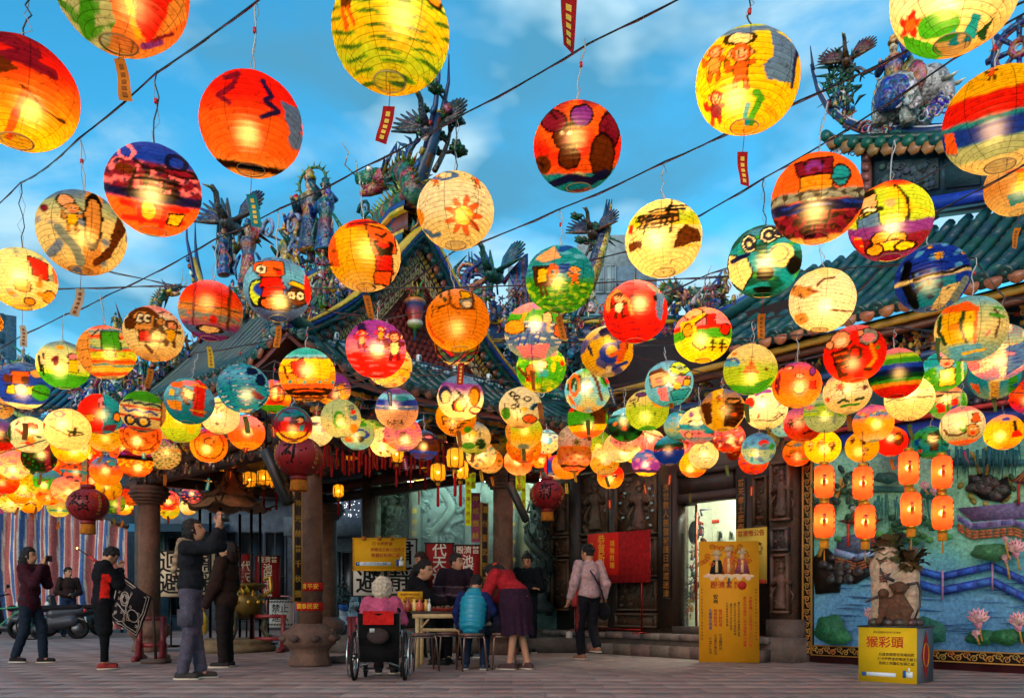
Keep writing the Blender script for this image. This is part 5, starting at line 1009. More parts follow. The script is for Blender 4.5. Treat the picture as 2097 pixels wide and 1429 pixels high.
pr=[('c',np.array([.0,-.16,.08]),np.array([.02,-.15,.26]),.095,.075),('e',np.array([.03,-.17,.385]),np.array([.075,.07,.072]),np.eye(3)),('e',np.array([.03,-.235,.37]),np.array([.04,.03,.035]),np.eye(3)),('c',np.array([.03,-.16,.30]),np.array([.03,-.16,.35]),.04,.04),
 ('c',np.array([.07,-.17,.26]),np.array([.13,-.22,.16]),.035,.03),('c',np.array([.13,-.22,.16]),np.array([.02,-.25,.14]),.03,.025),('c',np.array([-.05,-.17,.26]),np.array([-.12,-.2,.15]),.035,.03),('c',np.array([-.12,-.2,.15]),np.array([-.16,-.2,.04]),.03,.028),
 ('c',np.array([.06,-.18,.08]),np.array([.1,-.24,.12]),.06,.04),('c',np.array([.1,-.24,.12]),np.array([.08,-.24,.02]),.04,.03),('e',np.array([-.12,-.16,.33]),np.array([.055,.055,.055]),np.eye(3)),('e',np.array([-.12,-.21,.32]),np.array([.03,.025,.025]),np.eye(3)),('c',np.array([-.11,-.15,.14]),np.array([-.12,-.15,.28]),.06,.04),('c',np.array([.105,-.17,.4]),np.array([.105,-.17,.4]),.024,.024),('c',np.array([-.05,-.17,.41]),np.array([-.05,-.17,.41]),.022,.022)]
V,Fc=surfnet(pr,.009,.02);m=MB();m.add(V,Fc,C(br)*(1+.25*wob(V,60))[:,None]);obj('clay_monkeys',m,mat('clay'),sc,smooth=True)
m=MB()
for i in range(26):a=i*.7;m.ball((.24*math.cos(a)*RNG.uniform(.4,1),-.06+.2*math.sin(a)*RNG.uniform(.4,1),.03),(.07,.06,.05),jit('#4f3a2e',.2),7,5)
for pts in(((-.02,-.2,.46),(-.1,-.22,.5),(-.14,-.2,.55),(-.15,-.2,.6)),((.1,-.18,.42),(.2,-.16,.44),(.23,-.12,.36),(.22,-.14,.2),(.17,-.16,.06)),((-.17,-.2,.3),(-.24,-.2,.27),(-.29,-.18,.24)),((-.1,-.22,.5),(-.05,-.2,.54))):m.tube(pts,np.linspace(.02,.008,len(pts)),'#3f2c24',6)
obj('root_base',m,'glaze',sc,smooth=True)['kind']='stuff'
# ------------------------------------------------------------------ table, stools, things on the table
TY=10.75;tz=.70;tx0,tx1=P(842,0,TY)[0],P(1060,0,TY)[0]
tbt=thing('folding_table','brown topped folding table with pale wood legs where the children lean','table',((tx0+tx1)/2,TY,0));tw_=tx1-tx0
obj('table_top',MB().box((0,.25,tz),(tw_,.6,.03),'#3a2a24'),'wood',tbt);obj('apron',MB().box((0,-.03,tz-.045),(tw_-.04,.03,.055),'#b59468'),'wood',tbt);obj('apron',MB().box((0,.53,tz-.045),(tw_-.04,.03,.055),'#b59468'),'wood',tbt)
for x in(-tw_/2+.08,tw_/2-.08):
 for y in(-.02,.52):obj('leg',MB().box((x,y,tz/2-.03),(.05,.035,tz-.08),'#b59468'),'wood',tbt)
 obj('brace',MB().tube([(x,-.02,tz-.25),(x*.75,-.02,tz-.08)],.015,'#a8865c',6),'wood',tbt)
obj('stretcher',MB().box((0,-.015,tz-.22),(tw_-.2,.025,.04),'#a8865c'),'wood',tbt)
OT=np.array([(tx0+tx1)/2,TY,tz+.0155])
cardp=P(838,1240,TY+.1);tc_=thing('table_card','small yellow notice card standing among snack bags on the table','sign',(cardp[0],TY+.2,OT[2]));obj('card',MB().box((0,0,.19),(.32,.012,.12),'#c98a10').box((0,.02,.06),(.1,.05,.14),'#a87410'),'print',tc_);text('lettering','祈福平安紅包袋',.035,'#7a3a10',tc_,face_M((0,-.01,.21),(1,0,0),UP));text('lettering','歡迎索取',.03,'#7a3a10',tc_,face_M((0,-.01,.165),(1,0,0),UP))
cols=['#b0641c','#c98a24','#8a2a1c','#d8b060','#c04a2a','#b8862c']
for i in range(6):
 m=MB();m.lathe([(.03,0),(.045,.02),(.042,.1),(.012,.13),(.03,.15)],(0,0,0),cols[i],8,None,(1,.7,1));tag(obj('snack_bag',m,'plastic',loc=(cardp[0]-.16+.075*i,TY+.05+.05*(i%2),OT[2]),smooth=True),['orange','amber','dark red','pale gold','vermilion','ochre'][i]+' snack bag in the row in front of the yellow table card','snack','snack bags on the table')
bt_=thing('white_bottle','small white bottle beside the snack bags on the table','bottle',(P(878,0,TY)[0],TY+.08,OT[2]));obj('bottle_body',MB().lathe([(.022,0),(.024,.01),(.024,.08),(.01,.1),(.01,.11)],(0,0,0),'#c8c4bc',10),'plastic',bt_,smooth=True);obj('cap',MB().lathe([(.012,0),(.012,.03),(.004,.05)],(0,0,.11),'#b8b4ac',8),'plastic',bt_)
tr=thing('red_tray','round red tray heaped with small brown snacks on the table','tray',(P(912,0,TY)[0],TY+.1,OT[2]));obj('tray_body',MB().lathe([(.17,0),(.2,.03),(.205,.035),(.19,.03),(.165,.012)],(0,0,0),'#a02018',18),'plastic',tr,smooth=True)
m=MB();[m.ball((RNG.normal(0,.07),RNG.normal(0,.06),.03+RNG.uniform(0,.02)),.02,jit('#5a3a24',.3),6,4)for _ in range(60)];obj('snack_heap',m,'paint',tr)['kind']='stuff'
STOOL={}
def stool(px,py,label,col='#4a3230',h=.44):
 p=G(px,py);t=thing('round_stool',label,'stool',p,0,'metal stools at the table')
 if 'seat' not in STOOL:
  m=MB();m.lathe([(.145,-.02),(.155,-.015),(.155,.005),(.14,.012)],(0,0,h),'#6a4a40',20);STOOL['seat']=mesh('seat',m,True);STOOL['seat'].materials.append(mat('wood'))
  m=MB();m.tube([(.11,.11,h-.01),(.125,.125,h-.06),(.155,.155,0)],.011,'#8a6a5c',7);STOOL['leg']=mesh('leg',m,True);STOOL['leg'].materials.append(mat('metal'))
  m=MB();a=np.linspace(0,2*PI,17);m.tube([(.16*math.cos(x),.16*math.sin(x),h-.035)for x in a],.009,'#8a7468',5,cap=False);STOOL['ring']=mesh('ring',m,True);STOOL['ring'].materials.append(mat('metal'))
 obj('seat',STOOL['seat'],None,t);obj('ring',STOOL['ring'],None,t)
 for k in range(4):obj('leg',STOOL['leg'],None,t,rz=k*PI/2+.3)
stool(868,1372,'empty round stool beside the wheelchair at the table');stool(918,1366,'empty round stool between the wheelchair and the teal vest boy');stool(966,1372,'round stool the boy in the teal vest sits on');stool(1026,1369,'round stool under the child beside the red jacketed woman');stool(843,1345,'round stool under the seated black jacketed woman')
# ------------------------------------------------------------------ wheelchair
wc=G(777,1392);wcr=thing('wheelchair','black and red wheelchair seen from behind with chrome frame','wheelchair',wc,.05);wcr.scale=(1,.92,.84)
def wheel(par,name,x,r,wd,y=0,col='#14110f',hand=False):
 a=np.linspace(0,2*PI,29);o=obj(name,MB().tube([(x,y+r*math.cos(t),r+r*math.sin(t)*.985)for t in a],wd,col,6,cap=False),'rubber',par)
 obj('rim',MB().tube([(x,y+(r-.03)*math.cos(t),r+(r-.03)*math.sin(t))for t in a],.009,'#b8b4b0',6,cap=False),'chrome',o)
 m=MB()
 for k in range(14):t=k*PI/7;m.tube([(x,y,r),(x,y+(r-.03)*math.cos(t),r+(r-.03)*math.sin(t))],.002,'#b8b4b0',4)
 m.lathe([(.03,-.03),(.03,.03)],(x,y,r),'#6a6a6a',10,roty(PI/2));obj('spokes',m,'chrome',o)
 if hand:obj('hand_rim',MB().tube([(x+hand,y+(r-.04)*math.cos(t),r+(r-.04)*math.sin(t))for t in a],.009,'#c8c4c0',6,cap=False),'chrome',o)
wheel(wcr,'wheel',-.265,.30,.018,.05,hand=-.05);wheel(wcr,'wheel',.265,.30,.018,.05,hand=.05);wheel(wcr,'caster',-.2,.09,.015,.5);wheel(wcr,'caster',.2,.09,.015,.5)
fm=lambda pts,r=.012:obj('frame_tube',MB().tube(pts,r,'#b0aca8',8),'chrome',wcr)
for s in(-1,1):
 fm([(s*.215,0,.28),(s*.215,-.02,.55),(s*.215,-.06,.86),(s*.215,-.14,.9)]);fm([(s*.215,0,.45),(s*.215,.42,.47),(s*.215,.5,.3),(s*.2,.6,.12)]);fm([(s*.215,0,.3),(s*.215,.45,.3)]);fm([(s*.21,0,.17),(-s*.2,.0,.36)],.013)
 obj('push_handle',MB().tube([(s*.215,-.06,.87),(s*.215,-.2,.895)],.02,'#141210',8),'rubber',wcr);obj('armrest',MB().box((s*.235,.2,.68),(.05,.34,.03),'#141210'),'rubber',wcr);fm([(s*.235,.03,.45),(s*.235,.05,.66)]);fm([(s*.235,.35,.45),(s*.235,.34,.66)]);obj('footplate',MB().box((s*.11,.62,.1),(.16,.14,.015),'#1a1a1a'),'plastic',wcr)
obj('back_sling',MB().sheet(lambda u,v:(-.215+.43*u,-.02-.07*v+.05*math.sin(PI*u)-.1*math.sin(PI*u)*.6,.42+.42*v),8,8,lambda u,v:'#0e0c0c'),'cloth',wcr);obj('red_back_pad',MB().sheet(lambda u,v:(-.16+.32*u,-.115+.02*math.sin(PI*u),.70+.17*v),4,3,'#b81a16'),'cloth',wcr);obj('seat_sling',MB().box((0,.22,.45),(.43,.44,.03),'#b01a18'),'cloth',wcr)
m=MB();m.ball((.0,-.13,.56),(.12,.05,.1),'#3a2c2a',10,6);m.box((-.06,-.16,.63),(.05,.02,.05),'#b8b4b0');obj('hanging_pouch',m,'cloth',wcr);obj('side_skirt',MB().box((0,-.03,.33),(.4,.02,.2),'#0e0c0c'),'cloth',wcr)
# ------------------------------------------------------------------ striped tarpaulin
Yt=24.0
def tarp(u,v):
 px=-60+318*u;topy=1042 if px<140 else 1042+(px-140)*.62
 topy=1035+max(0,px-120)*.30;y=topy+(1288-topy)*v;p=P(px,y,Yt);p[1]+=.12*math.sin(u*34)+.04*math.sin(u*90+v*3)+.12*math.sin(v*5+u*11)*v;return p
def tcol(u,v):k=(u*26+.25*math.sin(v*4))%2;return '#a85a58' if k<.62 else('#d8cfc0' if k<.82 else('#4a6aa0' if k<1.4 else('#d8cfc0' if k<1.6 else '#b06a64')))
tp=thing('striped_tarpaulin','red white and blue striped tarpaulin wall hanging behind the scooters','tarpaulin',P(100,1237,Yt)*[1,1,0]);obj('tarp_sheet',MB().sheet(tarp,170,16,tcol),'cloth',tp,True,smooth=True);obj('ridge_pole',MB().tube([P(-60,1034,Yt),P(120,1034,Yt),P(262,1078,Yt)],.07,'#8a5a4a',8),'metal',tp,True)
for x in(-50,120,250):obj('pole',MB().tube([P(x,1060,Yt+.3),np.r_[P(x,1060,Yt+.3)[:2],0]],.05,'#6a7074',8),'metal',tp,True)
# ------------------------------------------------------------------ scooters and bicycle
def scooter(px,py,yaw,label,body,seat,s=1.0):
 t=thing('motor_scooter',label,'scooter',G(px,py),yaw,None)
 for y,n in((-.62,'wheel'),(.58,'wheel')):
  a=np.linspace(0,2*PI,21);o=obj(n,MB().tube([(0,y+.2*math.cos(q),.24+.2*math.sin(q))for q in a],.05,'#121010',7,cap=False),'rubber',t);obj('rim',MB().lathe([(.13,-.03),(.15,0),(.13,.03)],(0,y,.24),'#5a5a5c',14,roty(PI/2)),'metal',o)
 prims=[('c',np.array([0,-.68,.66]),np.array([0,-.1,.58]),.09,.14),('c',np.array([0,.0,.24]),np.array([0,.38,.24]),.10,.09),('c',np.array([0,-.5,.42]),np.array([0,0,.35]),.14,.14),('c',np.array([0,.42,.35]),np.array([0,.52,.95]),.13,.1),('c',np.array([0,.5,.45]),np.array([0,.66,.46]),.1,.08)]
 V,Fc=surfnet(prims,.025,.06);obj('body_shell',MB().add(V,Fc,body),'plastic',t,smooth=True)
 V,Fc=surfnet([('c',np.array([0,-.6,.78]),np.array([0,.05,.72]),.12,.13)],.025,.05);V[:,2]=.72+(V[:,2]-.75)*.6;obj('seat',MB().add(V,Fc,seat),'rubber',t,smooth=True)
 obj('handlebar',MB().tube([(-.32,.42,1.05),(-.1,.5,1.0),(.1,.5,1.0),(.32,.42,1.05)],.018,'#1a1a1a',7),'metal',t)
 for sx in(-1,1):o=obj('mirror',MB().tube([(sx*.2,.48,1.02),(sx*.3,.46,1.2)],.008,'#1a1a1a',5).ball((sx*.33,.46,1.24),(.07,.015,.05),'#2a2c30',8,5),'plastic',t)
 obj('tail_light',MB().box((0,-.78,.66),(.18,.05,.08),'#b02018'),'plastic',t);obj('number_plate',MB().box((0,-.80,.45),(.2,.015,.14),'#c8ccc4',rotx(-.3)),'print',t);obj('headlight',MB().ball((0,.6,.8),(.1,.06,.08),'#c8c8c0',10,6),'plastic',t);obj('rear_guard',MB().tube([(0,-.55,.5),(0,-.85,.42),(0,-.9,.25)],.05,'#161414',6),'plastic',t)
 obj('exhaust',MB().tube([(.16,-.1,.25),(.18,-.5,.27),(.18,-.75,.3)],[.03,.06,.06],'#3a3836',8),'metal',t);obj('front_fork',MB().tube([(0,.5,.5),(0,.58,.24)],.05,'#2a2a2a',7),'metal',t)
 return t
scooter(98,1308,1.9,'dark grey parked scooter with a number plate in front of the striped tarpaulin','#3a3a40','#16141a');scooter(30,1306,1.4,'dark scooter with a green frame edge at the left frame edge','#17171a','#141216');scooter(706,1302,-2.5,'silver scooter with a blue seat beside the potted plants','#8a9098','#1f4a8a');scooter(150,1301,2.3,'black scooter parked behind the camera holding man','#1a1a1c','#2a1c14')
by=thing('bicycle','green framed bicycle leaning at the left edge of the tarpaulin','bicycle',G(14,1310),.3)
for x in(-.5,.5):
 a=np.linspace(0,2*PI,25);o=obj('wheel',MB().tube([(x+.31*math.cos(q),0,.32+.31*math.sin(q))for q in a],.018,'#141414',6,cap=False),'rubber',by);obj('spokes',(lambda m:[m.tube([(x,0,.32),(x+.3*math.cos(q),0,.32+.3*math.sin(q))],.002,'#8a8a8a',4)for q in np.linspace(0,2*PI,13)]and m)(MB()),'chrome',o)
obj('frame',MB().tube([(-.5,0,.32),(-.15,0,.32),(.38,0,.78),(.5,0,.32)],.018,'#2a8a5a',7).tube([(-.15,0,.32),(-.25,0,.8)],.016,'#2a8a5a',7).tube([(-.22,0,.7),(.38,0,.75)],.016,'#2a8a5a',7),'paint',by);obj('saddle',MB().ball((-.27,0,.86),(.14,.07,.035),'#141414',10,6),'rubber',by);obj('handlebar',MB().tube([(.38,0,.78),(.4,0,.98),(.36,-.25,1.0)],.014,'#3a3a3a',6).tube([(.4,0,.98),(.36,.25,1.0)],.014,'#3a3a3a',6),'metal',by)
# ------------------------------------------------------------------ incense burner pavilion and bronze burner
ip=G(472,1334);ip[1]=14.6;ip[0]=(472-CX)/F*14.6
ib=thing('burner_pavilion','small dark three tiered roof on thin posts over the incense burner','pavilion',ip);kz=14.6/F
def zpx(y):return CH-(y-HY)*kz
for k,(y0,y1,w0,w1)in enumerate(((1002,962,.24,.06),(1020,998,.46,.2),(1045,1018,.66,.36))):
 a=np.arange(6)*PI/3+PI/6;m=MB();z0,z1=zpx(y0),zpx(y1)
 def rf(u,v,w0=w0,w1=w1,z0=z0,z1=z1):
  th=u*2*PI;c=abs(math.cos(3*(th-PI/6)))**8;r_=w1+(w0-w1)*(1-v)**1.0*(1+.14*c);return(r_*math.cos(th),r_*math.sin(th),z0+(z1-z0)*v**1.6+.10*c*(1-v)**3)
 m.sheet(rf,60,6,lambda u,v:jit('#8a6244',.15));o=obj('roof_tier',m,'metal' if 0 else 'wood',ib);
 for q in range(6):
  th=q*PI/3+PI/6;obj('hip_ridge',MB().tube([rf(th/2/PI,v)for v in np.linspace(0,1,6)],.018,'#5a3c28',6),'wood',o)
  p=np.array(rf(th/2/PI,0));obj('corner_scroll',MB().tube([p,p*[1.1,1.1,1]+[0,0,.03],p*[1.14,1.14,1]+[0,0,.09]],[.02,.016,.004],'#5a3c28',6),'wood',o)
m=MB();m.lathe([(.1,0),(.12,.05),(.09,.1),(.11,.14),(.1,.2),(.03,.22)],(0,0,zpx(964)),'#4f3626',8);[m.tube([(.1*math.cos(q),.1*math.sin(q),zpx(964)+.15),(.13*math.cos(q),.13*math.sin(q),zpx(964)+.26)],[.03,.008],'#4f3626',5)for q in np.arange(4)*PI/2];obj('finial',m,'wood',ib)
for k in range(6):th=k*PI/3+PI/6;obj('post',MB().tube([(.5*math.cos(th),.5*math.sin(th),.1),(.5*math.cos(th),.5*math.sin(th),zpx(1046))],.025,'#17120f',8),'metal',ib)
m=MB();m.lathe([(.75,0),(.78,.04),(.78,.1),(.7,.12),(.72,.16),(.72,.2),(.6,.22)],(0,0,0),'#7a6448',6);obj('base_platform',m,'stone',ib)
bz=thing('incense_burner','round bronze incense urn with gold fittings and curved dragon legs','incense burner',(P(500,0,14.5)[0],14.5,.22));kz=14.5/F
m=MB();m.lathe([(.1,.34),(.22,.38),(.3,.5),(.33,.62),(.3,.74),(.24,.8),(.26,.84),(.34,.88),(.36,.92),(.33,.94)],(0,0,0),'#6a5424',24);obj('urn_body',m,mat('bronze',.4,.5,.3,30,.3,8,metal=.6),bz,smooth=True)
for k in range(3):th=k*2.09+.3;c=np.array([math.cos(th),math.sin(th),0]);obj('leg',MB().tube([c*.2+[0,0,.45],c*.36+[0,0,.34],c*.3+[0,0,.18],c*.36+[0,0,.06],c*.42+[0,0,.02]],[.07,.07,.05,.045,.06],'#5f5844',8),mat('bronze'),bz,smooth=True)
for s in(-1,1):obj('handle',MB().tube([(s*.3,0,.7),(s*.46,0,.82),(s*.44,0,1.05),(s*.34,0,1.0)],.035,'#a8822c',7),mat('bronze'),bz,smooth=True)
m=MB();[m.ball((.33*math.cos(q),.33*math.sin(q),.62),.035,'#c9982c',7,5)for q in np.arange(12)*PI/6];crust(m,[(-.2,-.3,.78),(.2,-.3,.78)],.02,14,.035,['#c9982c'],.02);obj('gold_bosses',m,mat('bronze'),bz)['kind']='stuff'
m=MB()
for i in range(40):a=RNG.uniform(0,6.28);r_=RNG.uniform(0,.22);p=np.array([r_*math.cos(a),r_*math.sin(a),.9]);m.tube([p,p+[RNG.normal(0,.04),RNG.normal(0,.04),.3]],.003,'#7a2a24',4)
obj('incense_sticks',m,'wood',bz)['kind']='stuff'
# red trestles
def trestle(px,py,wpx,label,yaw=0.):
 p=G(px,py);k=p[1]/F;w_=wpx*k;t=thing('red_trestle',label,'trestle',p,yaw)
 for x in(-w_/2,w_/2):
  obj('upright',MB().box((x,0,.32),(.07,.07,.62),'#701a1c'),'paint',t);obj('foot',MB().prism([(-.3,0),(.3,0),(.3,.05),(.12,.09),(.05,.28),(-.05,.28),(-.12,.09),(-.3,.05)],-.03,.03,'#6a181a',rotz(PI/2),(x,0,0)),'paint',t)
 for z in(.6,.22):obj('rail',MB().box((0,0,z),(w_+.1,.05,.06),'#7a1c1e'),'paint',t)
 return t
trestle(310,1352,46,'dark red wooden trestle left of the photographing man',.15);trestle(548,1334,64,'dark red wooden trestle beside the front column',.0);trestle(722,1352,10,'dark red wooden post stand left of the wheelchair')
# striped crowd barrier
cbp=G(574,1312);cb=thing('crowd_barrier','white striped crowd barrier panel in a rounded red tube frame','barrier',cbp,-.15);k=cbp[1]/F;w_=58*k
m=MB();z0,z1=.12,.98;pts=[(-w_/2,0,z0),(-w_/2,0,z1-.1),(-w_/2+.1,0,z1),(w_/2-.1,0,z1),(w_/2,0,z1-.1),(w_/2,0,z0),(-w_/2,0,z0)];obj('tube_frame',m.tube(pts,.02,'#a0605c',8),'metal',cb);bp_=obj('panel',MB().box((0,0,.6),(w_*.94,.015,.6),'#b8b0a8'),'print',cb)
for i in range(9):x=-w_*.42+i*w_*.105;obj('stripe',MB().prism([(x-.04,.84),(x,.84),(x+.04,.88),(x,.88)],-.012,-.009,'#1c1c1c'),'print',bp_);obj('stripe',MB().prism([(x-.04,.34),(x,.34),(x+.04,.38),(x,.38)],-.012,-.009,'#1c1c1c'),'print',bp_)
text('lettering','禁止\n進入',.2,'#2a2a2a',cb,face_M((0,-.012,.6),(1,0,0),UP));[obj('foot',MB().tube([(x,-.25,.02),(x,0,.14),(x,.25,.02)],.018,'#8a504c',6),'metal',cb)for x in(-w_*.4,w_*.4)]
# ornate black flag hanging from a slanted pole
fl=thing('black_flag','black triangular flag with pale line drawings on a slanted pole','flag',G(262,1330));Yf=11.6
F0,F1=P(158,1122,Yf),P(312,1228,Yf);obj('flag_pole',MB().tube([F0,F1],[.008,.02],'#3a241a',8),'wood',fl,True);obj('red_grip',MB().tube([F0+(F1-F0)*.16,F0+(F1-F0)*.28],.022,'#b02018',8),'paint',fl,True);obj('ember',MB().ball(F0,.014,(1,.45,.1),6,4),emis('ember_glow',6),fl,True)
TA,TB,BB_,BA_=P(236,1168,Yf),P(312,1222,Yf),P(278,1306,Yf),P(222,1262,Yf)
def flg(u,v):p=(TA*(1-u)+TB*u)*(1-v)+(BA_*(1-u)+BB_*u)*v;return p+np.array([0,.05*math.sin(6*u+3*v),0])
fs=obj('flag_cloth',MB().sheet(flg,16,14,'#141014'),'cloth',fl,True)
m=MB()
def fpl(pts,r=.008):m.tube([np.array(flg(u,v))-[0,.012,0]for u,v in pts],r,'#a8968a',4)
for o_ in(.04,.09):fpl([(o_,o_),(1-o_,o_),(1-o_,.45),(1-o_*1.5,.6),(1-o_,.75),(1-o_,1-o_),(.6,1-o_),(.5,1-o_*1.6),(.4,1-o_),(o_,1-o_),(o_,o_)])
for cx_,cy_,r_ in((.4,.4,.14),(.4,.4,.09),(.72,.62,.13)):fpl([(cx_+r_*math.cos(a),cy_+r_*math.sin(a))for a in np.linspace(0,2*PI,15)])
for i in range(24):u,v=RNG.uniform(.12,.88),RNG.uniform(.12,.88);fpl([(u,v),(u+.05,v),(u+.05,v+.04),(u,v+.04)],.005)
fpl([(.55,.2),(.5,.5),(.6,.8)]);fpl([(.2,.6),(.5,.65),(.55,.85)])
obj('flag_drawing',m,'cloth',fl,True)['kind']='stuff';obj('flag_stand',MB().tube([F1,np.r_[F1[:2]+[.05,0],0]],.02,'#3a241a',7).box(np.r_[F1[:2]+[.05,0],.03],(.3,.3,.06),'#5a4438'),'wood',fl,True)
# ------------------------------------------------------------------ big red lanterns, long red lanterns
def red_lantern(px,py,w_,D,ch,label,lit=False,fringe=True):
 Y=F*D/w_;t=thing('red_lantern',label,'lantern',P(px,py,Y));R=D/2;prof=[(R*math.cos(a),R*.84*math.sin(a))for a in np.linspace(-1.25,1.25,15)]
 me=mesh('lantern_body',MB().lathe(prof,(0,0,0),'#8a0f12',28),True);me.materials.append(mat('red_silk',.4,.45,0,1,.08,8));b=obj('lantern_body',me,None,t)
 m=MB()
 for k in range(14):
  a=k*2*PI/14;m.tube([(R*1.004*math.cos(e)*math.cos(a),R*1.004*math.cos(e)*math.sin(a),R*.844*math.sin(e))for e in np.linspace(-1.25,1.25,12)],.0035,'#5a0a0c',4)
 obj('rib_lines',m,'paint',b)['kind']='stuff'
 obj('top_collar',MB().lathe([(R*.33,0),(R*.36,.02),(R*.34,.05),(R*.1,.06)],(0,0,R*.8),'#7a1010',14),'paint',t);obj('bottom_collar',MB().lathe([(R*.36,-.05),(R*.36,0)],(0,0,-R*.8),'#7a1010',14),'paint',t);obj('hanging_cord',MB().tube([(0,0,R*.85),(0,0,R*2.2)],.006,'#2a1a14',5),'cloth',t)
 if fringe:obj('fringe',MB().lathe([(R*.34,0),(R*.38,-.12),(R*.36,-.125)],(0,0,-R*.8-.05),'#a8621c',18),'cloth',t)
 if ch:
  # wrap the character on the body
  cu=text('lettering',ch,R*1.05,'#0d0808',t,np.eye(4));me=cu.data;yaw=math.atan2(-P(px,py,Y)[0],Y)
  for v in me.vertices:a=-PI/2+v.co.x/R*1.1+.02;z=v.co.y;r_=R*math.sqrt(max(.1,1-(z/(R*.84))**2))*1.012;v.co=(r_*math.cos(a),r_*math.sin(a),z)
 m=MB()
 for k in range(7):z=(-.5+k/6)*R;a=-PI/2+1.05;r_=R*math.sqrt(max(.1,1-(z/(R*.84))**2))*1.01;scroll(m,(r_*math.cos(a),r_*math.sin(a),z),R*.09,'#a8823a',(-math.sin(a),math.cos(a),0));a=-PI/2-1.05;scroll(m,(r_*math.cos(a),r_*math.sin(a),z),R*.09,'#a8823a',(-math.sin(a),math.cos(a),0))
 obj('gold_scrolls',m,'paint',b)['kind']='stuff'
red_lantern(612,935,98,.56,'祈','large unlit dark red lantern in front of the column capital');red_lantern(180,1033,80,.5,'福','unlit red lantern hanging before the striped tarpaulin');red_lantern(1121,1012,72,.5,'新','glossy red lantern with a bold black character beside the dragon pillar');red_lantern(670,1052,40,.5,'','red lantern half hidden behind the front column')
def long_lantern(px,py,w_,h_,up,label,grp):
 Y=7.2;R=w_/2/F*Y;H=h_/F*Y;t=thing('long_red_lantern',label,'lantern',P(px,py,Y),0,grp)
 prof=[(R*.45,-H/2),(R*.8,-H*.47),(R*.97,-H*.36),(R,-H*.2),(R,H*.2),(R*.97,H*.36),(R*.8,H*.47),(R*.45,H/2)];me=mesh('silk_shade',MB().lathe(prof,(0,0,0),'#ff4a1e',20),True);me.materials.append(LMS);s=obj('silk_shade',me,None,t)
 m=MB();a0=-PI/2+.35
 for k in range(4):z=H*(.28-.18*k);c=np.array([R*1.02*math.cos(a0+.5),R*1.02*math.sin(a0+.5),z]);scroll(m,c,R*.16,'#a81408',(-math.sin(a0+.5),math.cos(a0+.5),0));m.tube([c+[-.01,0,-.012],c+[.01,0,.012]],.003,'#a81408',4)
 c=np.array([R*1.02*math.cos(a0-.7),R*1.02*math.sin(a0-.7),H*.12]);m.ball(c,(R*.2,.004,R*.2),'#e0785a',8,5);m.ball(c+[0,-.003,R*.14],(R*.2,.004,R*.07),'#2a0c08',8,5);m.ball(c-[0,0,R*.55],(R*.22,.004,R*.38),'#e8642c',8,5);scroll(m,c-[0,.004,R*.55],R*.2,'#a81408');scroll(m,c-[0,.004,R*.95],R*.18,'#8a1008')
 obj('figure_print',m,'print',s)['kind']='stuff'
 obj('top_ring',MB().lathe([(R*.48,0),(R*.5,.02),(R*.48,.035)],(0,0,H/2-.005),'#c9982c',12),'metal',t);obj('bottom_ring',MB().lathe([(R*.48,-.03),(R*.5,0)],(0,0,-H/2+.005),'#c9982c',12),'metal',t);obj('fringe',MB().lathe([(R*.42,0),(R*.46,-.07),(R*.44,-.075)],(0,0,-H/2-.02),'#c87a1c',14),'cloth',t);obj('light_bulb',mesh_bulb(),None,t);obj('hanging_cord',MB().tube([(0,0,H/2),(0,0,H/2+(.3 if up else.12))],.003,'#3a1a10',4),'cloth',t)
 if not up:obj('tassel',MB().tube([(0,0,-H/2-.09),(0,0,-H/2-.2)],[.003,.008],'#c87a1c',5),'cloth',t)
for x0,y0,x1,y1,nm in((1688,986,1688,1066,'beside the carved gold frame'),(1767,989,1772,1068,'in front of the painted pagoda'),(1861,958,1866,1042,'above the radish sculpture'),(1929,967,1930,1050,'before the painted willow')):
 long_lantern(x0,y0,39,66,True,'upper long glowing red lantern of the pair '+nm,'long red lanterns before the mural');long_lantern(x1,y1,40,68,False,'lower long glowing red lantern of the pair '+nm,'long red lanterns before the mural')
# fluorescent yellow prayer strips, hanging banner, slanted black fixtures
def strip(px,py0,py1,w_,Y,s,label,col='#c8d010',ink='#a02818'):
 a,b=P(px-w_/2,py0,Y),P(px+w_/2,py1,Y);t=thing('prayer_strip',label,'banner',((a[0]+b[0])/2,Y,(a[2]+b[2])/2));H=a[2]-b[2];W=b[0]-a[0]
 obj('cloth',MB().sheet(lambda u,v:(W*(u-.5),.02*math.sin(7*v),H*(.5-v)),2,14,col),'cloth',t);text('lettering','\n'.join(s),W*.75,ink,t,face_M((0,-.03,0),(1,0,0),UP),line=H/len(s)/(W*.75));obj('top_rod',MB().tube([(-W*.6,0,H/2),(W*.6,0,H/2)],.01,'#3a2a1c',5),'wood',t)
strip(959,968,1076,12,12.6,'巾夏浩蕩三界化','fluorescent yellow prayer strip with red characters left of the stone column');strip(969,966,1000,10,12.8,'德恩','short fluorescent yellow strip behind the long yellow strip');strip(1062,970,1006,12,12.2,'司正','short yellow strip above the slanted black tube');strip(1072,968,1040,9,12.4,'天德永','narrow yellow green strip beside the slanted black tube')
strip(974,1010,1110,18,14.4,'神威顯赫','pink temple banner behind the fluorescent yellow strip','#a8506a','#d8a838')
def fixture(p0,p1,r,label,sq=False):
 a,b=P(*p0),P(*p1);c=(a+b)/2;t=thing('light_fixture',label,'light fixture',c);d=b-a;obj('housing',MB().tube([a-c,(a-c)*.98,(b-c)*.98,b-c],[r*.9,r,r,r*.9],'#14110f',4 if sq else 14),'paint',t,smooth=not sq);e=d/np.linalg.norm(d);obj('end_cap',MB().tube([b-c,b-c+e*.02],[r*.8,r*.7],'#26211d',4 if sq else 14),'metal',t);obj('bracket',MB().tube([a-c,a-c+[0,0,.5]],.012,'#1a1614',6),'metal',t)
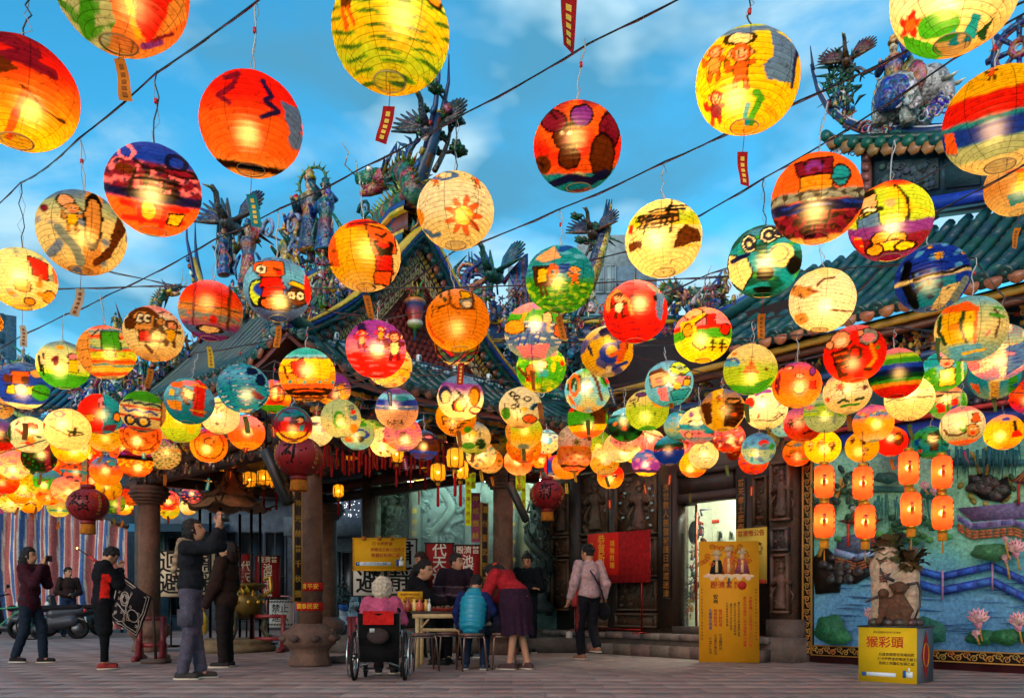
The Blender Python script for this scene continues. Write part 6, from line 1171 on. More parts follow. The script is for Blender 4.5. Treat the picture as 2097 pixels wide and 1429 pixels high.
fixture((545,920,10.2),(592,1030,10.2),.085,'square black slanted beam fixture beside the dark red lantern',True);fixture((1042,988,11.4),(1078,1066,11.4),.055,'round black slanted tube fixture left of the red character lantern')
# potted plants, extinguisher, pipe stub, stones
pp=thing('potted_plant','leafy potted shrub in shadow beside the silver scooter','plant',G(690,1306));obj('pot',MB().lathe([(.2,0),(.26,.3),(.28,.32),(.24,.32)],(0,0,0),'#4a3a34',14),'stone',pp);m=MB()
for i in range(420):
 a,e=RNG.uniform(0,6.28),RNG.uniform(-.2,1.3);r_=RNG.uniform(.2,.75);p=np.array([0,0,.75])+r_*np.array([math.cos(a)*math.cos(e),math.sin(a)*math.cos(e),math.sin(e)]);d=RNG.normal(0,1,3);d/=np.linalg.norm(d);s_=np.cross(d,[0,0,1])*.03;m.add([p,p+d*.06+s_,p+d*.14,p+d*.06-s_],[[0,1,2,3]],jit(['#1f3a24','#2a4a2c','#16301e','#5a3a20'][i%4 if i%9 else 3],.3))
obj('foliage',m,'glaze',pp)['kind']='stuff';obj('stem',MB().tube([(0,0,.3),(.03,0,.6),(0,0,.9)],.03,'#3a2a1c',6),'wood',pp)
ex=thing('fire_extinguisher','red fire extinguisher standing against the carved wall','extinguisher',(FO[0]+math.cos(FA)*fp(1178,off=-.15)+.15*math.sin(FA),FO[1]+math.sin(FA)*fp(1178,off=-.15)-.15*math.cos(FA),PLZ));obj('cylinder',MB().lathe([(.07,0),(.075,.02),(.075,.42),(.03,.5),(.03,.54)],(0,0,.42),'#a01814',14),'paint',ex,smooth=True);obj('stand',MB().lathe([(.1,0),(.1,.02),(.02,.03),(.02,.42)],(0,0,0),'#5a1412',10),'paint',ex);obj('nozzle',MB().tube([(0,0,.96),(.08,-.03,1.0),(.1,-.04,.8)],.012,'#161414',6),'rubber',ex)
ps=thing('pipe_stub','pale bent pipe stub standing beside the stone steps','pipe',(*P(1166,0,14.4)[:2],0));obj('pipe',MB().lathe([(.06,0),(.06,.28),(.05,.33),(.02,.35)],(0,0,0),'#a89a8c',12),'plastic',ps,smooth=True);obj('collar',MB().lathe([(.075,0),(.075,.04)],(0,0,.02),'#7a6e64',12),'stone',ps)
for px,py,r_,lb in((692,1357,.16,'flat grey stone on the paving beside the front column'),(1622,1352,.09,'small brown stone at the pilaster foot'),(1660,1354,.07,'small grey stone below the mural wall')):
 V,Fc=surfnet([('e',np.array([0,0,r_*.25]),np.array([r_*1.5,r_*.8,r_*.35]),np.eye(3))],r_*.12,.02,fn=lambda g:.12*r_*wob(g,3/r_));tag(obj('loose_stone',MB().add(V,Fc,'#54443c'),'stone',loc=G(px,py),smooth=True),lb,'stone')
# incense smoke drifting before the lit hall wall
sm=bpy.data.materials.new('incense_smoke');sm.use_nodes=True;t_=sm.node_tree;t_.nodes.clear();pv=t_.nodes.new('ShaderNodeVolumePrincipled');o_=t_.nodes.new('ShaderNodeOutputMaterial');t_.links.new(pv.outputs[0],o_.inputs['Volume']);pv.inputs['Color'].default_value=(.8,.9,1,1);pv.inputs['Density'].default_value=.22
V,Fc=surfnet([('e',np.array([0,0,0.]),np.array([.9,.45,1.0]),np.eye(3)),('e',np.array([.3,0,.7]),np.array([.5,.4,.7]),np.eye(3))],.08,.2,fn=lambda g:.1*wob(g,4));so_=obj('incense_smoke',MB().add(V,Fc,'#ffffff'),sm,loc=P(905,1090,15.0),smooth=True);so_['kind']='stuff'

# ------------------------------------------------------------------ people
def A_(*v):return np.array(v,float)
def person(label,loc,yaw,H,J={},top='#222222',legs='#222222',shoe='#1a1a1a',hair='#120d0b',skin='#b07a5c',look=(1,0,0),sleeve=1.0,hairlen='short',bottom='trousers',topcol=None,legcol=None,bulk=1.0,hem=.0,extras=None,hood=False,bare=False,cat='person'):
 t=thing('person',label,cat,loc,yaw);s=H/1.72
 j=dict(head=A_(0,0,1.585),neck=A_(-.01,0,1.46),chest=A_(0,0,1.28),belly=A_(.01,0,1.08),pelvis=A_(0,0,.95),sL=A_(0,.175,1.40),sR=A_(0,-.175,1.40),eL=A_(-.02,.23,1.13),eR=A_(-.02,-.23,1.13),wL=A_(.06,.24,.88),wR=A_(.06,-.24,.88),
 hL=A_(0,.085,.92),hR=A_(0,-.085,.92),kL=A_(.02,.095,.50),kR=A_(.02,-.095,.50),aL=A_(0,.10,.085),aR=A_(0,-.10,.085))
 for k,v in J.items():
  if k in j:j[k]=A_(*v)
 for k in j:j[k]=j[k]*s
 f=A_(*look);f/=np.linalg.norm(f);up=A_(0,0,1);lf=np.cross(up,f);lf/=np.linalg.norm(lf);u2=np.cross(f,lf);RH=np.stack([f,lf,u2],1)
 hq=lambda x,y,z:j['head']+RH@(A_(x,y,z)*s)
 ax=j['neck']-j['pelvis'];ax/=np.linalg.norm(ax);sd_=j['sL']-j['sR'];sd_/=np.linalg.norm(sd_);fw=np.cross(sd_,ax);fw/=np.linalg.norm(fw);RT=np.stack([fw,sd_,ax],1)
 c=lambda a,b,ra,rb:('c',a,b,ra*s,rb*s)
 e=lambda p,r,R=np.eye(3):('e',p,A_(*r)*s,R)
 body=[e(hq(0,0,.02),(.095,.076,.105),RH),e(hq(.03,0,-.055),(.065,.058,.065),RH),e(hq(.098,0,-.02),(.02,.013,.022),RH),e(hq(-.005,.078,-.015),(.022,.012,.03),RH),e(hq(-.005,-.078,-.015),(.022,.012,.03),RH),c(hq(-.02,0,-.06),j['neck'],.052,.058),
   e(j['chest'],(.105,.155,.16),RT),e(j['belly'],(.10,.135,.14),RT),e(j['pelvis'],(.11,.155,.12),RT)]
 for q in 'LR':body+=[c(j['s'+q],j['e'+q],.05,.042),c(j['e'+q],j['w'+q],.041,.029),c(j['h'+q],j['k'+q],.085,.058),c(j['k'+q],j['a'+q],.056,.04),c(j['a'+q],j['a'+q]+A_(.04,0,-.03)*s,.04,.035)]
 V,Fc=surfnet(body,.015*s,.03*s);loc_=(V-j['head'])@RH/s;col=np.tile(C(skin),(len(V),1))
 for yy in(.034,-.034):
  m=((loc_[:,0]>.05)&(np.hypot((loc_[:,1]-yy)/.017,(loc_[:,2]-.012)/.009)<1));col[m]=C('#1a120e');m=((loc_[:,0]>.05)&(np.hypot((loc_[:,1]-yy)/.024,(loc_[:,2]-.038)/.007)<1));col[m]=C('#241812')
 m=((loc_[:,0]>.05)&(np.hypot(loc_[:,1]/.028,(loc_[:,2]+.068)/.009)<1));col[m]=C('#8a4438')
 mb=MB().add(V,Fc,col*(1+.05*wob(V,20))[:,None])
 for q,sy in(('L',1),('R',-1)):  # hands with curled fingers
  d=j['w'+q]-j['e'+q];d/=np.linalg.norm(d);n=np.cross(d,A_(0,0,1));n=n/(np.linalg.norm(n)+1e-6)*sy;pn=np.cross(d,n);w0=j['w'+q];hand=[('c',w0-d*.02*s,w0+d*.02*s,.027*s,.03*s),('e',w0+d*.055*s,A_(.05,.04,.02)*s,np.stack([d,n,pn],1))]
  for k in range(4):
   b0=w0+d*.09*s+n*(.03-.02*k)*s;L=(.036,.042,.040,.030)[k]*s;curl=A_(0,0,0)+pn*.5;b1=b0+(d*.9-curl*.35)*L;b2=b1+(d*.55-curl*1.1)*L*.9;hand+=[('c',b0,b1,.0092*s,.0085*s),('c',b1,b2,.0085*s,.0072*s)]
  t0=w0+d*.035*s+n*.035*s;hand+=[('c',t0,t0+(d*.6+n*.6)*.035*s,.012*s,.0105*s),('c',t0+(d*.6+n*.6)*.035*s,t0+(d*1.3+n*.55-pn*.3)*.045*s,.0105*s,.008*s)]
  v2,f2=surfnet(hand,.0068*s,.007*s);mb.add(v2,f2,C(skin)*(1+.06*wob(v2,60))[:,None])
 obj('body',mb,'skin',t,smooth=True)
 fold=lambda g:.006*s*wob(g/s*[1,1,1.5],19,H)+.006*s*np.abs(wob(g/s*[1,1,1.8],38,H+2))+.003*s*wob(g/s,80,H)
 o_=.018*bulk+.006
 tp=[e(j['chest'],(.105+o_,.158+o_,.165+o_),RT),e(j['belly'],(.105+o_,.14+o_,.15),RT),e(j['pelvis']+ax*(.05-hem)*s,(.115+o_,.158+o_,.10+hem*.8),RT),c(j['neck']-ax*.05*s,j['neck']-ax*.01*s,.085,.062)]
 for q in 'LR':
  w1=j['e'+q]+(j['w'+q]-j['e'+q])*max(0,min(1,(sleeve-.5)*2));tp+=[c(j['s'+q],j['e'+q]if sleeve>=.5 else j['s'+q]+(j['e'+q]-j['s'+q])*sleeve*2,.058+o_*.9,.05+o_*.8)]
  if sleeve>.5:tp+=[c(j['e'+q],w1,.05+o_*.8,.038+o_*.6)]
 V,Fc=surfnet(tp,.014*s,.028*s,fold);lc=(V-j['pelvis'])@RT/s;cc=np.tile(C(top),(len(V),1))if topcol is None else np.array([C(topcol(*p))for p in lc])
 obj('top',MB().add(V,Fc,cc),'cloth',t,smooth=True)
 if hood:V,Fc=surfnet([e(j['neck']+A_(-.09,0,.02)*s,(.07,.13,.11),RT),c(j['neck']+A_(-.02,.1,.02)*s,j['neck']+A_(.06,.06,-.03)*s,.035,.03),c(j['neck']+A_(-.02,-.1,.02)*s,j['neck']+A_(.06,-.06,-.03)*s,.035,.03)],.014*s,.03*s,fold);obj('hood',MB().add(V,Fc,C(top)*.85),'cloth',t,smooth=True)
 if bottom=='trousers':
  lg=[e(j['pelvis'],(.122,.165,.12),RT)]
  for q in 'LR':lg+=[c(j['h'+q],j['k'+q],.10,.076),c(j['k'+q],j['a'+q]+A_(0,0,.02)*s,.076,.068)]
  V,Fc=surfnet(lg,.015*s,.02*s,fold);cc=np.tile(C(legs),(len(V),1))if legcol is None else np.array([C(legcol(*p))for p in V/s]);obj('trousers',MB().add(V,Fc,cc),'cloth',t,smooth=True)
 elif bottom=='shorts':
  lg=[e(j['pelvis'],(.125,.168,.12),RT)]
  for q in 'LR':lg+=[c(j['h'+q],j['h'+q]+(j['k'+q]-j['h'+q])*.95,.11,.098)]
  V,Fc=surfnet(lg,.015*s,.02*s,fold);obj('shorts',MB().add(V,Fc,legs),'cloth',t,smooth=True)
  lg=[]
  for q in 'LR':lg+=[c(j['h'+q],j['k'+q],.085,.064),c(j['k'+q],j['a'+q],.062,.046)]
  V,Fc=surfnet(lg,.015*s,.01*s);obj('leggings',MB().add(V,Fc,C(legs)*.8),'cloth',t,smooth=True)
 elif bottom=='skirt':
  hm=(j['kL']+j['kR'])/2-A_(0,0,.04)*s;top_=j['pelvis']+ax*.15*s-fw*.02*s
  def sk(u,v):
   a=u*2*PI;cen=top_*(1-v)+hm*v;r_=(.205+.045*v+.03*math.sin(PI*min(1,v*1.6)))*(1+.06*v*math.sin(a*14));return cen+A_(r_*.85*math.cos(a),r_*math.sin(a),.01*math.sin(7*a)*v)*s
  obj('skirt',MB().sheet(sk,84,10,legs),'cloth',t,smooth=True)
 for q in 'LR':
  a=j['a'+q];d=A_(1,(.18 if q=='L' else-.18),0);d/=np.linalg.norm(d)
  if J.get('toe'+q):d=A_(*J['toe'+q]);d/=np.linalg.norm(d)
  sh=[c(a+A_(-.02,0,-.045)*s-d*.03*s,a+A_(0,0,-.05)*s+d*.14*s,.042,.036),c(a+A_(0,0,-.01)*s,a+A_(0,0,-.04)*s,.05,.048)]
  fl_=(a[2]/s-.085)*s
  V,Fc=surfnet(sh,.011*s,.02*s,clip=lambda g:(fl_+.012*s-g[...,2]));so_=obj('shoe',MB().add(V,Fc,shoe),'rubber' if not bare else 'skin',t,smooth=True)
  V2=V.copy();pl=A_(*(a+d*.05*s));obj('sole',MB().box((pl[0],pl[1],fl_+.008*s),(.27*s,.092*s,.016*s),'#c8b8a0' if shoe!='#1a1a1a' else '#2a2622',np.stack([d,np.cross([0,0,1],d),[0,0,1]],1)),'rubber',so_)
 hr_=[e(hq(-.012,0,.035),(.107,.09,.11),RH)]
 if hairlen=='bob':hr_+=[e(hq(-.04,0,-.02),(.085,.098,.1),RH)]
 if hairlen=='long':hr_+=[e(hq(-.04,0,-.02),(.085,.095,.11),RH),('c',hq(-.07,0,-.08),hq(-.12,0,-.30),.085*s,.05*s)]
 if hairlen=='tail':hr_+=[e(hq(-.11,0,.03),(.04,.04,.04),RH),('c',hq(-.13,0,.02),hq(-.2,0,-.14),.04*s,.02*s)]
 if hairlen=='puff':hr_=[e(hq(-.02,0,.03),(.14,.128,.14),RH),e(hq(-.06,0,-.04),(.10,.11,.10),RH)]
 def face(g):
  q=(g-j['head'])@RH/s;return np.minimum(q[...,0]-.035,.062-q[...,2])*s
 V,Fc=surfnet(hr_,.011*s,.03*s,lambda g:.010*s*wob(g/s,42,H*3)+.008*s*wob(g/s*[1,1,.5],95,H),clip=face);obj('hair',MB().add(V,Fc,C(hair)*(1+.25*wob(V,70))[:,None]),'hair',t,smooth=True)
 if extras:extras(t,j,s,hq)
 return t
def gadget(t,p,d,col='#141414',name='phone'):obj(name,MB().box(p,d,col),'plastic',t)
DEG=math.radians
# camera woman
g=G(60,1357)
person('woman in maroon cardigan and jeans holding a phone up to her face',g,0.0,1.58,dict(eL=(.17,.19,1.17),eR=(.17,-.19,1.17),wL=(.21,.06,1.43),wR=(.21,-.06,1.43),aL=(.16,.08,.085),aR=(-.16,-.08,.10),kL=(.14,.09,.5),kR=(-.02,-.09,.5)),'#3a1620','#1c2430','#1a1414',hairlen='long',bulk=1.3,hem=.1,extras=lambda t,j,s,hq:gadget(t,(.29*s,0,1.55*s),(.015,.15,.08)))
person('man in brown sweater and jeans holding a camera beside the scooters',G(140,1305),DEG(-50),1.7,dict(eL=(-.02,.26,1.1),eR=(.02,-.26,1.1),wL=(.17,.11,1.04),wR=(.19,-.06,1.04)),'#2e1f1c','#22304a','#2a2a30',look=(1,.5,0),extras=lambda t,j,s,hq:gadget(t,(.26*s,.02,1.04*s),(.07,.13,.09),name='camera'))
person('boy in black jersey with red side panel, head bowed, wearing red trainers',G(210,1369),DEG(35),1.56,dict(head=(.1,0,1.54),neck=(.02,0,1.44),eL=(.18,.16,1.16),eR=(.18,-.17,1.15),wL=(.22,.04,1.36),wR=(.22,-.05,1.36),kL=(.03,.1,.5),aL=(.05,.1,.085)),'#0f0e11','#0c0b0e','#8a2a24',look=(.8,0,-.6),sleeve=.95,bottom='shorts',bulk=1.5,hem=.08,topcol=lambda x,y,z:'#c81e14' if(y<-.095 and abs(x-.0)<.055+.05*max(0,.2-z)and-.2<z<.34 and abs(y)<.24)else '#111014')
def cam_ex(t,j,s,hq):
 gadget(t,(.37*s,0,1.735*s),(.06,.13,.08),name='camera');V,Fc=surfnet([('c',A_(-.06,.07,1.47)*s,A_(.05,.07,1.44)*s,.045*s,.045*s),('c',A_(-.06,-.07,1.47)*s,A_(.05,-.07,1.44)*s,.045*s,.045*s),('c',A_(-.08,.05,1.46)*s,A_(-.08,-.05,1.46)*s,.05*s,.05*s),('c',A_(-.11,-.05,1.44)*s,A_(-.15,-.08,1.16)*s,.028*s,.034*s)],.014*s,.03*s,lambda g:.006*wob(g,40));k=(np.floor(V[:,2]*24)+np.floor(V[:,1]*24))%2;obj('scarf',MB().add(V,Fc,np.where(k[:,None]>0,C('#a08468'),C('#7a6450'))),'cloth',t,smooth=True)
 for sy in(-1,1):obj('cargo_pocket',MB().box((.0,sy*.18*s,.66*s),(.16*s,.03*s,.18*s),'#4a4450'),'cloth',t)
person('grey haired man in dark sweater, scarf and cargo trousers raising a camera',G(390,1389),DEG(4),1.72,dict(eL=(.28,.15,1.44),eR=(.27,-.16,1.41),wL=(.30,.06,1.66),wR=(.31,-.06,1.65),head=(.04,0,1.59),aL=(.08,.09,.085),aR=(-.05,-.1,.085)),'#1d1d22','#4d4754','#332c2a',hair='#1c1715',look=(1,0,.25),sleeve=.85,hairlen='bob',extras=cam_ex)
def bag_ex(t,j,s,hq):V,Fc=surfnet([('e',j['wL']+A_(.03,0,-.26)*s,A_(.05,.09,.15)*s,np.eye(3)),('c',j['wL']+A_(.03,0,-.08)*s,j['wL']+A_(.03,0,-.2)*s,.012*s,.05*s)],.012,.03,lambda g:.008*wob(g,50));obj('plastic_bag',MB().add(V,Fc,'#b8922c'),'plastic',t,smooth=True);obj('glasses',MB().tube([hq(.09,.06,.015),hq(.105,.03,.01),hq(.105,-.03,.01),hq(.09,-.06,.015)],.005,'#141414',5),'plastic',t)
person('person in brown hooded jacket gazing up with a yellow plastic bag',G(463,1365),DEG(176),1.62,dict(head=(-.03,0,1.58),wR=(.06,-.24,.86),wL=(.2,.2,.84),eL=(.06,.24,1.1)),'#2a1a15','#1c1413','#241e1e',look=(.9,0,.75),hood=True,bulk=1.9,hem=.08,extras=bag_ex)
# wheelchair lady
wl=wc+A_(0,.17,0)
person('white haired elderly person in pink top sitting in the wheelchair',(wl[0],wl[1],-.075),DEG(92),1.46,dict(pelvis=(0,0,.66),belly=(-.01,0,.78),chest=(-.02,0,.94),neck=(.0,0,1.1),head=(.04,0,1.22),sL=(-.02,.17,1.05),sR=(-.02,-.17,1.05),eL=(.05,.25,.82),eR=(.05,-.25,.82),wL=(.26,.2,.80),wR=(.26,-.2,.80),hL=(.05,.09,.62),hR=(.05,-.09,.62),kL=(.45,.1,.6),kR=(.45,-.1,.6),aL=(.5,.1,.20),aR=(.5,-.1,.20)),'#b04a68','#241c20','#2a2224',hair='#b8a48c',hairlen='puff',bulk=1.6)
person('woman in black jacket with tied hair reaching over the table',(P(832,0,11.5)[0],11.5,.0),DEG(-12),1.8,dict(pelvis=(0,0,.58),belly=(.06,0,.72),chest=(.13,0,.90),neck=(.19,0,1.08),head=(.25,0,1.20),sL=(.15,.18,1.02),sR=(.17,-.17,1.02),eL=(.2,.25,.78),eR=(.36,-.18,.84),wL=(.35,.15,.74),wR=(.52,-.12,.76),hL=(0,.09,.55),hR=(0,-.09,.55),kL=(.4,.1,.55),kR=(.4,-.1,.55),aL=(.42,.1,.085),aR=(.42,-.1,.085)),'#0f0d10','#1a1718',look=(1,-.15,-.1),hairlen='tail',bulk=2.0)
person('man in dark purple striped polo standing at the table, looking aside',(P(930,0,12.0)[0],12.0,0),DEG(-70),1.62,dict(head=(.12,0,1.47),neck=(.08,0,1.37),chest=(.05,0,1.22),sL=(.06,.19,1.31),sR=(.06,-.19,1.31),eL=(.04,.27,1.06),eR=(.04,-.27,1.06),wL=(.2,.2,.86),wR=(.2,-.2,.86)),'#22161f','#141216','#241c18',look=(.7,.75,-.05),hair='#1c1614',bulk=1.5,topcol=lambda x,y,z:'#5f5058' if(.05<z<.075 or.17<z<.19)else('#33242e' if.075<z<.17 else '#22161f'))
def vest_ex(t,j,s,hq):
 ax=j['neck']-j['pelvis'];ax/=np.linalg.norm(ax)
 V,Fc=surfnet([('c',j['pelvis']+ax*.05*s,j['chest'],.185*s,.19*s),('c',j['chest'],j['neck']-ax*.06*s,.19*s,.13*s)],.014*s,.03*s,lambda g:.016*s*np.cos(((g-j['pelvis'])@ax)/s*2*PI/.075)*.5);obj('puffer_vest',MB().add(V,Fc,'#0f7f96'),'plastic',t,smooth=True);V,Fc=surfnet([('e',j['neck']+A_(-.1,0,-.03)*s,A_(.06,.12,.09)*s,np.eye(3))],.014*s,.02*s,lambda g:.006*wob(g,30));obj('hood',MB().add(V,Fc,'#12788c'),'plastic',t,smooth=True)
bp2=G(966,1372)
person('boy in teal puffer vest sitting on a stool, back turned',(bp2[0],bp2[1],0),DEG(80),1.46,dict(pelvis=(0,0,.62),belly=(.05,0,.75),chest=(.13,0,.95),neck=(.22,0,1.12),head=(.32,0,1.24),sL=(.15,.17,1.06),sR=(.15,-.17,1.06),eL=(.16,.26,.82),eR=(.2,-.26,.84),wL=(.22,.24,.62),wR=(.4,-.15,.84),hL=(.02,.09,.58),hR=(.02,-.09,.58),kL=(.36,.13,.55),kR=(.36,-.13,.55),aL=(.2,.14,.085),aR=(.2,-.14,.085)),'#16204a','#1c2638','#2f3848',look=(1,-.1,-.5),bulk=1.2,extras=vest_ex)
def bow_ex(t,j,s,hq):m=MB();[m.ball(hq(-.1+.02*math.cos(a),.02*math.sin(a),.075),.02,'#d8402c',7,5)for a in np.arange(5)*1.257];obj('hair_flower',m,'cloth',t)
person('woman in red quilted jacket and plum skirt bending over the table',G(1062,1370),DEG(150),1.60,dict(pelvis=(-.03,0,.95),belly=(.08,0,1.05),chest=(.2,0,1.16),neck=(.31,0,1.28),head=(.40,0,1.27),sL=(.26,.17,1.25),sR=(.26,-.17,1.25),eL=(.36,.24,.98),eR=(.38,-.22,.96),wL=(.52,.15,.84),wR=(.54,-.1,.82),aL=(.08,.09,.085),aR=(-.08,-.1,.085)),'#9a1c22','#2c1626','#4a3030',look=(.8,0,-.6),bottom='skirt',hairlen='tail',bulk=1.7,hem=-.02,extras=bow_ex)
person('small child in dark shorts seated between boy and bending woman',(P(1024,0,10.6)[0],10.6,0),DEG(170),1.15,dict(pelvis=(0,0,.78),belly=(.04,0,.9),chest=(.1,0,1.06),neck=(.17,0,1.22),head=(.24,0,1.33),sL=(.12,.16,1.16),sR=(.12,-.16,1.16),eL=(.2,.22,.95),eR=(.22,-.2,.95),wL=(.36,.12,.98),wR=(.36,-.1,.98),hL=(.0,.09,.72),hR=(.0,-.09,.72),kL=(.38,.1,.7),kR=(.38,-.1,.7),aL=(.3,.1,.3),aR=(.34,-.1,.3)),'#17182a','#12121a','#4a5058',look=(1,.2,-.4),bottom='shorts')
person('man in black jacket with folded arms standing before the dragon pillar',(P(1080,0,14.2)[0],14.2,0),DEG(-95),1.66,dict(head=(.05,0,1.57),eL=(.08,.24,1.1),eR=(.08,-.24,1.1),wL=(.2,-.06,1.14),wR=(.19,.08,1.1)),'#0c1214','#12161c','#15120f',look=(.9,-.2,-.35),bulk=1.3)
def strap_ex(t,j,s,hq):obj('shoulder_strap',MB().tube([A_(.08,.1,1.46)*s,A_(-.0,.14,1.48)*s,A_(-.15,.02,1.25)*s,A_(-.16,-.12,1.02)*s,A_(-.06,-.23,.86)*s],.014,'#2a2438',6),'cloth',t);V,Fc=surfnet([('e',A_(-.02,-.25,.72)*s,A_(.14,.06,.14)*s,np.eye(3))],.014,.02,lambda g:.006*wob(g,30));obj('shoulder_bag',MB().add(V,Fc,'#100e12'),'cloth',t,smooth=True)
person('man in pale pink shirt walking away with a black shoulder bag',G(1206,1350),DEG(118),1.68,dict(aL=(.13,.05,.085),aR=(-.12,-.06,.2),kL=(.11,.09,.5),kR=(.05,-.09,.5),eL=(.0,.26,1.13),wL=(.08,.29,.9),eR=(-.08,-.25,1.12),wR=(.0,-.27,.92),head=(.04,0,1.58)),'#b08a88','#141318','#8a5a44',look=(1,.35,-.1),sleeve=.95,bulk=1.15,hem=.02,legcol=lambda x,y,z:'#6a2420' if y>.15 and abs(x-.06)<.04 else '#141318',extras=strap_ex)
person('person in black half hidden between white and red boards',(P(862,0,13.0)[0],13.0,0),DEG(200),1.6,dict(),'#0e0c0e','#0e0d10',hair='#2a1410',look=(1,.2,-.3),hairlen='bob')

# ------------------------------------------------------------------ painted paper lanterns
PAL={k:hexc(v)for k,v in dict(R='#e8301f',O='#f5762a',Y='#fbc81e',C='#f7dfa0',W='#faecc8',G='#4fa82c',D='#175230',L='#bcd43e',T='#1f9fb4',B='#2450bc',
 S='#74bfe6',N='#16265e',P='#f08f9c',V='#8a44a4',M='#86243f',K='#120c0a',U='#6f3d1a',E='#e0a456',X='#93a09a',A='#f7a428',F='#f5b98a',Q='#5f86b8',Z='#b9c9a0').items()}
def pnoise(a,b,f,s):
 return(np.sin(a*f*1.7+2.1*np.sin(b*f*1.1+s))+np.sin(b*f*2.3+1.7*np.sin(a*f*.9+s*1.3))+np.sin((a+b)*f*1.3+s*2.1+1.3*np.sin((a-b)*f*1.7)))/3
def inpoly(a,b,pts):
 r=np.zeros(a.shape,bool);n=len(pts)
 for i in range(n):
  x0,y0=pts[i];x1,y1=pts[(i+1)%n]
  if y0==y1:continue
  r^=((b>min(y0,y1))&(b<=max(y0,y1))&(a<x0+(b-y0)*(x1-x0)/(y1-y0)))
 return r
def segd(a,b,pts):
 d=np.full(a.shape,9.)
 for(x0,y0),(x1,y1)in zip(pts[:-1],pts[1:]):
  L2=(x1-x0)**2+(y1-y0)**2+1e-9;t=np.clip(((a-x0)*(x1-x0)+(b-y0)*(y1-y0))/L2,0,1)
  d=np.minimum(d,np.hypot(a-x0-t*(x1-x0),b-y0-t*(y1-y0)))
 return d
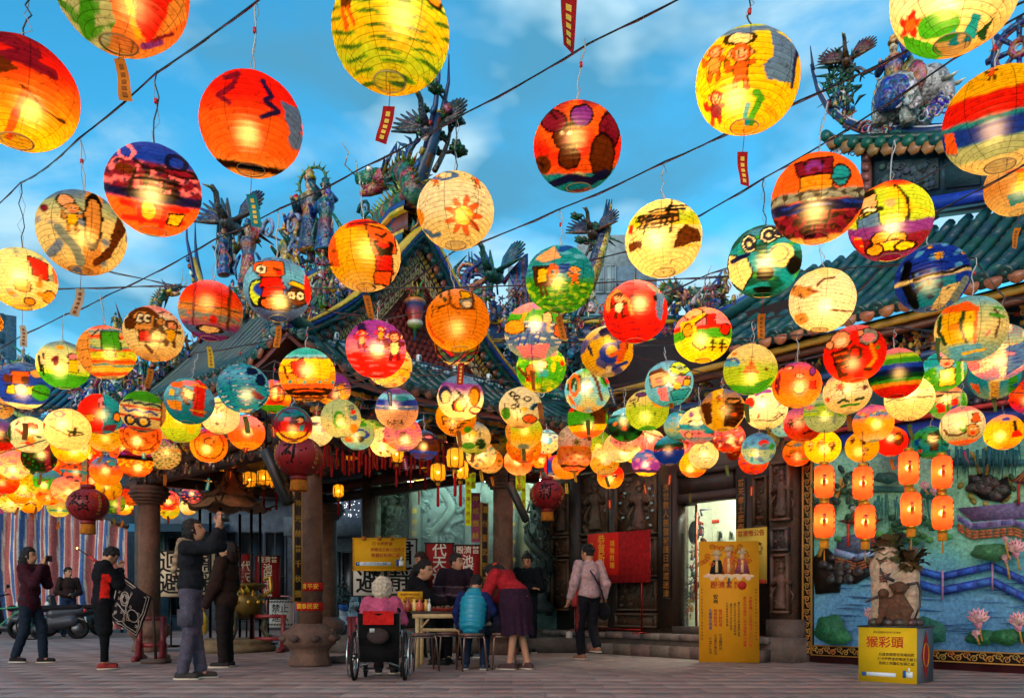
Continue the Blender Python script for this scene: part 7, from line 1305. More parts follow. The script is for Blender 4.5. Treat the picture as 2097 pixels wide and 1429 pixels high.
def paint(design,a0,b0,seed):
 a=a0+.018*pnoise(a0,b0,7,seed)+.008*pnoise(b0,a0,19,seed+2);b=b0+.018*pnoise(b0,a0,6,seed+4)+.008*pnoise(a0,b0,17,seed+1)
 c=np.tile(PAL['C'],(len(a),1));last=[np.ones(len(a))]
 def put(m,k,al=1.,tex=False):
  m=np.asarray(m,float)*al
  if tex:m=m*last[0]
  else:last[0]=m
  c[:]=c*(1-m[:,None])+PAL[k]*m[:,None]
 def ell(x,y,rx,ry):return np.hypot((a-x)/rx,(b-y)/ry)
 def soft(d,w=.03):return np.clip(.5-d/w,0,1)
 def fig(x,y,s,k1,k2,mk):
  ln=.05*s+.008
  for pts,k in(([(x-.1*s,y-.05*s),(x-.16*s,y-.5*s)],k1),([(x+.1*s,y-.05*s),(x+.2*s,y-.48*s)],k1),
 ([(x-.12*s,y+.15*s),(x-.38*s,y+.05*s),(x-.42*s,y+.28*s)],k1),([(x+.12*s,y+.15*s),(x+.36*s,y+.22*s)],k1)):
   d=segd(a,b,pts);put(d<.07*s+ln*.5,'K',.8);put(d<.06*s,k)
  put(ell(x,y,.2*s,.28*s)<1.13,'K',.85);put(ell(x,y,.2*s,.28*s)<1,k2)
  if mk:
   for sx in(-1,1):put(ell(x+sx*.27*s,y+.5*s,.1*s,.11*s)<1.2,'K',.8);put(ell(x+sx*.27*s,y+.5*s,.1*s,.11*s)<.9,'F')
  put(ell(x,y+.5*s,.26*s,.24*s)<1.12,'K',.85);put(ell(x,y+.5*s,.26*s,.24*s)<1,k1 if mk else 'F')
  if mk:put(ell(x,y+.46*s,.18*s,.17*s)<1,'F')
  else:put((ell(x,y+.55*s,.27*s,.24*s)<1)&(b>y+.58*s),'K',.85)
  for sx in(-1,1):put(ell(x+sx*.09*s,y+.52*s,.035*s,.05*s)<1,'K')
  put(segd(a,b,[(x-.07*s,y+.38*s),(x,y+.35*s),(x+.07*s,y+.38*s)])<.02*s+.006,'R')
 for op in design.split(';'):
  q=op.split()
  if not q:continue
  o=q[0];v=q[1:]
  fl=[]
  for z in v:
   try:fl.append(float(z))
   except ValueError:fl.append(z)
  if o=='g':  # vertical wash through any number of colours
   n=len(v);t=np.clip((1-b)/2+.05*pnoise(a,b,5,seed),0,.999)*(n-1);i=t.astype(int);fr=(t-i)[:,None]
   K=np.array([PAL[z]for z in v]+[PAL[v[-1]]]);c[:]=K[i]*(1-fr)+K[i+1]*fr;last[0]=np.ones(len(a))
  elif o=='b':put(soft(np.maximum(fl[0]-b,b-fl[1])+.02*pnoise(a,b,4,seed),.05),v[2])
  elif o=='v':put(soft(np.maximum(fl[0]-a,a-fl[1])),v[2])
  elif o=='e':put(soft((ell(*fl[:4])-1)*min(fl[2],fl[3])),v[4])
  elif o=='E':d=(ell(*fl[:4])-1)*min(fl[2],fl[3]);put(d<.042,'K',.95);put(d<0,v[4])
  elif o=='o':d=np.abs(ell(*fl[:4])-1)*min(fl[2],fl[3]);put(d<(fl[5]if len(fl)>5 else.03),v[4])
  elif o in 'pQ':
   pts=list(zip(fl[1::2],fl[2::2]));m=inpoly(a,b,pts)
   if o=='Q':put(segd(a,b,pts+pts[:1])<.042,'K',.95)
   put(m,v[0])
  elif o=='l':put(soft(segd(a,b,list(zip(fl[2::2],fl[3::2])))-fl[1],.02),v[0])
  elif o=='n':put(soft(fl[2]-pnoise(a,b,fl[1],seed+3),.25),v[0],.85,tex=True)
  elif o=='s':put(np.sin(b*fl[1]+.6*pnoise(a,b,3,seed))>fl[2],v[0],.8,tex=True)  # stripes
  elif o=='w':  # brushed strokes
   put((np.sin(b*34+3*pnoise(a,b,2.5,seed))*np.sin(a*5+b*3+seed)>fl[1]),v[0],.7,tex=True)
  elif o=='d':  # dots
   u=(a*fl[1])%1-.5;z=((b+.13*np.floor(a*fl[1]))*fl[1])%1-.5;put(np.hypot(u,z)<fl[2],v[0],1,True)
  elif o=='m':fig(*fl[:3],v[3],v[4],True)
  elif o=='q':fig(*fl[:3],v[3],v[4],False)
  elif o=='f':  # flower / sun with petals
   x,y,r=fl[:3];th=np.arctan2(b-y,a-x);d=np.hypot(a-x,b-y)-r*(.75+.25*np.cos(th*fl[5]));put(d<.02,'K',.5);put(d<0,v[3]);put(np.hypot(a-x,b-y)<r*.45,v[4])
  elif o=='t':  # rough brush writing: x y size
   x,y,s=fl[:3];r=random.Random(int(seed*97)+int(x*50))
   for i in range(int(fl[3])if len(fl)>3 else 6):
    x0,y0=x+r.uniform(-.5,.5)*s,y+r.uniform(-.5,.5)*s;h=r.random()<.55
    put(segd(a,b,[(x0-(s*.4 if h else s*.06),y0-(0 if h else s*.35)),(x0+(s*.4 if h else s*.1),y0+(s*.05 if h else s*.4))])<.05*s,'K',.9)
  elif o=='x':c*=(1-fl[0]*(pnoise(a,b,fl[1],seed)>0))[:,None]
 c*=(1+.10*pnoise(a,b,11,seed)+.07*pnoise(a,b,27,seed+5)+.05*np.sin(b*90+4*pnoise(a,b,6,seed)))[:,None]
 sk=pnoise(a,b,8,seed+7);c*=(1-.7*np.clip(1-np.abs(sk)/.045,0,1)*(pnoise(a,b,3.1,seed+9)>.05))[:,None]
 sk=pnoise(b,a,14,seed+2);c*=(1-.5*np.clip(1-np.abs(sk)/.06,0,1)*(pnoise(b,a,4.3,seed+6)>.2))[:,None]
 return np.clip(c,.004,.95)**1.3
NR=22  # hoops per lantern
def lantern_mat():
 m=bpy.data.materials.new('painted_paper');m.use_nodes=True;t=m.node_tree;t.nodes.clear();n=t.nodes.new;L=t.links.new
 a=n('ShaderNodeAttribute');a.attribute_name='Col';uv=n('ShaderNodeUVMap');sx=n('ShaderNodeSeparateXYZ');L(uv.outputs[0],sx.inputs[0])
 def line(out,k,wd):
  mu=n('ShaderNodeMath');mu.operation='MULTIPLY';mu.inputs[1].default_value=k;L(out,mu.inputs[0])
  pp=n('ShaderNodeMath');pp.operation='PINGPONG';pp.inputs[1].default_value=.5;L(mu.outputs[0],pp.inputs[0])
  r=n('ShaderNodeMapRange');r.inputs[1].default_value=wd*.5;r.inputs[2].default_value=wd;r.inputs[3].default_value=.5;r.inputs[4].default_value=1;L(pp.outputs[0],r.inputs[0]);return r.outputs[0]
 l1=line(sx.outputs[1],NR,.085);l2=line(sx.outputs[0],7,.02)
 mn=n('ShaderNodeMath');mn.operation='MULTIPLY';L(l1,mn.inputs[0]);L(l2,mn.inputs[1])
 nz=n('ShaderNodeTexNoise');nz.inputs['Scale'].default_value=60;nz.inputs['Detail'].default_value=4
 ge=n('ShaderNodeNewGeometry');L(ge.outputs['Position'],nz.inputs['Vector'])
 mr=n('ShaderNodeMapRange');mr.inputs[1].default_value=.3;mr.inputs[2].default_value=.7;mr.inputs[3].default_value=.8;mr.inputs[4].default_value=1.1;L(nz.outputs[0],mr.inputs[0])
 m2=n('ShaderNodeMath');m2 .operation='MULTIPLY';L(mn.outputs[0],m2 .inputs[0]);L(mr.outputs[0],m2 .inputs[1])
 mx=n('ShaderNodeMix');mx.data_type='RGBA';mx.blend_type='MULTIPLY';mx.inputs[0].default_value=1;L(a.outputs['Color'],mx.inputs[6]);L(m2 .outputs[0],mx.inputs[7])
 tr=n('ShaderNodeBsdfTranslucent');L(mx.outputs[2],tr.inputs[0]);di=n('ShaderNodeBsdfDiffuse');L(mx.outputs[2],di.inputs[0])
 rf=n('ShaderNodeBsdfRefraction');rf.inputs['Roughness'].default_value=.66;rf.inputs['IOR'].default_value=1.35;mw_=n('ShaderNodeMix');mw_.data_type='RGBA';mw_.inputs[0].default_value=.45;L(mx.outputs[2],mw_.inputs[6]);mw_.inputs[7].default_value=(1,.85,.55,1);L(mw_.outputs[2],rf.inputs[0])
 a1=n('ShaderNodeMixShader');a1 .inputs[0].default_value=.6;L(di.outputs[0],a1 .inputs[1]);L(tr.outputs[0],a1 .inputs[2])
 a2=n('ShaderNodeMixShader');a2 .inputs[0].default_value=.045;L(a1 .outputs[0],a2 .inputs[1]);L(rf.outputs[0],a2 .inputs[2])
 o=n('ShaderNodeOutputMaterial');L(a2 .outputs[0],o.inputs[0]);return m
LM=lantern_mat()
BULBS=[]
for k in range(4):
 me=mesh('light_bulb',MB().ball((0,0,0),.032,(1,.63,.25),8,5),True);me.materials.append(emis('bulb_glow%d'%k,LAMP*(.6,.85,1.1,1.5)[k]));BULBS.append(me)
def shade_mesh(R,w,design,view,seed,squash=.93,open_=.27):
 ns=int(np.clip(w*.85,44,190))//2*2;per=4 if w>140 else(3 if w>85 else 2);nr=NR*per
 th0=math.asin(open_);th=np.linspace(-PI/2+th0,PI/2-th0*.75,nr+1);v=np.linspace(0,1,nr+1)
 rib=np.abs(np.sin(v*NR*PI))**.6
 rad=R*(.985+.013*rib)
 a=np.arange(ns+1)*2*PI/ns
 V=np.stack([np.outer(np.cos(th)*rad,np.cos(a)),np.outer(np.cos(th)*rad,np.sin(a)),np.repeat((np.sin(th)*rad*squash)[:,None],ns+1,1)],-1).reshape(-1,3)
 p=V/np.array([R,R,R*squash]);p/=np.linalg.norm(p,axis=1)[:,None]
 d=view/np.linalg.norm(view);r=np.cross(d,[0,0,1]);r/=np.linalg.norm(r);u=np.cross(r,d)
 col=paint(design,p@r,p@u,seed)
 V=V*(1+.011*wob(p,2.4,seed)+.006*wob(p,6,seed+3))[:,None]
 i,j=np.meshgrid(np.arange(nr),np.arange(ns),indexing='ij');b=(i*(ns+1)+j).ravel()
 f=np.stack([b,b+1,b+ns+2,b+ns+1],1)
 me=bpy.data.meshes.new('paper_shade');nf=len(f)
 me.vertices.add(len(V));me.vertices.foreach_set('co',V.astype(np.float32).ravel());me.loops.add(nf*4);me.loops.foreach_set('vertex_index',f.astype(np.int32).ravel())
 me.polygons.add(nf);me.polygons.foreach_set('loop_start',np.arange(nf,dtype=np.int32)*4);me.polygons.foreach_set('use_smooth',np.ones(nf,bool))
 at=me.color_attributes.new('Col','FLOAT_COLOR','POINT');at.data.foreach_set('color',np.c_[col,np.ones(len(col))].astype(np.float32).ravel())
 uv=np.stack(np.broadcast_arrays((np.arange(ns+1)/ns)[None,:],v[:,None]),-1).reshape(-1,2)[f.ravel()]
 ul=me.uv_layers.new(name='UVMap');ul.data.foreach_set('uv',uv.astype(np.float32).ravel())
 me.update(calc_edges=True);me.materials.append(LM);return me
TAGC=dict(R='#a81c1c',O='#c46a1c',G='#4a6a34',T='#1d7a80',P='#d03468',V='#7a2c6a',B='#1a5a90',Y='#b8962a',U='#8a5022',W='#b09a80')
CABLE={}
def lantern(i,x,y,w,design,label,tagc='',hang=None,cable=None,D=.40,group='painted paper lanterns'):
 Y=F*D/w;c=P(x,y,Y);R=D/2*.985;view=c-np.array([0,0,CH])
 rr=random.Random(i*13+5)
 t=thing('paper_lantern',label,'lantern',c,0,group)
 tilt=(rr.uniform(-.09,.09),rr.uniform(-.09,.09));t.rotation_euler=(tilt[0],tilt[1],0)
 o=obj('paper_shade',shade_mesh(R,w,design,view,i*1.37+.5,rr.uniform(.91,.95)),LM,t)
 bulb=obj('light_bulb',BULBS[rr.randrange(4)],None,t,loc=(rr.uniform(-.03,.03),rr.uniform(-.03,.03),rr.uniform(-.055,.045)))
 top=R*.93*.955;bot=-R*.93*.955
 hp=(P(hang[0],hang[1],Y)-c)if hang is not None else np.array([rr.uniform(-.03,.03),rr.uniform(-.05,.05),top+rr.uniform(.10,.26)])
 CABLE.setdefault(cable,[]).append((c+hp,label))
 mb=MB();k=7;th=np.linspace(0,1,k);st=np.array([0,0,top+.015])
 jit=np.array([[rr.uniform(-.012,.012),rr.uniform(-.012,.012),0]for _ in range(k)]);jit[0]=jit[-1]=0
 mb.tube(st+(hp-st)*th[:,None]+jit,.0032,'#b8b4ae' if rr.random()<.6 else '#2a2420',5)
 mb.tube(st+(hp-st)*th[:,None]+jit[::-1]*1.6,.0016,'#9a948c',4)
 if rr.random()<.5:mb.box(st+(hp-st)*.6,(.012,.012,.02),'#c02020')
 obj('hanging_wire',mb,'plastic',t)
 mb=MB();a=np.linspace(0,2*PI,17)
 ro=R*.275
 mb.tube(np.c_[ro*np.cos(a),ro*np.sin(a),np.full(17,bot)],.0028,'#c9a868',4,cap=False)
 obj('wire_hoop',mb,'plastic',t);mb=MB();ro=R*.21
 mb.tube(np.c_[ro*np.cos(a),ro*np.sin(a),np.full(17,top+.004)],.0028,'#c9a868',4,cap=False)
 mb.tube([(-ro,0,top),(-.01,0,top+.02),(0,0,top+.026),(.01,0,top+.02),(ro,0,top)],.002,'#666666',4)
 obj('top_hook',mb,'plastic',t)
 if tagc:
  drop=float(tagc[1:]or 12)/F*Y+.02;th,tw=(.23,.075)if '98' in tagc else(.135,.04)
  s=MB();tw_=rr.uniform(-.5,.5);lean=rr.uniform(-.25,.25)
  def q(u,v):return(tw*(u-.5)*math.cos(tw_+.5*v)+lean*.13*v,tw*(u-.5)*math.sin(tw_+.5*v)+.01*math.sin(5*v),bot-drop-th*v)
  s.sheet(q,2,6,TAGC[tagc[0]])
  for kk in range(5):s.sheet(lambda u,v,kk=kk:tuple(np.array(q(.32+.36*u,.12+.17*kk+.11*v))+np.array([0,-.0015,0])),1,1,'#e8b84a' if tagc[0]in 'RTBV' else '#8a4a1a')
  tg=obj('paper_tag',s,'paper',t)
  obj('tag_string',MB().tube([(0,0,bot),(.002,0,bot-drop*.5),(0,0,bot-drop-.004)],.0013,'#8a2a20',4),'cloth',tg)
 return t
LAN=[]
def LN(x,y,w,design,label,tagc='',hang=None,cable=None):LAN.append((x,y,w,design,label,tagc,hang,cable))

# x y width (photo pixels), painting, label, tag, hang point, cable
LN(248,-28,268,'g R O E;p Z -1 .2 -.9 -.9 -.2 -.95 -.05 -.5 -.25 .2;n G 8 .35;p R .2 .3 .95 .3 .6 -.3 .45 -.7 .25 -.5;p E .6 -.5 .95 -.2 .9 .2 .7 0;l Y .05 .1 -.1 .25 -.6;e -.45 -.5 .12 .4 G;l V .05 .35 -.72 .6 -.6;l M .03 .5 -.6 .75 -.45','huge lantern with red, orange and leaf green patches, cut by the photo top edge','O14',(246,-180),'c0')
LN(41,193,228,'g M R O A Y Y;l M .12 -.9 .6 -.4 .85 .2 .7;l M .1 -.7 .3 -.1 .55 .5 .45;l K .025 .05 .1 .4 -.2 .75 -.3;p U -.8 .2 -.3 .5 0 .35 -.4 .1;l O .06 .1 0 -.15 -.8;n R 5 .55','large flame orange lantern with dark red clouds and a glowing yellow lower half','',(48,-10),'c0')
LN(1150,-190,205,'g R O A;n M 4 .3','red lantern above the frame whose scarlet tag dangles into view','R98',(1150,-320),'c0')
LN(515,257,208,'g R R O O E;b -1 -.72 E;l M .05 -.5 .75 -.25 .85 -.35 .6 -.6 .4 -.4 .3;l N .05 .2 .8 .35 .55 .25 .45 .5 .3 .2 .15;p Q .55 .5 .95 .45 .98 .05 .75 -.1;e .85 -.15 .14 .2 Q;b -.86 -.74 K;n A 4 .6','plain red orange lantern with a dark vine squiggle and a blackened bottom rim','T40',(522,-5),'c0')
LN(801,68,242,'g Y L Y L Y;w G .45;w D .7;l K .06 -.75 .95 -.8 .5;p N -.95 .9 -.65 .95 -.68 .45 -.85 .4;p U -.85 .45 -.66 .45 -.66 .2 -.82 .2;l O .03 -.8 .2 -.72 -.1;l O .03 -.7 .2 -.6 -.05;l K .09 .45 .95 .5 .6 .75 .42 .85 .7 .8 .95;l A .06 .45 .95 .5 .62 .74 .45 .82 .7;l T .05 .38 .98 .45 .6;p U -.1 .98 .0 .85 .1 .95 .2 .85 .3 .98','huge yellow green basket weave lantern hung from the photo top edge','R40',(803,-90),'c0')
LN(1182,302,182,'g M O R O M;n O 4 .1;n R 5 .5;b -.95 -.5 T;e 0 -.6 .2 .12 Z;E -.25 .3 .27 .25 U;E -.2 -.15 .22 .22 U;e -.25 .22 .12 .1 M;e -.33 .36 .04 .04 W;e -.17 .36 .04 .04 W;E .7 .3 .22 .35 M;E .55 -.2 .25 .45 U;E .1 .68 .22 .2 V;E -.5 .6 .25 .2 M;l K .03 -.7 .9 -.45 .65;e -.8 -.3 .2 .2 U;n K 9 .72;l N .1 -.6 -.75 -.2 -.6 .3 -.7 .6 -.55','dark red and brown lantern crowded with painted bears above a teal ground','',(1204,90),'c2')
LN(1530,168,212,'g L Y Y Y A;p Q .35 .95 .9 .5 .9 -.15 .4 -.05 .3 .2 .5 .35;l N .03 .9 .5 .85 -.2;w N .8;E -.15 .72 .22 .1 C;m -.1 .15 .62 O O;m -.6 .3 .5 O E;m -.55 -.5 .45 R M;l G .07 .2 -.25 .3 -.35 .2 -.55 .1 -.75;l T .05 .05 -.45 .0 -.75;b .82 .95 Q;l A .04 .4 -.5 .6 -.7','bright yellow lantern with orange monkeys and a blue brushed patch','R40',(1523,-5),'c0')
LN(1956,-18,254,'g C W W C E;f -.62 -.4 .2 R O 5;e -.2 -.5 .32 .2 G;p G -.75 -.5 -.3 -.75 -.1 -.95 -.35 -1 -.7 -.8;p T .12 -.78 .3 -.45 .4 -.5 .35 -.8;p T -.1 -.75 .02 -.6 .1 -.8;p D .35 -.75 .6 -.55 .45 -.85;f .9 -.15 .2 O P 5;n C 3 .3','huge cream lantern with a red hibiscus and green leaves, cut by the photo top edge','',(1958,-170),'c0')
LN(2045,248,214,'b .45 1 Y;b .05 .5 R;b .68 .8 Y;b -.4 .08 T;b -.35 -.02 B;b -.7 -.36 Z;b -1 -.68 C;p O -.95 0 -.75 -.05 -.7 -.5 -.9 -.4;n T 6 .5;w N .6;q -.1 .85 .25 U O','large lantern banded yellow, red, navy and sea green beside the elephant rider roof','',(2040,60),'c4')
LN(2086,378,130,'g C E C;p Y .0 .4 .5 .5 .3 -.4 -.1 -.2;l O .06 -.3 .45 .3 .35 .6 .5;l U .1 -.3 .65 .4 .6;p T -.3 -.3 .1 -.2 .2 -.6 -.2 -.7;n U 5 .65','tan lantern with scraps of yellow and teal under the sea green banded one','O25',(2088,250),'c5')
LN(315,390,189,'g T Q V M V O Y O;b .55 1 B;b -.05 .55 M;n P 9 .1;n N 12 .45;l K .03 -.7 .5 -.4 .6 -.2 .45;o -.55 .7 .16 .14 P .03;o .45 .65 .2 .15 N .04;E .5 .45 .3 .05 M;e -.55 .35 .2 .1 U;b -.22 -.02 N;t -.3 .05 .5 9;t .2 .02 .5 9;b -1 -.25 O;l R .06 -.6 -.35 .7 -.3;l R .06 -.6 -.65 .6 -.6;l R .05 -.3 -.3 -.25 -.7;l R .05 .25 -.3 .15 -.75;e -.1 -.42 .13 .2 Y;Q Y .35 -.45 .6 -.4 .5 -.65 .28 -.65','navy and plum lantern whose lower third glows orange with red scrollwork','',(319,150),'c1')
LN(168,478,172,'g Q Z C C C E;n Q 4 .45;E -.35 .65 .16 .13 F;m -.2 .25 .5 E Y;v .05 .42 E;o .23 .3 .18 .6 K .025;s K 16 .97;p U .75 .55 .98 .3 .6 -.5 .3 -.75 .25 -.6 .6 -.2;n K 14 .6;e -.8 .4 .08 .1 M;l X .1 -.5 0 -.1 -.4 0 -.7','grey beige lantern with a small climbing figure and a ladder tower','W30',(159,285),'c1')
LN(46,572,132,'g Z C C C Y;n X 4 .5;Q R .15 .75 .65 .6 .7 .1 .3 .2;l O .05 .5 .2 .48 -.05;E .0 -.2 .22 .2 A;E .75 -.45 .18 .17 A;E .2 -.68 .13 .1 A;e .45 -.1 .1 .08 A;e .5 -.4 .12 .1 A;e -.3 -.5 .08 .08 A;l O .05 .85 .5 .95 .1','pale lantern with a red flag and yellow balloons on the second lowest cable','W30',(42,374),'c1')
LN(-22,660,52,'g Y A Y;n U 6 .5','small yellow lantern half outside the frame beside the concrete high rise','',None,'ca')
LN(933,433,160,'g C W W C C;f .2 -.15 .5 O Y 9;e .2 -.15 .2 .19 Y;m -.5 .72 .3 A O;m .55 .72 .3 A O;e -.95 -.2 .15 .2 A;o -.3 .85 .3 .1 Q .03;l Q .05 -.8 -.5 -.6 -.65 -.4 -.6;l U .02 .1 .05 .6 -.5','cream lantern with one big orange sun flower','',(936,240),'c2')
LN(747,525,149,'g R Y Y Y C;p O -1 .5 -.8 .7 -.7 -.4 -1 -.3;n U 7 .6;p R -.5 .65 .1 .78 .15 .95 -.4 .9;p M -.55 .75 .3 .95 .6 .85 .1 .8;p C .7 .7 1 .3 1 -.4 .75 -.7 .3 -.9 .6 -.2;Q O .05 .75 .8 .6 .85 .05 .25 -.05;l K .03 .3 .5 .45 .42 .6 .55;l K .09 .3 .25 .4 .05 .65 .05 .7 .25;l R .06 .4 .22 .6 .22;Q R .3 -.1 .7 -.05 .75 -.5 .3 -.5;Q O .25 -.5 .7 -.48 .65 -.8 .25 -.8','yellow lantern with an orange lion head opening a black mouth','O10',(741,344),'c2')
LN(568,594,137,'g Q S Q N;E -.6 -.2 .2 .35 L;e -.2 -.1 .5 .25 B;Q O -.65 .75 .15 .8 .2 .4 -.05 .25 -.5 .3 -.65 .5;E -.45 .52 .13 .13 W;e -.45 .52 .06 .07 K;l K .03 -.1 .55 .1 .52;e .05 .42 .1 .08 R;Q R -.45 .25 .1 .25 .2 -.05 -.5 -.05;Q R -.4 -.05 .1 -.05 .15 -.3 -.45 -.3;e -.1 -.5 .45 .2 O;o -.1 -.5 .45 .2 K .03;E .55 -.25 .3 .25 U;E .4 -.22 .11 .11 W;E .65 -.22 .11 .11 W;e .4 -.22 .05 .05 K;e .65 -.22 .05 .05 K;Q Y .35 .08 .8 -.02 .78 .12 .4 .2;e .9 .1 .12 .5 R;l K .03 .2 -.7 .6 -.55;n N 9 .75','blue lantern with a winking red robed figure holding a staff','O8',(574,426),'c2')
LN(432,637,129,'g P R O E V V;b -.05 .18 E;l K .02 -.9 .12 -.3 .1 .3 .15 .9 .1;n V 8 .5;b -.3 -.08 X;n O 10 .55;v -.52 -.47 M;v .5 .6 U;e .1 -.25 .12 .14 R;n K 15 .75;b -.75 -.55 Q;E .0 -.6 .3 .1 C','salmon pink lantern shading to mauve over a harbour scene','Y10',(437,491),'c2')
LN(315,684,120,'g P W C C E;E -.35 .35 .35 .42 E;l U .09 -.75 .5 -.6 .75 -.2 .8 .05 .6;E .2 .42 .1 .12 E;E -.45 .42 .1 .16 W;E -.22 .45 .1 .16 W;e -.43 .42 .05 .08 K;e -.2 .45 .05 .08 K;Q R -.45 -.02 -.1 0 -.05 -.35 -.4 -.38;l U .06 -.1 -.05 .05 .1 .1 .3;l U .06 .0 -.3 .4 -.25;m .55 .02 .75 U Y;l U .06 -.2 -.5 .0 -.7;l K .02 .1 .7 .3 .85;l N .02 .45 .75 .6 .9;E -.75 .2 .15 .2 U','cream lantern with two brown cartoon monkeys','O14',None,'c7')
LN(219,722,115,'g P Z L Y C;s O 14 .35;s R 14 .9;s T 10 .92;v -.95 -.55 E;s K 20 .97;Q G -.15 .75 .4 .75 .42 .1 -.18 .1;E .1 -.05 .15 .12 A;l K .025 -.45 .6 -.2 .85;l E .04 .5 .7 .8 .4','lantern striped yellow and pink around a pale green block','',(218,605),'c2')
LN(130,748,104,'g Q Z C C L G G;b -1 -.3 G;b -.35 -.2 L;l R .05 -.35 .3 -.2 .1;p M -.45 .25 -.2 .45 -.15 .1 -.3 -.05;E .35 .4 .18 .12 P;Q Y .2 .25 .5 .3 .5 -.2 .2 -.2;e -.1 .75 .15 .1 A;l K .05 -.85 .3 -.8 -.3;l K .035 -.7 .45 -.72 -.45;n W 3 .6','white and grass green lantern with a red star and a yellow figure','',(135,643),'c2')
LN(48,790,103,'g Q B B B;w N .6;Q O -.4 .6 .2 .65 .1 .15 -.35 .15;e -.55 .3 .15 .2 U;e .05 .3 .15 .18 U;Q Y -.55 0 -.3 .05 -.35 -.3 -.6 -.3;Q Y 0 0 .35 .05 .3 -.25 -.1 -.3;e -.1 -.1 .2 .2 Z;e .6 -.2 .35 .35 G;l K .03 .3 -.1 .95 -.35;e .5 .6 .25 .15 E;b -1 -.75 C','royal blue lantern with an orange roofed house and yellow people','U25',(52,683),'c2')
LN(-2,832,56,'g C E C;t 0 .2 .8 8;n R 8 .4','tan lantern with red lines at the frame edge below the house lantern','',None,'ca')
LN(1359,490,159,'g C L Y Y C;Q E -.6 .55 .35 .6 .35 .35 -.55 .3;s K 40 .75;p C -1 -.3 1 -.25 1 .25 -1 .25;b .62 1 C;b -1 -.3 C;p U .25 -.35 .95 -.15 .9 .1 .55 .25 .3 .0;n K 22 .35;p C -1 .0 .2 .0 .2 .3 -1 .3;p C -.35 -.35 .2 -.35 .2 .1 -.35 .1;p U -.9 -.05 -.55 -.05 -.6 -.25 -.9 -.28;e 0 -.65 .7 .28 C;t .1 .45 .6 12;t -.3 .45 .5 12;l R .05 -.85 .2 -.82 .35','plain straw yellow lantern printed with grey historic buildings','',(1363,330),'c3')
LN(1147,573,144,'g Q Q T G G L;b .05 1 T;n B 4 .3;w S .6;b -1 -.08 G;n L 12 .2;w D .55;p F -.75 .55 -.2 .95 .0 .6 -.4 .45;Q U -.75 .3 -.2 .35 -.25 -.2 -.65 -.2;Q Y -.62 .25 -.35 .27 -.38 -.1 -.6 -.1;o -.2 .2 .1 .15 O .05;l U .04 -.55 -.2 -.5 -.45;l U .04 -.4 -.2 -.35 -.45;m .42 .05 .42 A O;e .55 .65 .2 .08 S','blue and grass green lantern with a tan mug creature','O5',(1141,430),'c3')
LN(1565,537,150,'g Q T T T D;n D 4 .2;n G 6 .55;E .1 .75 .2 .17 W;E -.4 .55 .17 .2 W;E .4 .8 .18 .12 W;E .1 .75 .12 .1 N;E -.4 .55 .1 .12 N;E .4 .8 .1 .07 N;e .1 .75 .05 .05 C;e -.4 .55 .05 .05 C;Q C -.95 .25 -.45 .2 -.3 -.2 -.55 -.7 -.95 -.4;l N .06 -.85 .1 -.4 .3;e .45 .2 .33 .32 C;o .4 .25 .22 .2 X .02;e .05 -.25 .22 .22 K;e .8 -.1 .2 .25 K;e .0 -.7 .25 .12 K;n Y 9 .7','deep teal lantern with pale owl eyes and black blots','O30',(1557,369),'c4')
LN(1672,409,184,'g V O O R;b .2 1 O;Q M -.45 .75 .3 .8 .3 .45 -.35 .45;e -.05 .62 .2 .14 V;e -.25 .72 .05 .05 K;e .12 .72 .05 .05 K;e -.05 .55 .1 .07 M;Q A -.3 .4 .25 .42 .35 .05 -.35 .05;E .5 .38 .17 .2 T;l K .02 .35 .3 .65 .32;n R 4 .6;b -.1 .12 X;n K 12 .2;b -.35 -.1 N;w B .4;b -.85 -.35 M;n K 10 .2;n U 14 .5;t 0 -.5 .5 9;b -1 -.83 E;p O .5 -.85 .9 -.4 .98 -.3 .7 -.8','orange lantern with a brown bear above black and purple rocks','',(1690,200),'c4')
LN(1823,454,166,'g R L L V M;b .0 .85 L;n Y 5 .4;Q F -.75 .6 -.35 .75 -.3 .4 -.7 .25;l K .07 -.75 .75 -.4 .8;e -.5 .38 .15 .07 W;E -.45 .35 .15 .04 W;Q Q -.75 .15 -.3 .25 -.2 -.1 -.35 -.6 -.6 -.55;e .0 .45 .13 .1 F;l K .05 .1 .85 .35 .5 .4 .1 .3 -.3;l Y .025 .1 .8 .3 .5 .36 .1;b -.35 -.05 V;b -.75 -.35 M;E -.2 -.4 .2 .16 A;E .15 -.45 .2 .15 A;E .0 -.6 .3 .12 Y;E .35 -.65 .2 .1 Y;E -.35 -.65 .18 .12 A;p R -.9 -.2 -.65 -.3 -.6 -.7 -.8 -.5;w L .8','lime green lantern with a waving laughing figure and orange fruit','',(1830,290),'c5')
LN(1684,615,134,'g C W W W C;p E -.95 .5 -.3 .4 -.1 .2 -.5 .05 -.95 .2;n U 9 .5;e 0 -.1 .5 .35 W;e .5 .3 .4 .5 W;l U .035 -.15 .45 .0 .65 .3 .68;l M .03 -.3 .3 .05 .25;e -.55 -.55 .22 .18 E;n U 12 .7;e .2 .0 .4 .4 W;l U .03 .3 -.3 .9 -.35','white lantern with faint brown brush sketches, brightest bulb under the bear lantern','',(1660,480),'c5')
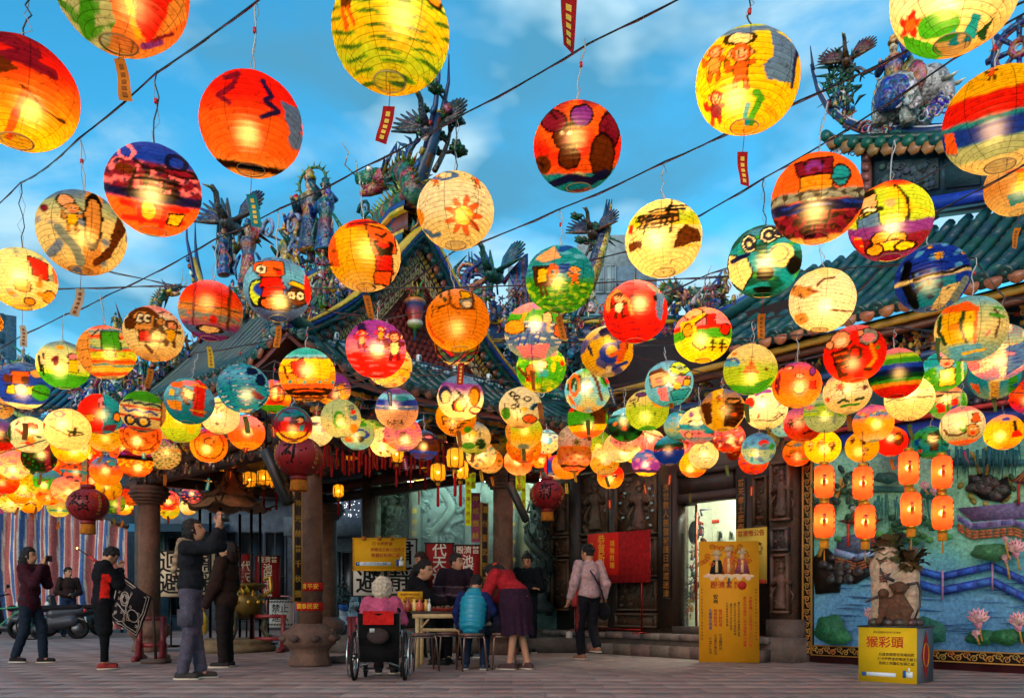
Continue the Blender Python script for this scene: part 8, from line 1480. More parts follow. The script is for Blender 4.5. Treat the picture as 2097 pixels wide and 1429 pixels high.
LN(1909,570,145,'g Q Q B B Q;b .1 .9 B;n S 6 .45;w N .6;f .2 .55 .14 Y A 8;f .85 .5 .08 Y A 8;f .0 .85 .08 A Y 8;l K .12 -.6 .5 -.75 0 -.5 -.7;l K .06 -.5 .2 -.4 -.6;b -.05 .06 C;l K .04 -.5 .0 .0 .05 .5 .0 .9 .1;p T -.5 -.1 .6 -.1 .4 -.8 -.4 -.8;n N 7 .4;p C -.1 -.9 .2 -.4 .7 -.3 .5 -.7 .1 -.95;n K 16 .7;l X .1 .8 -.3 .5 -.75','night blue lantern with yellow stars above a black shore','G55',(1905,440),'c6')
LN(937,657,134,'g F A A A Y;o .3 .5 .17 .2 X .03;E .3 .52 .2 .16 X;e .3 .45 .15 .1 W;Q Y .15 .85 .4 .85 .4 .65 .15 .65;l U .035 -.2 .95 -.2 .5 .0 .3 .5 .3;l U .035 .5 .9 .5 .3;l U .03 -.2 .5 -.6 .4;e -.35 .65 .05 .1 D;e -.45 .8 .05 .1 D;t -.65 .35 .25 6;l O .04 -.9 .0 -.8 -.4 -.5 -.7;n O 4 .5','smooth amber lantern with a child on a swing','R22',None,'c3')
LN(936,703,96,'g Y A U T;n N 6 .3;n R 7 .4;n G 9 .5;o 0 0 .9 .9 K .04;b -1 -.8 C','dark multicoloured lantern half hidden behind the swing lantern','',None,'c7')
LN(770,716,125,'g V V P R R;w V .5;b -.9 -.1 R;w P .6;m -.45 .3 .5 R F;Q N -.6 .68 -.35 .68 -.4 .8 -.55 .8;m .15 .5 .42 R A;m .6 .1 .75 M C','rose and violet lantern with three small monkeys','',None,'c3')
LN(797,748,96,'g C C Y C;n O 6 .5;n B 8 .7;l K .02 -.8 0 .8 -.2','pale yellow lantern tucked below the rose and violet monkey lantern','B5',None,'c7')
LN(1301,640,133,'g P R R R R;w M .6;e .05 .4 .3 .15 M;l E .05 -.8 .5 -.55 .7 -.2 .3 -.1 -.1;q -.5 .15 .6 U W;p E -.9 .45 -.75 .45 -.8 .0 -.92 .1;p Q .6 .6 .9 .5 .8 -.3 .65 -.2;e .6 .4 .08 .1 K;n M 5 .6;p X .4 .9 .75 .65 .7 .5 .35 .8','crimson lantern with a small dancing figure in white','',None,'c4')
LN(1093,680,122,'g P V Q Z;b .25 .75 G;e -.5 .75 .4 .2 P;b -.5 .3 Q;w W .4;E -.65 .1 .35 .22 A;l A .05 -.4 .3 -.3 .6;E .45 .45 .15 .2 F;l F .05 .5 .3 .5 -.0;E .85 .05 .15 .2 O;l B .03 -.3 -.5 -.05 .25 .4 .25 .0 -.2 .15 -.4 .3 .1;l B .03 -.8 -.3 -.4 -.2 -.5 -.5;p P -.6 -.55 .6 -.4 .4 -.9 -.3 -.9;v -.05 -.01 B;w B .75','pink, green and grey blue lantern with scribbled blue loops','O20',None,'c4')
LN(1243,720,110,'g W Y Y Y C;n B 3 .35;e .1 -.1 .4 .4 B;e .15 -.05 .22 .22 Y;l N .16 -.1 .7 .15 .8 .3 .5;E .6 .1 .15 .15 O;l O .12 .6 .0 .4 -.4;l O .07 .5 -.1 .1 -.2;p N -.75 .3 -.6 .3 -.5 -.2 -.65 -.1;p W -.1 -.6 .1 -.6 .1 -.9 -.1 -.9;l B .06 .2 -.7 .7 -.5','yellow lantern with a curling blue dragon and an orange fighter','B20',None,'c5')
LN(1439,687,120,'g F P L Y Y;b .15 .5 P;b .1 .3 R;b -.2 .15 G;b -.45 -.2 L;b -1 -.45 Y;l K .1 -.2 .9 -.05 .6 -.4 .35;E -.3 .75 .3 .22 F;e -.28 .6 .1 .06 R;p Y -.75 .5 -.4 .5 .05 .75 .15 .6 -.25 .35 -.2 -.1 .1 -.5 .05 -.6 -.35 -.3 -.65 -.6 -.75 -.5 -.55 0 -.75 .2;l K .03 -.25 .35 .1 .6;l K .03 -.2 -.1 .1 -.5 -.1 -.6 -.35 -.3;E -.5 .15 .15 .2 A;Q R .15 .65 .4 .65 .38 .3 .15 .3;E .75 .1 .13 .18 R;l K .03 .25 -.35 .45 -.38;l K .03 .35 -.25 .3 -.6;l K .03 .2 -.5 .4 -.5;l K .03 .55 -.4 .75 -.42;l K .03 .65 -.3 .63 -.65;l K .03 .52 -.52 .8 -.52','yellow and green lantern with a yellow robed monkey and two black characters','',None,'c5')
LN(1108,755,104,'g S L G G Y;n G 5 .2;n L 7 .4;e -.1 .5 .15 .3 G;E .1 .1 .15 .14 F;p T -.05 -.1 .25 -.1 .3 -.4 -.1 -.4;E -.4 -.15 .18 .2 O;p R -.6 -.4 -.2 -.4 -.2 -.6 -.6 -.6;l U .06 -.9 -.05 -.5 -.5;e .6 .35 .2 .08 Y;p P .3 .55 .6 .75 .6 .5 .4 .4;e .05 .3 .1 .12 R;v .04 .07 U;e .85 .2 .08 .12 R;e .5 .0 .08 .2 Y','leafy green lantern with two farm children below the scribbled loop lantern','U20',None,'c5')
LN(1203,800,96,'g G Z S Z E;n S 4 .2;l D .14 -.75 .1 -.6 .55 -.35 .5 -.4 .0;o -.55 .2 .2 .45 O .04;l U .07 .1 .95 .4 .3 .6 -.5;e .0 .35 .13 .13 X;e .15 -.1 .15 .13 X;p G .5 .6 .9 .3 .85 .0 .6 .2;e .8 .35 .12 .15 R;p O -.9 -.2 -.7 -.3 -.45 -.8 -.7 -.6;l D .05 .55 .7 .8 .2','pale sea green lantern with a leaf ring and a brown stick','G14',None,'c6')
LN(1536,757,110,'g C C L L G;p S -.98 .4 -.3 .3 -.4 .15 -.95 .1;l B .04 -.95 .35 -.6 .45 -.4 .3;b -1 -.6 G;p G .2 -.5 .9 -.25 .8 -.5 .3 -.8;p E -.25 -.15 .35 -.15 .05 .45;l O .04 -.2 -.05 .3 -.05;l O .04 -.1 .1 .2 .1;l O .04 -.0 .25 .1 .25;e .05 .5 .05 .05 E;e .6 .05 .07 .06 U;e -.6 .6 .1 .06 O;n Y 3 .55','pale lime lantern with a tan pagoda cone and a green hill','G16',None,'c6')
LN(1750,725,124,'g P R R R O;E -.4 .55 .3 .28 F;e -.4 .5 .18 .15 W;E -.75 .45 .1 .12 F;E .45 .5 .3 .28 X;e .45 .45 .2 .15 P;E .2 .65 .1 .1 F;Q U -.7 .15 -.2 .2 -.25 -.4 -.6 -.4;s O 30 .7;p R -.1 .8 .15 .8 .2 -.9 -.1 -.9;o .0 .0 .18 .2 U .05;l A .06 .5 .2 .6 -.3 .35 -.55;l U .07 -.55 -.4 -.5 -.7;e -.4 -.65 .15 .07 U;e .35 -.62 .15 .07 U;e .7 .1 .07 .1 G;w R .55','scarlet lantern with two monkeys in tartan trousers','',None,'c6')
LN(1988,674,139,'g S Z C Z S;p Y -.8 .5 .15 .65 .15 -.35 -.7 -.45;p O -.75 .72 -.1 .85 .2 .6 .15 .5 -.8 .55;l D .05 -.8 .45 -.85 0 -.65 -.4;l D .05 -.2 .5 -.25 .0 -.1 -.4;l O .05 .15 .6 .12 -.4;p A -.6 .2 -.3 .25 -.3 .0 -.6 .0;l U .03 .65 -.3 .75 .2 .6 .5;l G .05 .5 .35 .85 .25;l G .04 .6 .55 .8 .5;p S -.6 -.5 .3 -.45 .3 -.9 -.4 -.9;l Y .04 -.2 -.75 .4 -.65;l P .04 .4 -.25 .5 -.15','pale blue lantern with a yellow temple gate between green posts','',None,'c7')
LN(2046,722,124,'g Q Z P Q;n W 4 .2;d R 9 .16;p Q .2 .2 .9 .4 .8 -.4 .2 -.8;w B .3;w N .75;n P 6 .55','pale lilac lantern speckled red with blue brush strokes','',None,'c7')
LN(1632,789,100,'g V O O A A;E .1 -.2 .17 .17 Y;o .1 -.2 .2 .2 K .05;E .1 .35 .14 .1 F;E .6 .55 .1 .16 V;Q R .5 .1 .75 .1 .72 -.2 .5 -.2;l K .03 -.8 .3 -.85 -.1 -.7 -.4;E -.35 .75 .15 .08 F;n R 4 .5;l M .06 -.7 .5 -.75 -.3','orange lantern with a black ringed cream window','',None,'c7')
LN(1370,786,100,'g Q S S S T;Q F -.75 .4 -.25 .5 -.05 .1 -.2 -.1 -.7 -.1;l U .08 -.7 .5 -.3 .6 .0 .3 .1 -.1;l K .03 -.55 .2 -.3 .22;e -.4 .08 .15 .06 P;E .5 .55 .4 .3 L;l K .05 .2 .65 .45 .55;l K .05 .85 .65 .55 .55;o .5 .55 .12 .1 X .03;p M .4 .35 .6 .35 .5 .25;Q P .1 .2 .85 .15 .8 -.2 .2 -.2;E .3 -.2 .14 .14 Y;E .7 -.1 .14 .14 Y;e .3 .05 .1 .06 K;e .7 .08 .1 .06 K;p P -.55 -.2 -.15 -.2 -.1 -.8 -.4 -.7;Q T .05 -.4 .8 -.4 .5 -.75 .1 -.75','sky blue lantern with a sleeping orange animal and a lime cat face','O-30',None,'c6')
LN(1480,840,93,'g Q E C Y;p U -.98 .3 -.5 .35 -.45 -.6 -.7 -.7;p U .05 .3 .95 .25 .9 -.4 .5 -.85 .05 -.8;w K .1;n K 8 .5;v -.45 .03 Y;m -.15 .45 .3 E O;E .45 .35 .25 .12 E;l K .04 .25 .42 .65 .42;m .05 -.1 .35 O U;e .5 -.3 .12 .1 O;l W .02 -.2 .85 .0 .5','brown barrel lantern with dark wooden panels and a yellow gap','',None,'c7')
LN(1325,840,90,'g Z C L L G;E -.25 .7 .2 .1 V;t -.55 .35 .35 8;e .55 .25 .3 .25 O;n Y 5 .35;e .65 .2 .12 .12 R;v -.22 -.19 D;v .33 .36 D;b -1 -.5 L;e 0 -1 .5 .2 G','cream to lime lantern with a red stamp and an orange flower','',None,'c7')
LN(1834,765,108,'g P P G L B N D G A O R;b .3 .5 G;b .1 .3 B;b -.1 .1 N;n K 16 .7;b -.3 -.1 D;b -.4 -.28 G;b -.55 -.4 A;b -1 -.55 R;b .55 .68 L;b .75 .95 P','rainbow banded lantern with a dark green belt','',None,'c7')
LN(1932,760,88,'g S S G G;b .3 1 T;p G -.9 .1 -.3 .3 -.35 -.9 -.9 -.6;n L 8 .4;d D 8 .12;Q Y -.1 .1 .45 .15 .45 -.7 -.2 -.7;E .15 .5 .28 .3 F;p P -.15 .95 .5 .95 .4 .75 -.1 .75;e .15 .35 .13 .07 R;o .15 -.2 .1 .1 U .03;v .5 .75 G;v .75 .82 C;l U .08 -.8 -.4 -.6 -.75','bright green and teal lantern with a yellow bodied child','',None,'c8')
LN(2036,772,98,'g T T T Z;v -.15 .15 E;n Y 16 .1;n M 18 .55;p O -.9 -.1 -.6 -.2 -.5 -.7 -.8 -.4;v .5 .85 G;n B 5 .5;w D .7;v -.2 -.15 C','teal lantern with a mosaic stripe behind the lilac speckled one','G-10',None,'c8')
LN(1735,803,97,'g V C W C C;f -.25 .3 .24 U R 10;f .7 .1 .15 M U 9;f -.8 -.2 .12 O R 8;l D .03 -.2 .1 -.1 -.4;l D .06 -.4 -.4 -.2 -.3 .0 -.4;l G .06 -.3 -.6 .0 -.55 .4 -.6;l D .06 .3 -.4 .6 -.35;e .5 .6 .25 .18 F;n C 3 .6;p V -.95 .6 -.75 .6 -.85 .4','cream lantern with brown sunflowers over green grass','U0',None,'c7')
LN(1568,837,90,'g C W W C;E -.7 .35 .2 .22 R;e -.7 .1 .1 .06 T;l V .09 -.4 .7 -.1 .85 .2 .8;E -.1 .45 .09 .13 T;l V .05 .6 .1 .65 .3 .9 .1;d U 7 .1;l K .025 -.5 -.5 .3 -.6 .8 -.3;l R .04 -.35 -.4 -.25 -.1;l K .02 .3 -.5 .6 -.25 .8 -.5;e .1 .0 .5 .3 W','bright cream lantern with a red balloon and thin doodles','G-20',None,'c8')
LN(1690,845,88,'g Z Z L L Z;s Q 22 .85;p Z -1 -.3 1 -.2 1 -1 -1 -1;p X .4 .0 .55 .1 .5 -.6 .35 -.5;e .7 .0 .15 .15 G;e -.7 .25 .2 .12 P;e -.1 .2 .2 .2 L;n L 4 .5;l G .05 -.4 .4 -.1 .4','pale lime lantern with a grey tree trunk and faint blue lines','',None,'c8')
LN(1862,816,98,'g C W C C;l K .025 -.9 -.1 -.6 -.05 -.3 -.15 .1 -.05 .5 -.1 .9 -.05;l X .03 .4 .4 .7 .2;n E 6 .6;e .55 .5 .3 .25 C','bare cream lantern with one wavy black horizon line','G6',None,'c8')
LN(630,768,116,'g T S Y A O A U;s N 13 .85;b .1 .6 Y;s K 22 .9;Q R -.55 .45 -.15 .6 .0 .1 -.2 -.1 -.5 .1;p Y .1 .4 .8 .35 .75 -.1 .2 -.1;b -.3 -.15 A;d T 4 .22;b -.6 -.35 O;b -.7 -.58 K;b -1 -.7 U;w A .3;o 0 -.6 .8 .12 K .03;l K .04 -.8 .3 -.7 -.1;b .75 1 T','orange and teal striped lantern with a red face and a yellow block','',None,'c3')
LN(682,797,74,'g V V Y M;w V .4;p A .3 .3 .7 .4 .6 -.2 .2 -.1;e -.1 -.4 .5 .3 M;l A .08 .3 -.2 .6 -.4;o 0 -.3 .6 .4 Y .04;b -1 -.75 A','violet lantern with yellow scraps behind the striped red face lantern','',None,'c8')
LN(498,795,106,'g T S T T T;w B .35;w W .82;E .35 .65 .17 .13 N;E .65 .3 .15 .2 N;p M .25 -.1 .45 -.15 .8 -.35 .6 -.5 .35 -.4;p N .8 -.45 .95 -.3 .7 -.7 .5 -.75;e 0 0 .01 .01 K;p C -.2 -.85 .2 -.9 .2 -1 -.2 -1','solid turquoise blue lantern with dark eyes and a red mouth','G6',None,'c3')
LN(560,812,72,'g B P Y O G;v -.2 .0 O;v .2 .35 R;v .5 .6 O;p R -.4 -.3 .6 -.3 .5 -.6 -.3 -.6;p G -.8 -.6 .8 -.5 .5 -.9 -.5 -.9;e .3 .65 .2 .15 F;o .2 .1 .45 .5 U .05','yellow and orange striped lantern right behind the turquoise face lantern','R26',None,'c8')
LN(388,822,100,'g T S T T;n Q 5 .3;v .15 .6 R;p O -.8 .65 -.2 .85 -.3 .5 -.7 .45;e .0 .75 .35 .14 P;Q C -.3 .5 .1 .4 .15 .0 -.1 .1;Q M -.35 .3 -.25 .3 .0 -.2 -.12 -.2;p A -.9 -.1 -.3 -.1 -.25 -.5 -.7 -.45;p Y -.8 .4 -.6 .4 -.55 .1 -.8 .1;b -1 -.6 T;l A .05 .1 .7 .65 .68;l A .05 .1 -.4 .65 -.42;n O 9 .7','teal lantern with a coral red panel and orange trim','',None,'c3')
LN(293,843,91,'g G G C C C N;b .5 1 G;b .35 .5 Z;b .15 .25 R;b -.3 -.2 R;l N .05 -.8 .4 -.5 .5 -.4 .35 -.1 .45 .1 .35 .4 .45 .7 .35;l B .05 -.8 .1 -.6 -.05 -.3 .1 .0 -.05 .3 .1 .6 -.05;o -.5 -.45 .2 .2 N .06;o .05 -.45 .25 .22 N .06;e -.5 -.5 .12 .1 Y;e .05 -.5 .14 .12 Y;v .75 .95 E;l M .03 .75 .6 .8 -.6;d K 9 .08;b -.85 -.75 R','cream lantern with green crown, red bands and blue curls','',None,'c3')
LN(206,848,88,'g P R R T;v -1 .08 R;v .08 1 T;w B .75;Q A -.65 -.1 -.3 -.1 -.3 -.4 -.6 -.4;Q P -.1 .7 .1 .85 .1 .3 -.05 .3;E .7 -.1 .12 .2 A;p M .2 -.55 .7 -.45 .6 -.85 .1 -.8;w M .75','lantern split half red and half teal','O-34',None,'c3')
LN(138,880,92,'g F C C C C;o -.4 .65 .2 .14 P .04;l X .04 -.8 .3 -.5 .4 -.4 .1;l K .025 -.7 .0 -.3 -.15 .2 -.3 .7 -.1;l D .04 -.2 .1 .1 -.1 .6 -.05;n E 8 .5;p R -.98 .1 -.85 .1 -.9 -.3;t .3 -.2 .4 6','cream lantern with a thin ink landscape beside the half red one','',None,'c3')
LN(450,852,80,'g C C W W C;l U .02 -.15 .5 -.1 -.5;l U .02 -.3 .7 -.15 .3 .05 .7;l U .02 -.4 .4 -.15 .1 .2 .45;l U .03 -.2 -.4 -.05 -.4;n C 3 .4','plain cream lantern with one bare thin tree','',None,'c8')
LN(370,868,82,'g L Y L L;e .5 -.2 .2 .3 Y;n L 4 .4','plain pale yellow lantern below the coral panel lantern','',None,'c8')
LN(813,838,90,'g V Q P F F;b .45 .75 S;b .2 .5 B;w N .6;e .2 .55 .3 .13 T;b .0 .2 Q;w W .5;b -1 .0 F;t -.1 -.6 .22 8;t .2 -.58 .22 8;t -.35 -.6 .2 7;w P .7','pink and blue sunset lantern with black characters along the bottom','B-60',None,'c6')
LN(943,815,97,'g Q V W C C;b .65 1 Q;d K 8 .13;e -.65 .1 .28 .4 N;e -.62 .0 .18 .28 C;e .6 .15 .25 .45 U;e .58 .1 .18 .35 A;p K -.3 .45 .2 .1 .35 -.3 .2 -.6 -.3 -.6 -.35 -.2 -.05 .1;e 0 -.35 .25 .25 R;e 0 -.35 .18 .2 Y;e .7 -.5 .3 .2 M;e .68 -.48 .22 .12 C;b -1 -.75 C','white lantern with dark polka dots and teardrop paisleys','U20',None,'c4')
LN(934,854,85,'g Y Y A A;t -.4 -.1 .35 9;t -.1 -.3 .4 9;t .4 -.3 .4 9;t -.05 -.7 .35 9;e .6 -.6 .2 .2 G;l K .03 -.7 .0 -.6 -.4','golden lantern with bold black writing below the polka dot one','',None,'c9')
LN(1066,835,90,'g W W W C E;l K .04 -.3 .5 -.05 .1 .0 -.2;o -.4 .65 .12 .1 K .04;o -.2 .5 .12 .1 K .04;o .3 .45 .15 .1 K .03;o -.3 .05 .12 .1 K .03;e -.65 -.3 .22 .3 G;n L 8 .6;l M .02 -.75 .2 -.65 -.5;p T .35 .0 .6 -.1 .8 .25 .6 .25;l N .07 .55 .0 .75 .2;E .45 -.5 .3 .18 O;e .2 -.05 .15 .1 Y;l K .02 -.15 -.2 -.1 -.6','white lantern with a black curly vine and a green leaf','',None,'c6')
LN(1073,884,78,'g C L Y C;v -.95 -.7 E;n Y 3 .5;e 0 -.8 .3 .2 X','pale straw lantern between the curly vine lantern and an orange one','G-5',None,'c9')
LN(1073,914,74,'g O A A O;n R 7 .5;n Y 6 .4;d K 7 .07','mottled orange lantern with black specks in the curly vine column','',None,'c9')
LN(1062,945,62,'g M F O F;p M .3 .3 .7 .3 .5 -.1;l U .06 .2 .3 .3 -.3;n P 6 .5','salmon orange lantern lowest below the curly vine lantern','Y4',None,'c9')
LN(60,890,79,'g Z W Z W;l R .07 -.6 .2 -.2 -.1 .1 -.5;n X 6 .45;E .1 .45 .25 .16 R;e .0 .2 .25 .1 W;p A -.2 -.1 .2 -.05 .3 -.4 .1 -.5;l K .05 -.3 .1 .5 -.1;p R -.4 -.5 .0 -.4 .3 -.7;l M .05 -.6 .5 -.5 .6;e -.9 0 .1 .5 D','grey white lantern with a red capped rider','',None,'c8')
LN(-4,890,72,'g Q V K A;b -.4 .1 K;n O 6 .4;b -1 -.5 R','dusky violet lantern with an orange base at the left frame edge','',None,'c8')
LN(698,857,84,'g Z Z C Z;e -.1 .0 .3 .45 G;e -.05 .0 .2 .3 C;n L 9 .5;E .55 .6 .1 .1 X;e .6 .35 .14 .1 R;p Q .4 .2 .8 .2 .7 -.1 .5 .0;e .6 -.5 .2 .25 A;v .25 .29 C','pale sage lantern with a green pear shape','',None,'c8')
LN(732,888,72,'g L Z Z S;e .2 .6 .3 .15 G;o .2 .0 .4 .25 B .06;n R 6 .5;e -.4 -.4 .3 .2 O;n Y 7 .5;e .2 -.3 .2 .2 K','mint lantern with a blue arc behind the pear lantern','',None,'c9')
LN(600,870,80,'g D T M R Y;b .5 1 T;e -.2 .7 .3 .2 Q;n D 6 .4;p R -.6 .1 -.2 .2 -.2 -.4 -.6 -.4;p K .2 .4 .6 .4 .5 .0 .2 .0;E .35 .15 .14 .14 F;p T .3 -.1 .6 -.1 .5 -.4 .3 -.4;p P -.5 .3 -.1 .3 -.1 .1 -.5 .1;b -.8 -.45 Y;n L 9 .5;o 0 0 .85 .85 M .05','dark green and red patchwork lantern above the big dark red one','R-62',None,'c8')
LN(650,883,66,'g W P W W;e .4 .2 .35 .35 P;n R 6 .5;d K 5 .25;p W -1 -.4 1 -.4 1 1 -1 1;e .3 .2 .35 .3 P;p N -.4 .6 .2 .6 .0 .3 -.3 .3','white and pink lantern with a checkered hem','V-30',None,'c9')
LN(505,886,76,'g P P O O A;e .05 .05 .1 .08 K;e .65 .35 .06 .07 K;l K .02 .05 .0 .1 -.2 .35 -.2;b -1 -.6 A;w R .8','peach and orange lantern with two black dots','R-20',None,'c8')
LN(428,912,76,'g V O A A O;o .0 .0 .75 .75 U .04;n R 4 .5;p E .1 .5 .5 .6 .3 .1 0 .2;n U 8 .7;o .0 .2 .25 .2 U .03','blazing orange lantern beside the incense burner roof','T30',None,'c8')
LN(337,931,66,'g V C C C;n K 13 .35;n G 9 .45;n R 12 .65;b .3 .45 E','cream lantern with rows of dark green houses','O8',None,'c9')
LN(288,893,82,'g B O O A;n O 6 .0;n U 7 .3;b .4 .7 B;n R 9 .5;E -.55 -.5 .3 .2 O;p K .0 .3 .4 .3 .3 .1 .0 .1;o 0 0 .8 .8 U .04','orange brown lantern below the blue curl lantern','T-20',None,'c8')
LN(213,893,68,'g C Y Y C;d K 10 .1;n Y 3 .3','bright yellow speckled lantern below the half red one','U0',None,'c8')
LN(145,914,76,'g Y A Y O;p Z .4 .6 .9 .5 .8 -.4 .4 -.2;n T 6 .55;n O 5 .4;n R 9 .7','amber lantern with a teal side below the ink landscape one','',None,'c9')
LN(80,937,68,'g D D K D;n U 6 .4;n G 9 .6;v .3 .6 M;n O 9 .6','black green lantern with a maroon stripe in the left cluster','U0',None,'c9')
LN(28,952,64,'g P F C F;n P 5 .3;l M .03 .5 .2 .7 -.3;n M 9 .75','washed pink glowing lantern in the left cluster','',None,'c9')
LN(157,958,62,'g V O O P;n N 6 .3;v .3 .6 X;n Y 7 .5;b -.4 -.2 T;n R 5 .5','plum and orange lantern with a grey gate in the left cluster','',None,'c9')
LN(218,964,65,'g B Q O A A;e .3 .5 .3 .25 T;o .3 .4 .3 .2 M .04;n Y 6 .4;n R 8 .6;e .4 -.2 .2 .15 O','blue topped orange lantern left of the stone column','',None,'c9')
LN(278,946,70,'g P K K O K;b -.3 .15 O;n Y 9 .1;n K 12 .35;b .4 .7 M;n V 5 .4','black lantern with a lit orange street band beside the stone column','V-30',None,'c9')
LN(222,1000,54,'g C Y Y A;v -.4 -.25 U;v .3 .38 U;n R 7 .4;l K .05 -.2 .4 .4 .3','yellow lantern with brown uprights beside the stone column','',None,'c9')
LN(97,985,56,'g T Q G G O;b -.2 .2 G;n D 8 .4;n R 9 .6','small green and teal lantern in the left cluster','',None,'ca')
LN(52,992,56,'g L Y L P;n R 10 .4;n G 9 .5','small lime lantern dotted red in the left cluster','',None,'ca')
LN(8,985,58,'g O Y O R;n R 6 .3','small orange and yellow lantern at the left edge of the cluster','',None,'ca')
LN(22,1028,48,'g C Y C Z;n G 6 .5;n R 8 .7','little cream and green lantern above the striped tarpaulin','U-20',None,'ca')
LN(62,1030,46,'g Y A Y A;l K .06 -.4 -.2 0 .1 .4 -.2;l K .05 -.6 .3 -.3 .2;n O 6 .5','little yellow lantern with a black cat like curve above the tarpaulin','U-2',None,'ca')
LN(100,1012,50,'g R O A Y;n R 5 .4','little fiery orange lantern in the left cluster','',None,'ca')
LN(120,1038,46,'g Y C L C;l T .08 -.7 -.3 .7 -.3;n G 7 .6','little cream lantern with a teal band above the tarpaulin','O8',None,'ca')
LN(135,1002,58,'g P F C Y;n E 5 .3;n P 6 .5','peach lantern left of the large red one','',None,'ca')
LN(232,1030,48,'g T L G D;n L 6 .3;v .3 .6 P','small bright green lantern touching the stone column','G6',None,'ca')
LN(252,1036,40,'g Y C Y O;n O 6 .5','little yellow lantern just left of the stone column','O10',None,'ca')
LN(344,1024,46,'g V P O R;n R 6 .2;n Y 7 .5;o 0 0 .7 .7 M .06','small crimson and orange lantern right of the stone column','U10',None,'ca')
LN(346,1044,42,'g Y A L Y;n U 7 .5;n R 9 .7','small yellow lantern directly under the crimson one by the column','',None,'ca')
LN(393,1014,43,'g P B N P;n W 8 .4;n R 7 .4;n O 9 .6','small blue and red lantern beside the incense burner roof','',None,'ca')
LN(386,1038,36,'g C C W Y;e 0 .4 .6 .3 K','tiny cream lantern under the blue and red one','',None,'ca')
LN(318,1040,40,'g O F O R;n G 7 .6','small coral lantern half behind the stone column','',None,'ca')
LN(825,888,78,'g V P P F V;w V .5;n A 4 .6;p U -.2 .1 .15 .1 .15 -.3 -.2 -.3;w P .5','mauve pink lantern with a brown square','V10',None,'c9')
LN(788,905,64,'g C C W C;n U 6 .5;p R -.1 .2 .3 .3 .2 -.2 -.1 -.1;n P 12 .5;p C -1 -.5 1 -.5 1 -.2 -1 -.2','cream lantern with a brown bird and pink specks','',None,'c9')
LN(868,912,66,'g Q N U U B;n U 5 .2;E -.3 .4 .2 .25 F;e .3 .5 .2 .1 P;n R 8 .6;b -.6 -.4 B','dark blue and brown lantern right of the mauve one','',None,'c9')
LN(896,921,54,'g V P R R O;n O 6 .3;n T 7 .6;b -1 -.4 Y;n G 8 .4','small red and pink lantern beside the amber palace lanterns','',None,'ca')
LN(970,897,72,'g Q C C L;l U .03 -.3 -.2 -.2 .4 .0 .5 .1 .3 .3 .5 .4 .0;e -.3 -.5 .4 .2 G;e .4 -.4 .3 .3 D;n L 8 .5;e 0 .2 .2 .2 Y','cream lantern with a wavy outline over dark green plants','U-10',None,'c9')
LN(985,932,64,'g O Z C E;n U 6 .4;n T 6 .6;n R 8 .6','tan and brown lantern below the green plant lantern','Y0',None,'ca')
LN(1203,858,86,'g T D D Y O;p R -.98 .6 -.6 .7 -.65 .2 -.9 .1;p U .2 .6 .95 .4 .8 -.5 .3 -.5;s K 26 .85;b -.3 .4 G;p U .2 .6 .95 .4 .8 -.5 .3 -.5;n K 14 .6;b -.6 -.3 Y;b -1 -.6 O;l K .03 .2 .7 .2 -.6;l K .03 -.8 -.3 -.4 -.25 .0 -.3','green, brown and yellow patched lantern below the leaf ring one','U-26',None,'c9')
LN(1177,902,72,'g Z W W C;f .1 -.2 .25 G D 7;f .55 .1 .17 B Q 8;e -.75 .4 .2 .14 Z;b -.75 -.65 B','cream lantern with a green maple leaf star','',None,'c9')
LN(1176,934,72,'g O A F O;n R 9 .35;n A 4 .4;b -.72 -.6 K','peach lantern with red scribbles under the maple leaf one','Y-6',None,'ca')
LN(1160,953,62,'g A F A A;d O 9 .1;n A 3 .4','plain orange lantern above the red lantern with a black character','Y6',None,'ca')
LN(1140,957,54,'g R B B C;w N .4;v -1 -.75 R;b -1 -.7 C','small blue lantern with a red edge above the red character lantern','',None,'ca')
LN(1282,870,76,'g S T D D G;n K 5 .2;e .3 .4 .12 .12 O;e -.1 -.2 .14 .14 O;e -.6 .1 .1 .1 O;n G 8 .4;b .6 1 S;n W 9 .6','near black green lantern with orange discs','',None,'c9')
LN(1285,893,70,'g P F P C;n U 8 .55;o -.3 -.3 .2 .2 U .03;n R 10 .7','pale rose lantern under the near black one','',None,'ca')
LN(1270,915,68,'g C C W Z;e -.4 .4 .25 .2 X;n U 13 .55;p C -1 -.3 1 -.1 1 .3 -1 .3','off white lantern with pencil sketches','G-30',None,'ca')
LN(1238,943,64,'g C C Y C;n Y 4 .4;n O 8 .6;e .1 -.1 .3 .3 W','glowing pale yellow lantern above the carved stone panel','G2',None,'ca')
LN(1250,975,56,'g R R A A;E .3 .1 .12 .15 W;e .32 .1 .05 .07 K;e -.4 .1 .2 .1 R;n R 6 .4;n K 9 .7','red and amber face lantern above the carved stone panel','R20',None,'ca')
LN(1323,948,60,'g B Q V V A;n P 5 .4;b -.7 -.5 N;w M .6;e .3 .3 .15 .1 O;b -1 -.72 Y','blue over purple lantern with a yellow base','R14',None,'ca')
LN(1370,922,64,'g S T B B B;b .2 .45 D;b .0 .2 M;n R 9 .3;w N .5;n W 12 .6','deep blue lantern with a dark red boat','R18',None,'ca')
LN(1392,872,66,'g T S Z T;n Y 6 .5;e .0 -.3 .2 .2 Y;n T 5 .4','pale teal lantern partly behind the two headed crowd lantern','O-20',None,'c9')
LN(1432,871,82,'g Z C C T P;b -.2 .1 T;w B .5;b -.6 -.25 P;n M 6 .4;E -.35 .2 .16 .14 W;E .15 .25 .18 .14 W;l K .05 -.5 .2 -.3 .3 .2 .35;e -.4 .6 .12 .15 V;e .15 .75 .15 .12 B;E -.5 -.5 .15 .17 F;e .5 -.3 .25 .12 T;n K 11 .75','colourful lantern with two round white faces over a teal sea','',None,'c8')
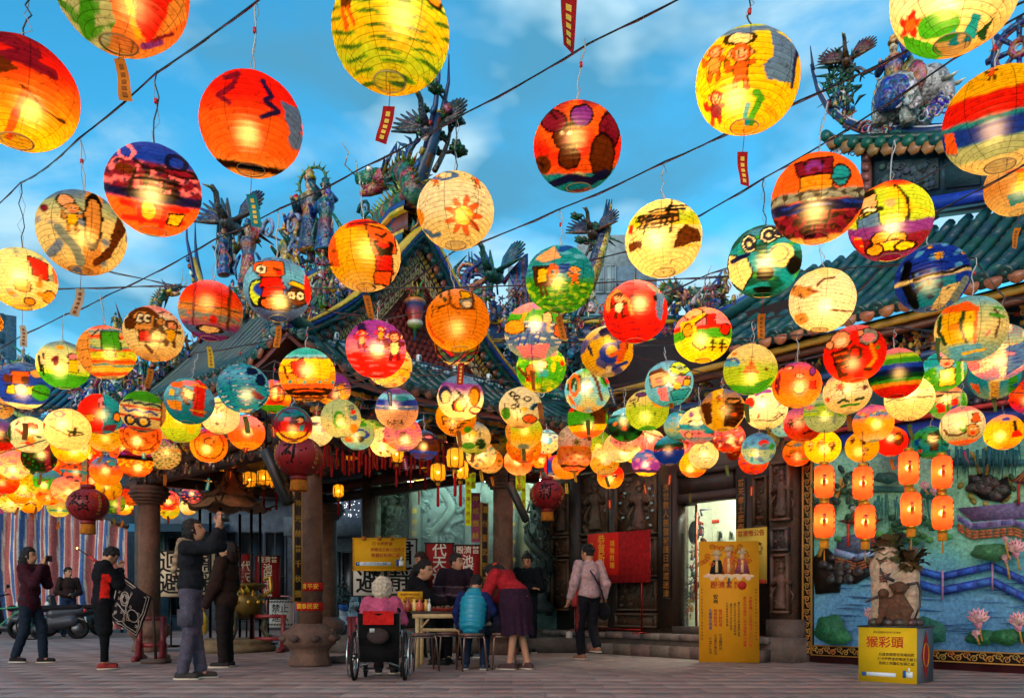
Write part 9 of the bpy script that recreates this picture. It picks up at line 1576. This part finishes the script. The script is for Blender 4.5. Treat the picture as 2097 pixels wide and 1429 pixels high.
LN(1441,932,62,'g C C W C;o .0 .4 .25 .2 X .03;n X 8 .55;l K .02 -.3 -.2 .3 -.3','ivory lantern with a light grey loop above the doorway','U-30',None,'ca')
LN(1420,951,58,'g Y Y A A;d O 5 .2;n A 3 .3;b -1 -.5 O','amber yellow lantern above the bright doorway','G30',None,'ca')
LN(1492,896,68,'g R P M O;n R 5 .1;n W 5 .45;n K 9 .6;n A 8 .5','red and white flowered lantern under the barrel one','G22',None,'c9')
LN(1553,919,70,'g Q S Z S;n Q 4 .3;e -.3 -.2 .25 .25 Y;e .3 .4 .3 .2 R;e .35 .3 .2 .1 X;e .75 .2 .15 .2 G;e -.3 -.6 .1 .2 T;b -.3 .0 Z;n B 9 .65','grey blue lantern with a yellow duck and a red roof','',None,'c9')
LN(1543,943,62,'g B O O O R;n R 5 .3;n V 6 .6','red orange lantern half covered by the yellow duck lantern','R22',None,'ca')
LN(1645,867,80,'g V P R O;q -.1 .1 .45 K K;q -.6 -.05 .35 K K;n M 7 .65;l K .04 .0 -.6 .4 -.5','pink red lantern with black dancing silhouettes','U-35',None,'c9')
LN(1633,927,60,'g A A O O;e .0 .55 .3 .15 X;t -.5 0 .5 7;l G .05 -.1 -.5 .6 -.5;l R .03 .3 .2 .3 -.4','plain orange lantern with small writing beside the mural frame','',None,'ca')
LN(1685,915,74,'g Y Y Y A;m -.1 .15 .5 A E;m .5 .0 .4 U U;m -.6 .05 .4 U E;n A 4 .5','golden yellow lantern with three thin monkeys','',None,'ca')
LN(1788,867,82,'g V P A A Z;b .3 .6 Q;n P 6 .2;n O 6 .2;n L 7 .5;n U 11 .55;e -.1 .1 .25 .2 Y;n R 9 .65','orange mosaic lantern with a violet cap','',None,'c9')
LN(1765,915,68,'g A Y Y A;m -.5 .4 .35 U M;m .1 .35 .4 U M;m .2 -.35 .4 U E;d O 4 .1','honey yellow lantern with several brown monkeys','R0',None,'ca')
LN(1825,904,66,'g O R R R;E .4 .15 .28 .4 U;e .35 .25 .16 .14 A;t -.3 .3 .4 8;n O 5 .5','red lantern with a brown bearded face','O4',None,'ca')
LN(1905,906,72,'g T G T G;n D 5 .4;E .15 .25 .27 .27 F;p K -.1 .55 .4 .6 .45 .35 .0 .35;e .1 .2 .07 .07 K;e .3 .2 .07 .07 K;Q U .05 -.1 .4 -.1 .4 -.5 .05 -.5;p R -.7 -.5 -.4 -.4 -.45 -.7;p B -.8 .2 -.55 .2 -.6 -.2 -.8 -.2;n K 10 .7','sea green lantern with a black haired face','Y-26',None,'ca')
LN(1940,825,75,'g R Z G Z;E -.35 .3 .22 .25 F;p K -.55 .55 -.15 .6 -.2 .4 -.5 .4;p R -.55 .0 -.15 .0 -.1 -.5 -.5 -.5;v -.05 .05 U;E .35 .4 .17 .18 F;p R .2 .2 .55 .2 .5 -.2 .2 -.2;p B .2 -.2 .5 -.2 .4 -.6 .1 -.6;n G 6 .6;e .8 0 .1 .5 G','pale green lantern with two children in red shirts','V-14',None,'c9')
LN(1971,872,87,'g P W W Z O;b .7 1 P;n X 4 .5;l U .05 -.8 -.1 -.6 -.4 -.2 -.45 .1 -.35;E .4 -.3 .25 .3 E;e .35 -.25 .06 .06 W;e .5 -.25 .06 .06 W;e .4 -.45 .1 .08 R;Q O .45 .5 .7 .5 .75 .1 .4 .1;o .0 .0 .15 .25 G .04;e .0 .2 .25 .25 C;b -1 -.75 O','white lantern with a brown hanging branch and an orange robe','P10',None,'c9')
LN(2056,885,77,'g P Y Y Y A;e .1 .75 .2 .1 B;n V 4 .65;p R .5 .25 .75 .0 .9 -.3 .3 -.3;l K .07 .5 .35 .55 .1;E .5 .5 .06 .07 K;p U -.9 -.4 -.7 -.3 -.8 -.5','lemon yellow lantern with a red skirted dancer','U-40',None,'c9')
LN(2108,812,76,'g R O R V;n M 6 .4;e -.4 .2 .3 .3 O','red orange lantern at the right frame edge','',None,'c8')
for x,y,w_,d,l in((15,928,60,'g O A Y O;n R 6 .5','fiery amber lantern beneath the dusky violet one'),(182,985,52,'g A O Y;n R 7 .4','small glowing orange lantern above the large red one'),(200,1008,46,'g Y A O;l K .05 -.5 0 .5 .1','little deep yellow lantern touching the large red one'),(76,1008,48,'g C W Y;n G 8 .5','little white lantern with green flecks in the left cluster'),(40,1008,50,'g Y Y A;d R 5 .2','little yellow lantern with red dots in the left cluster'),(268,1016,42,'g R O A;n M 7 .4','small dark orange lantern against the stone column side'),
 (170,1012,44,'g F Y O;n O 6 .4','little apricot lantern behind the large red one'),(756,880,60,'g Z L Z;n G 6 .4;e .2 0 .3 .2 Y','mint green lantern between pear and sunset lanterns'),(768,906,56,'g P C F;n R 7 .5','pale pink lantern under the mint green one'),(915,903,52,'g Q V R;n Y 7 .5','small violet lantern beside the golden writing one'),(1004,944,54,'g E A C;n U 6 .5','tan lantern beside the column capital'),(1018,912,52,'g O Y Z;n T 7 .5','small orange and teal lantern left of the specked column lantern'),
 (1514,925,54,'g V R O;n Y 7 .5','small violet red lantern left of the yellow duck one'),(1590,905,56,'g Y C A;n R 7 .6','small honey lantern above the carved pilaster'),(1702,886,56,'g L Z Y;n O 7 .6','small lime lantern above the golden monkey one'),(1850,893,58,'g M R O;E .1 .1 .4 .45 U;e .1 .1 .2 .25 A','dark red lantern with an ape face'),(1606,868,58,'g T Z S;n B 7 .5','small pale teal lantern left of the silhouette dancers'),(1335,905,54,'g C P O;n M 7 .6','small coral lantern left of the boat lantern'),
 (1480,940,50,'g A Y O;n M 8 .6','small amber lantern above the couplet post'),(645,930,52,'g Y O R;n K 9 .6','small flame coloured lantern beside the dark red column lantern'),(460,905,54,'g Y C A;n O 6 .5','small butter yellow lantern above the burner roof'),(1225,905,52,'g G L Y;n R 8 .6','small leaf green lantern beside the off white sketch one')):
 LN(x,y,w_,d,l,'RGOYUP'[x%6]+'6',None,'ca')
CN=dict(R='red',O='orange',Y='yellow',C='cream',G='green',T='teal',B='blue',P='pink',V='violet',L='lime',A='amber',S='sky blue',M='maroon',Z='sage')
for x,y,w_,a,b,c,nb in((395,905,52,'R','Y','K','the coral panel lantern'),(250,925,52,'A','O','M','the orange brown lantern'),(110,950,52,'Y','O','R','the black green lantern'),(320,890,56,'P','Y','B','the blue curl lantern'),(180,930,52,'O','R','Y','the bright yellow speckled lantern'),(5,1008,48,'Y','A','R','the pink washed lantern'),(475,935,50,'C','O','R','the burner roof top'),(540,915,52,'T','L','K','the peach lantern with two dots'),(575,905,50,'O','Y','M','the green and red patchwork lantern'),(690,905,54,'V','P','Y','the checkered hem lantern'),
 (718,920,50,'G','Y','R','the mint lantern with a blue arc'),(850,890,54,'B','T','O','the mauve pink lantern'),(1035,905,52,'L','Y','M','the pale straw lantern'),(1120,905,54,'S','C','B','the leafy farm children lantern'),(1105,935,50,'O','A','R','the mottled orange lantern'),(1300,925,50,'Z','Y','G','the near black green lantern'),(1400,915,52,'R','P','K','the deep blue boat lantern'),(1515,890,52,'Y','L','O','the barrel lantern'),(1745,880,54,'A','Y','U','the sunflower lantern'),(1725,930,50,'O','Y','R','the honey monkeys lantern'),(1880,860,54,'P','O','B','the wavy horizon lantern'),(2010,920,50,'G','T','Y','the skirted dancer lantern')):
 LN(x,y,w_,'g %s %s %s;n %s 7 .45;e .1 .1 .35 .3 %s;n %s 11 .3'%(a,b,b,c,a,c),'small '+CN[a]+' over '+CN[b]+' lantern close to '+nb,'YRGUOP'[x%6]+'4',None,'ca')
for i,a in enumerate(LAN):
 lantern(i,*a)
# cables the lanterns hang from: twisted pair through the hang points
def cable(pts,name='lantern_cable',label=''):
 pts=sorted(pts,key=lambda p:p[0]);pts=[np.array(p)for p in pts]
 q=[pts[0]]
 for p in pts[1:]:
  if p[0]-q[-1][0]>.06:q.append(p)
 d0=(q[0]-q[min(2,len(q)-1)]);d0=d0/max(np.linalg.norm(d0),.01);d1=q[-1]-q[max(-3,-len(q))];d1=d1/max(np.linalg.norm(d1),.01)
 q=[q[0]+d0*2.5]+q+[q[-1]+d1*2.5]
 out=[]
 for a,b in zip(q[:-1],q[1:]):
  n=max(3,int(np.linalg.norm(b-a)/.12));L=np.linalg.norm(b-a)
  for k in range(n):
   t=k/n;p=a+(b-a)*t;p[2]-=.05*L*t*(1-t)*4*.3;out.append(p)
 out.append(q[-1]);out=np.array(out)
 mb=MB();mb.tube(out,.0042,'#171310',5)
 s=np.arange(len(out))*2.1;off=np.c_[np.cos(s)*.004,np.sin(s)*.006,np.sin(s)*.008-.004]
 mb.tube(out+off,.003,'#5a1f1c',4)
 return tag(obj(name,mb,'plastic'),label,'cable','lantern cables')
FAR=[]
def nm(l):w=l.split(' ');return ' '.join(w[:w.index('lantern')])if 'lantern' in w[:7]else ' '.join(w[:3])
for k in sorted(CABLE):
 if k in('c0','c1','c2','c3','c4','c5','c6'):
  ls=[l for _,l in CABLE[k]];pts=[p for p,_ in CABLE[k]]
  if k=='c3':pts+=[P(1480,277,4.1),P(1640,205,3.8),P(1870,97,3.4)]
  cable(pts,label='dark twisted cable from which the '+nm(ls[0])+' lantern hangs')
 else:FAR+=CABLE[k]
FAR.sort(key=lambda q:q[0][1]);grp=[[FAR[0]]]
for q in FAR[1:]:
 if q[0][1]-grp[-1][0][0][1]<.55 or len(grp[-1])<3:grp[-1].append(q)
 else:grp.append([q])
for q in grp:cable([p for p,_ in q],label='dark cable row from which the '+nm(q[0][1])+' lantern hangs')
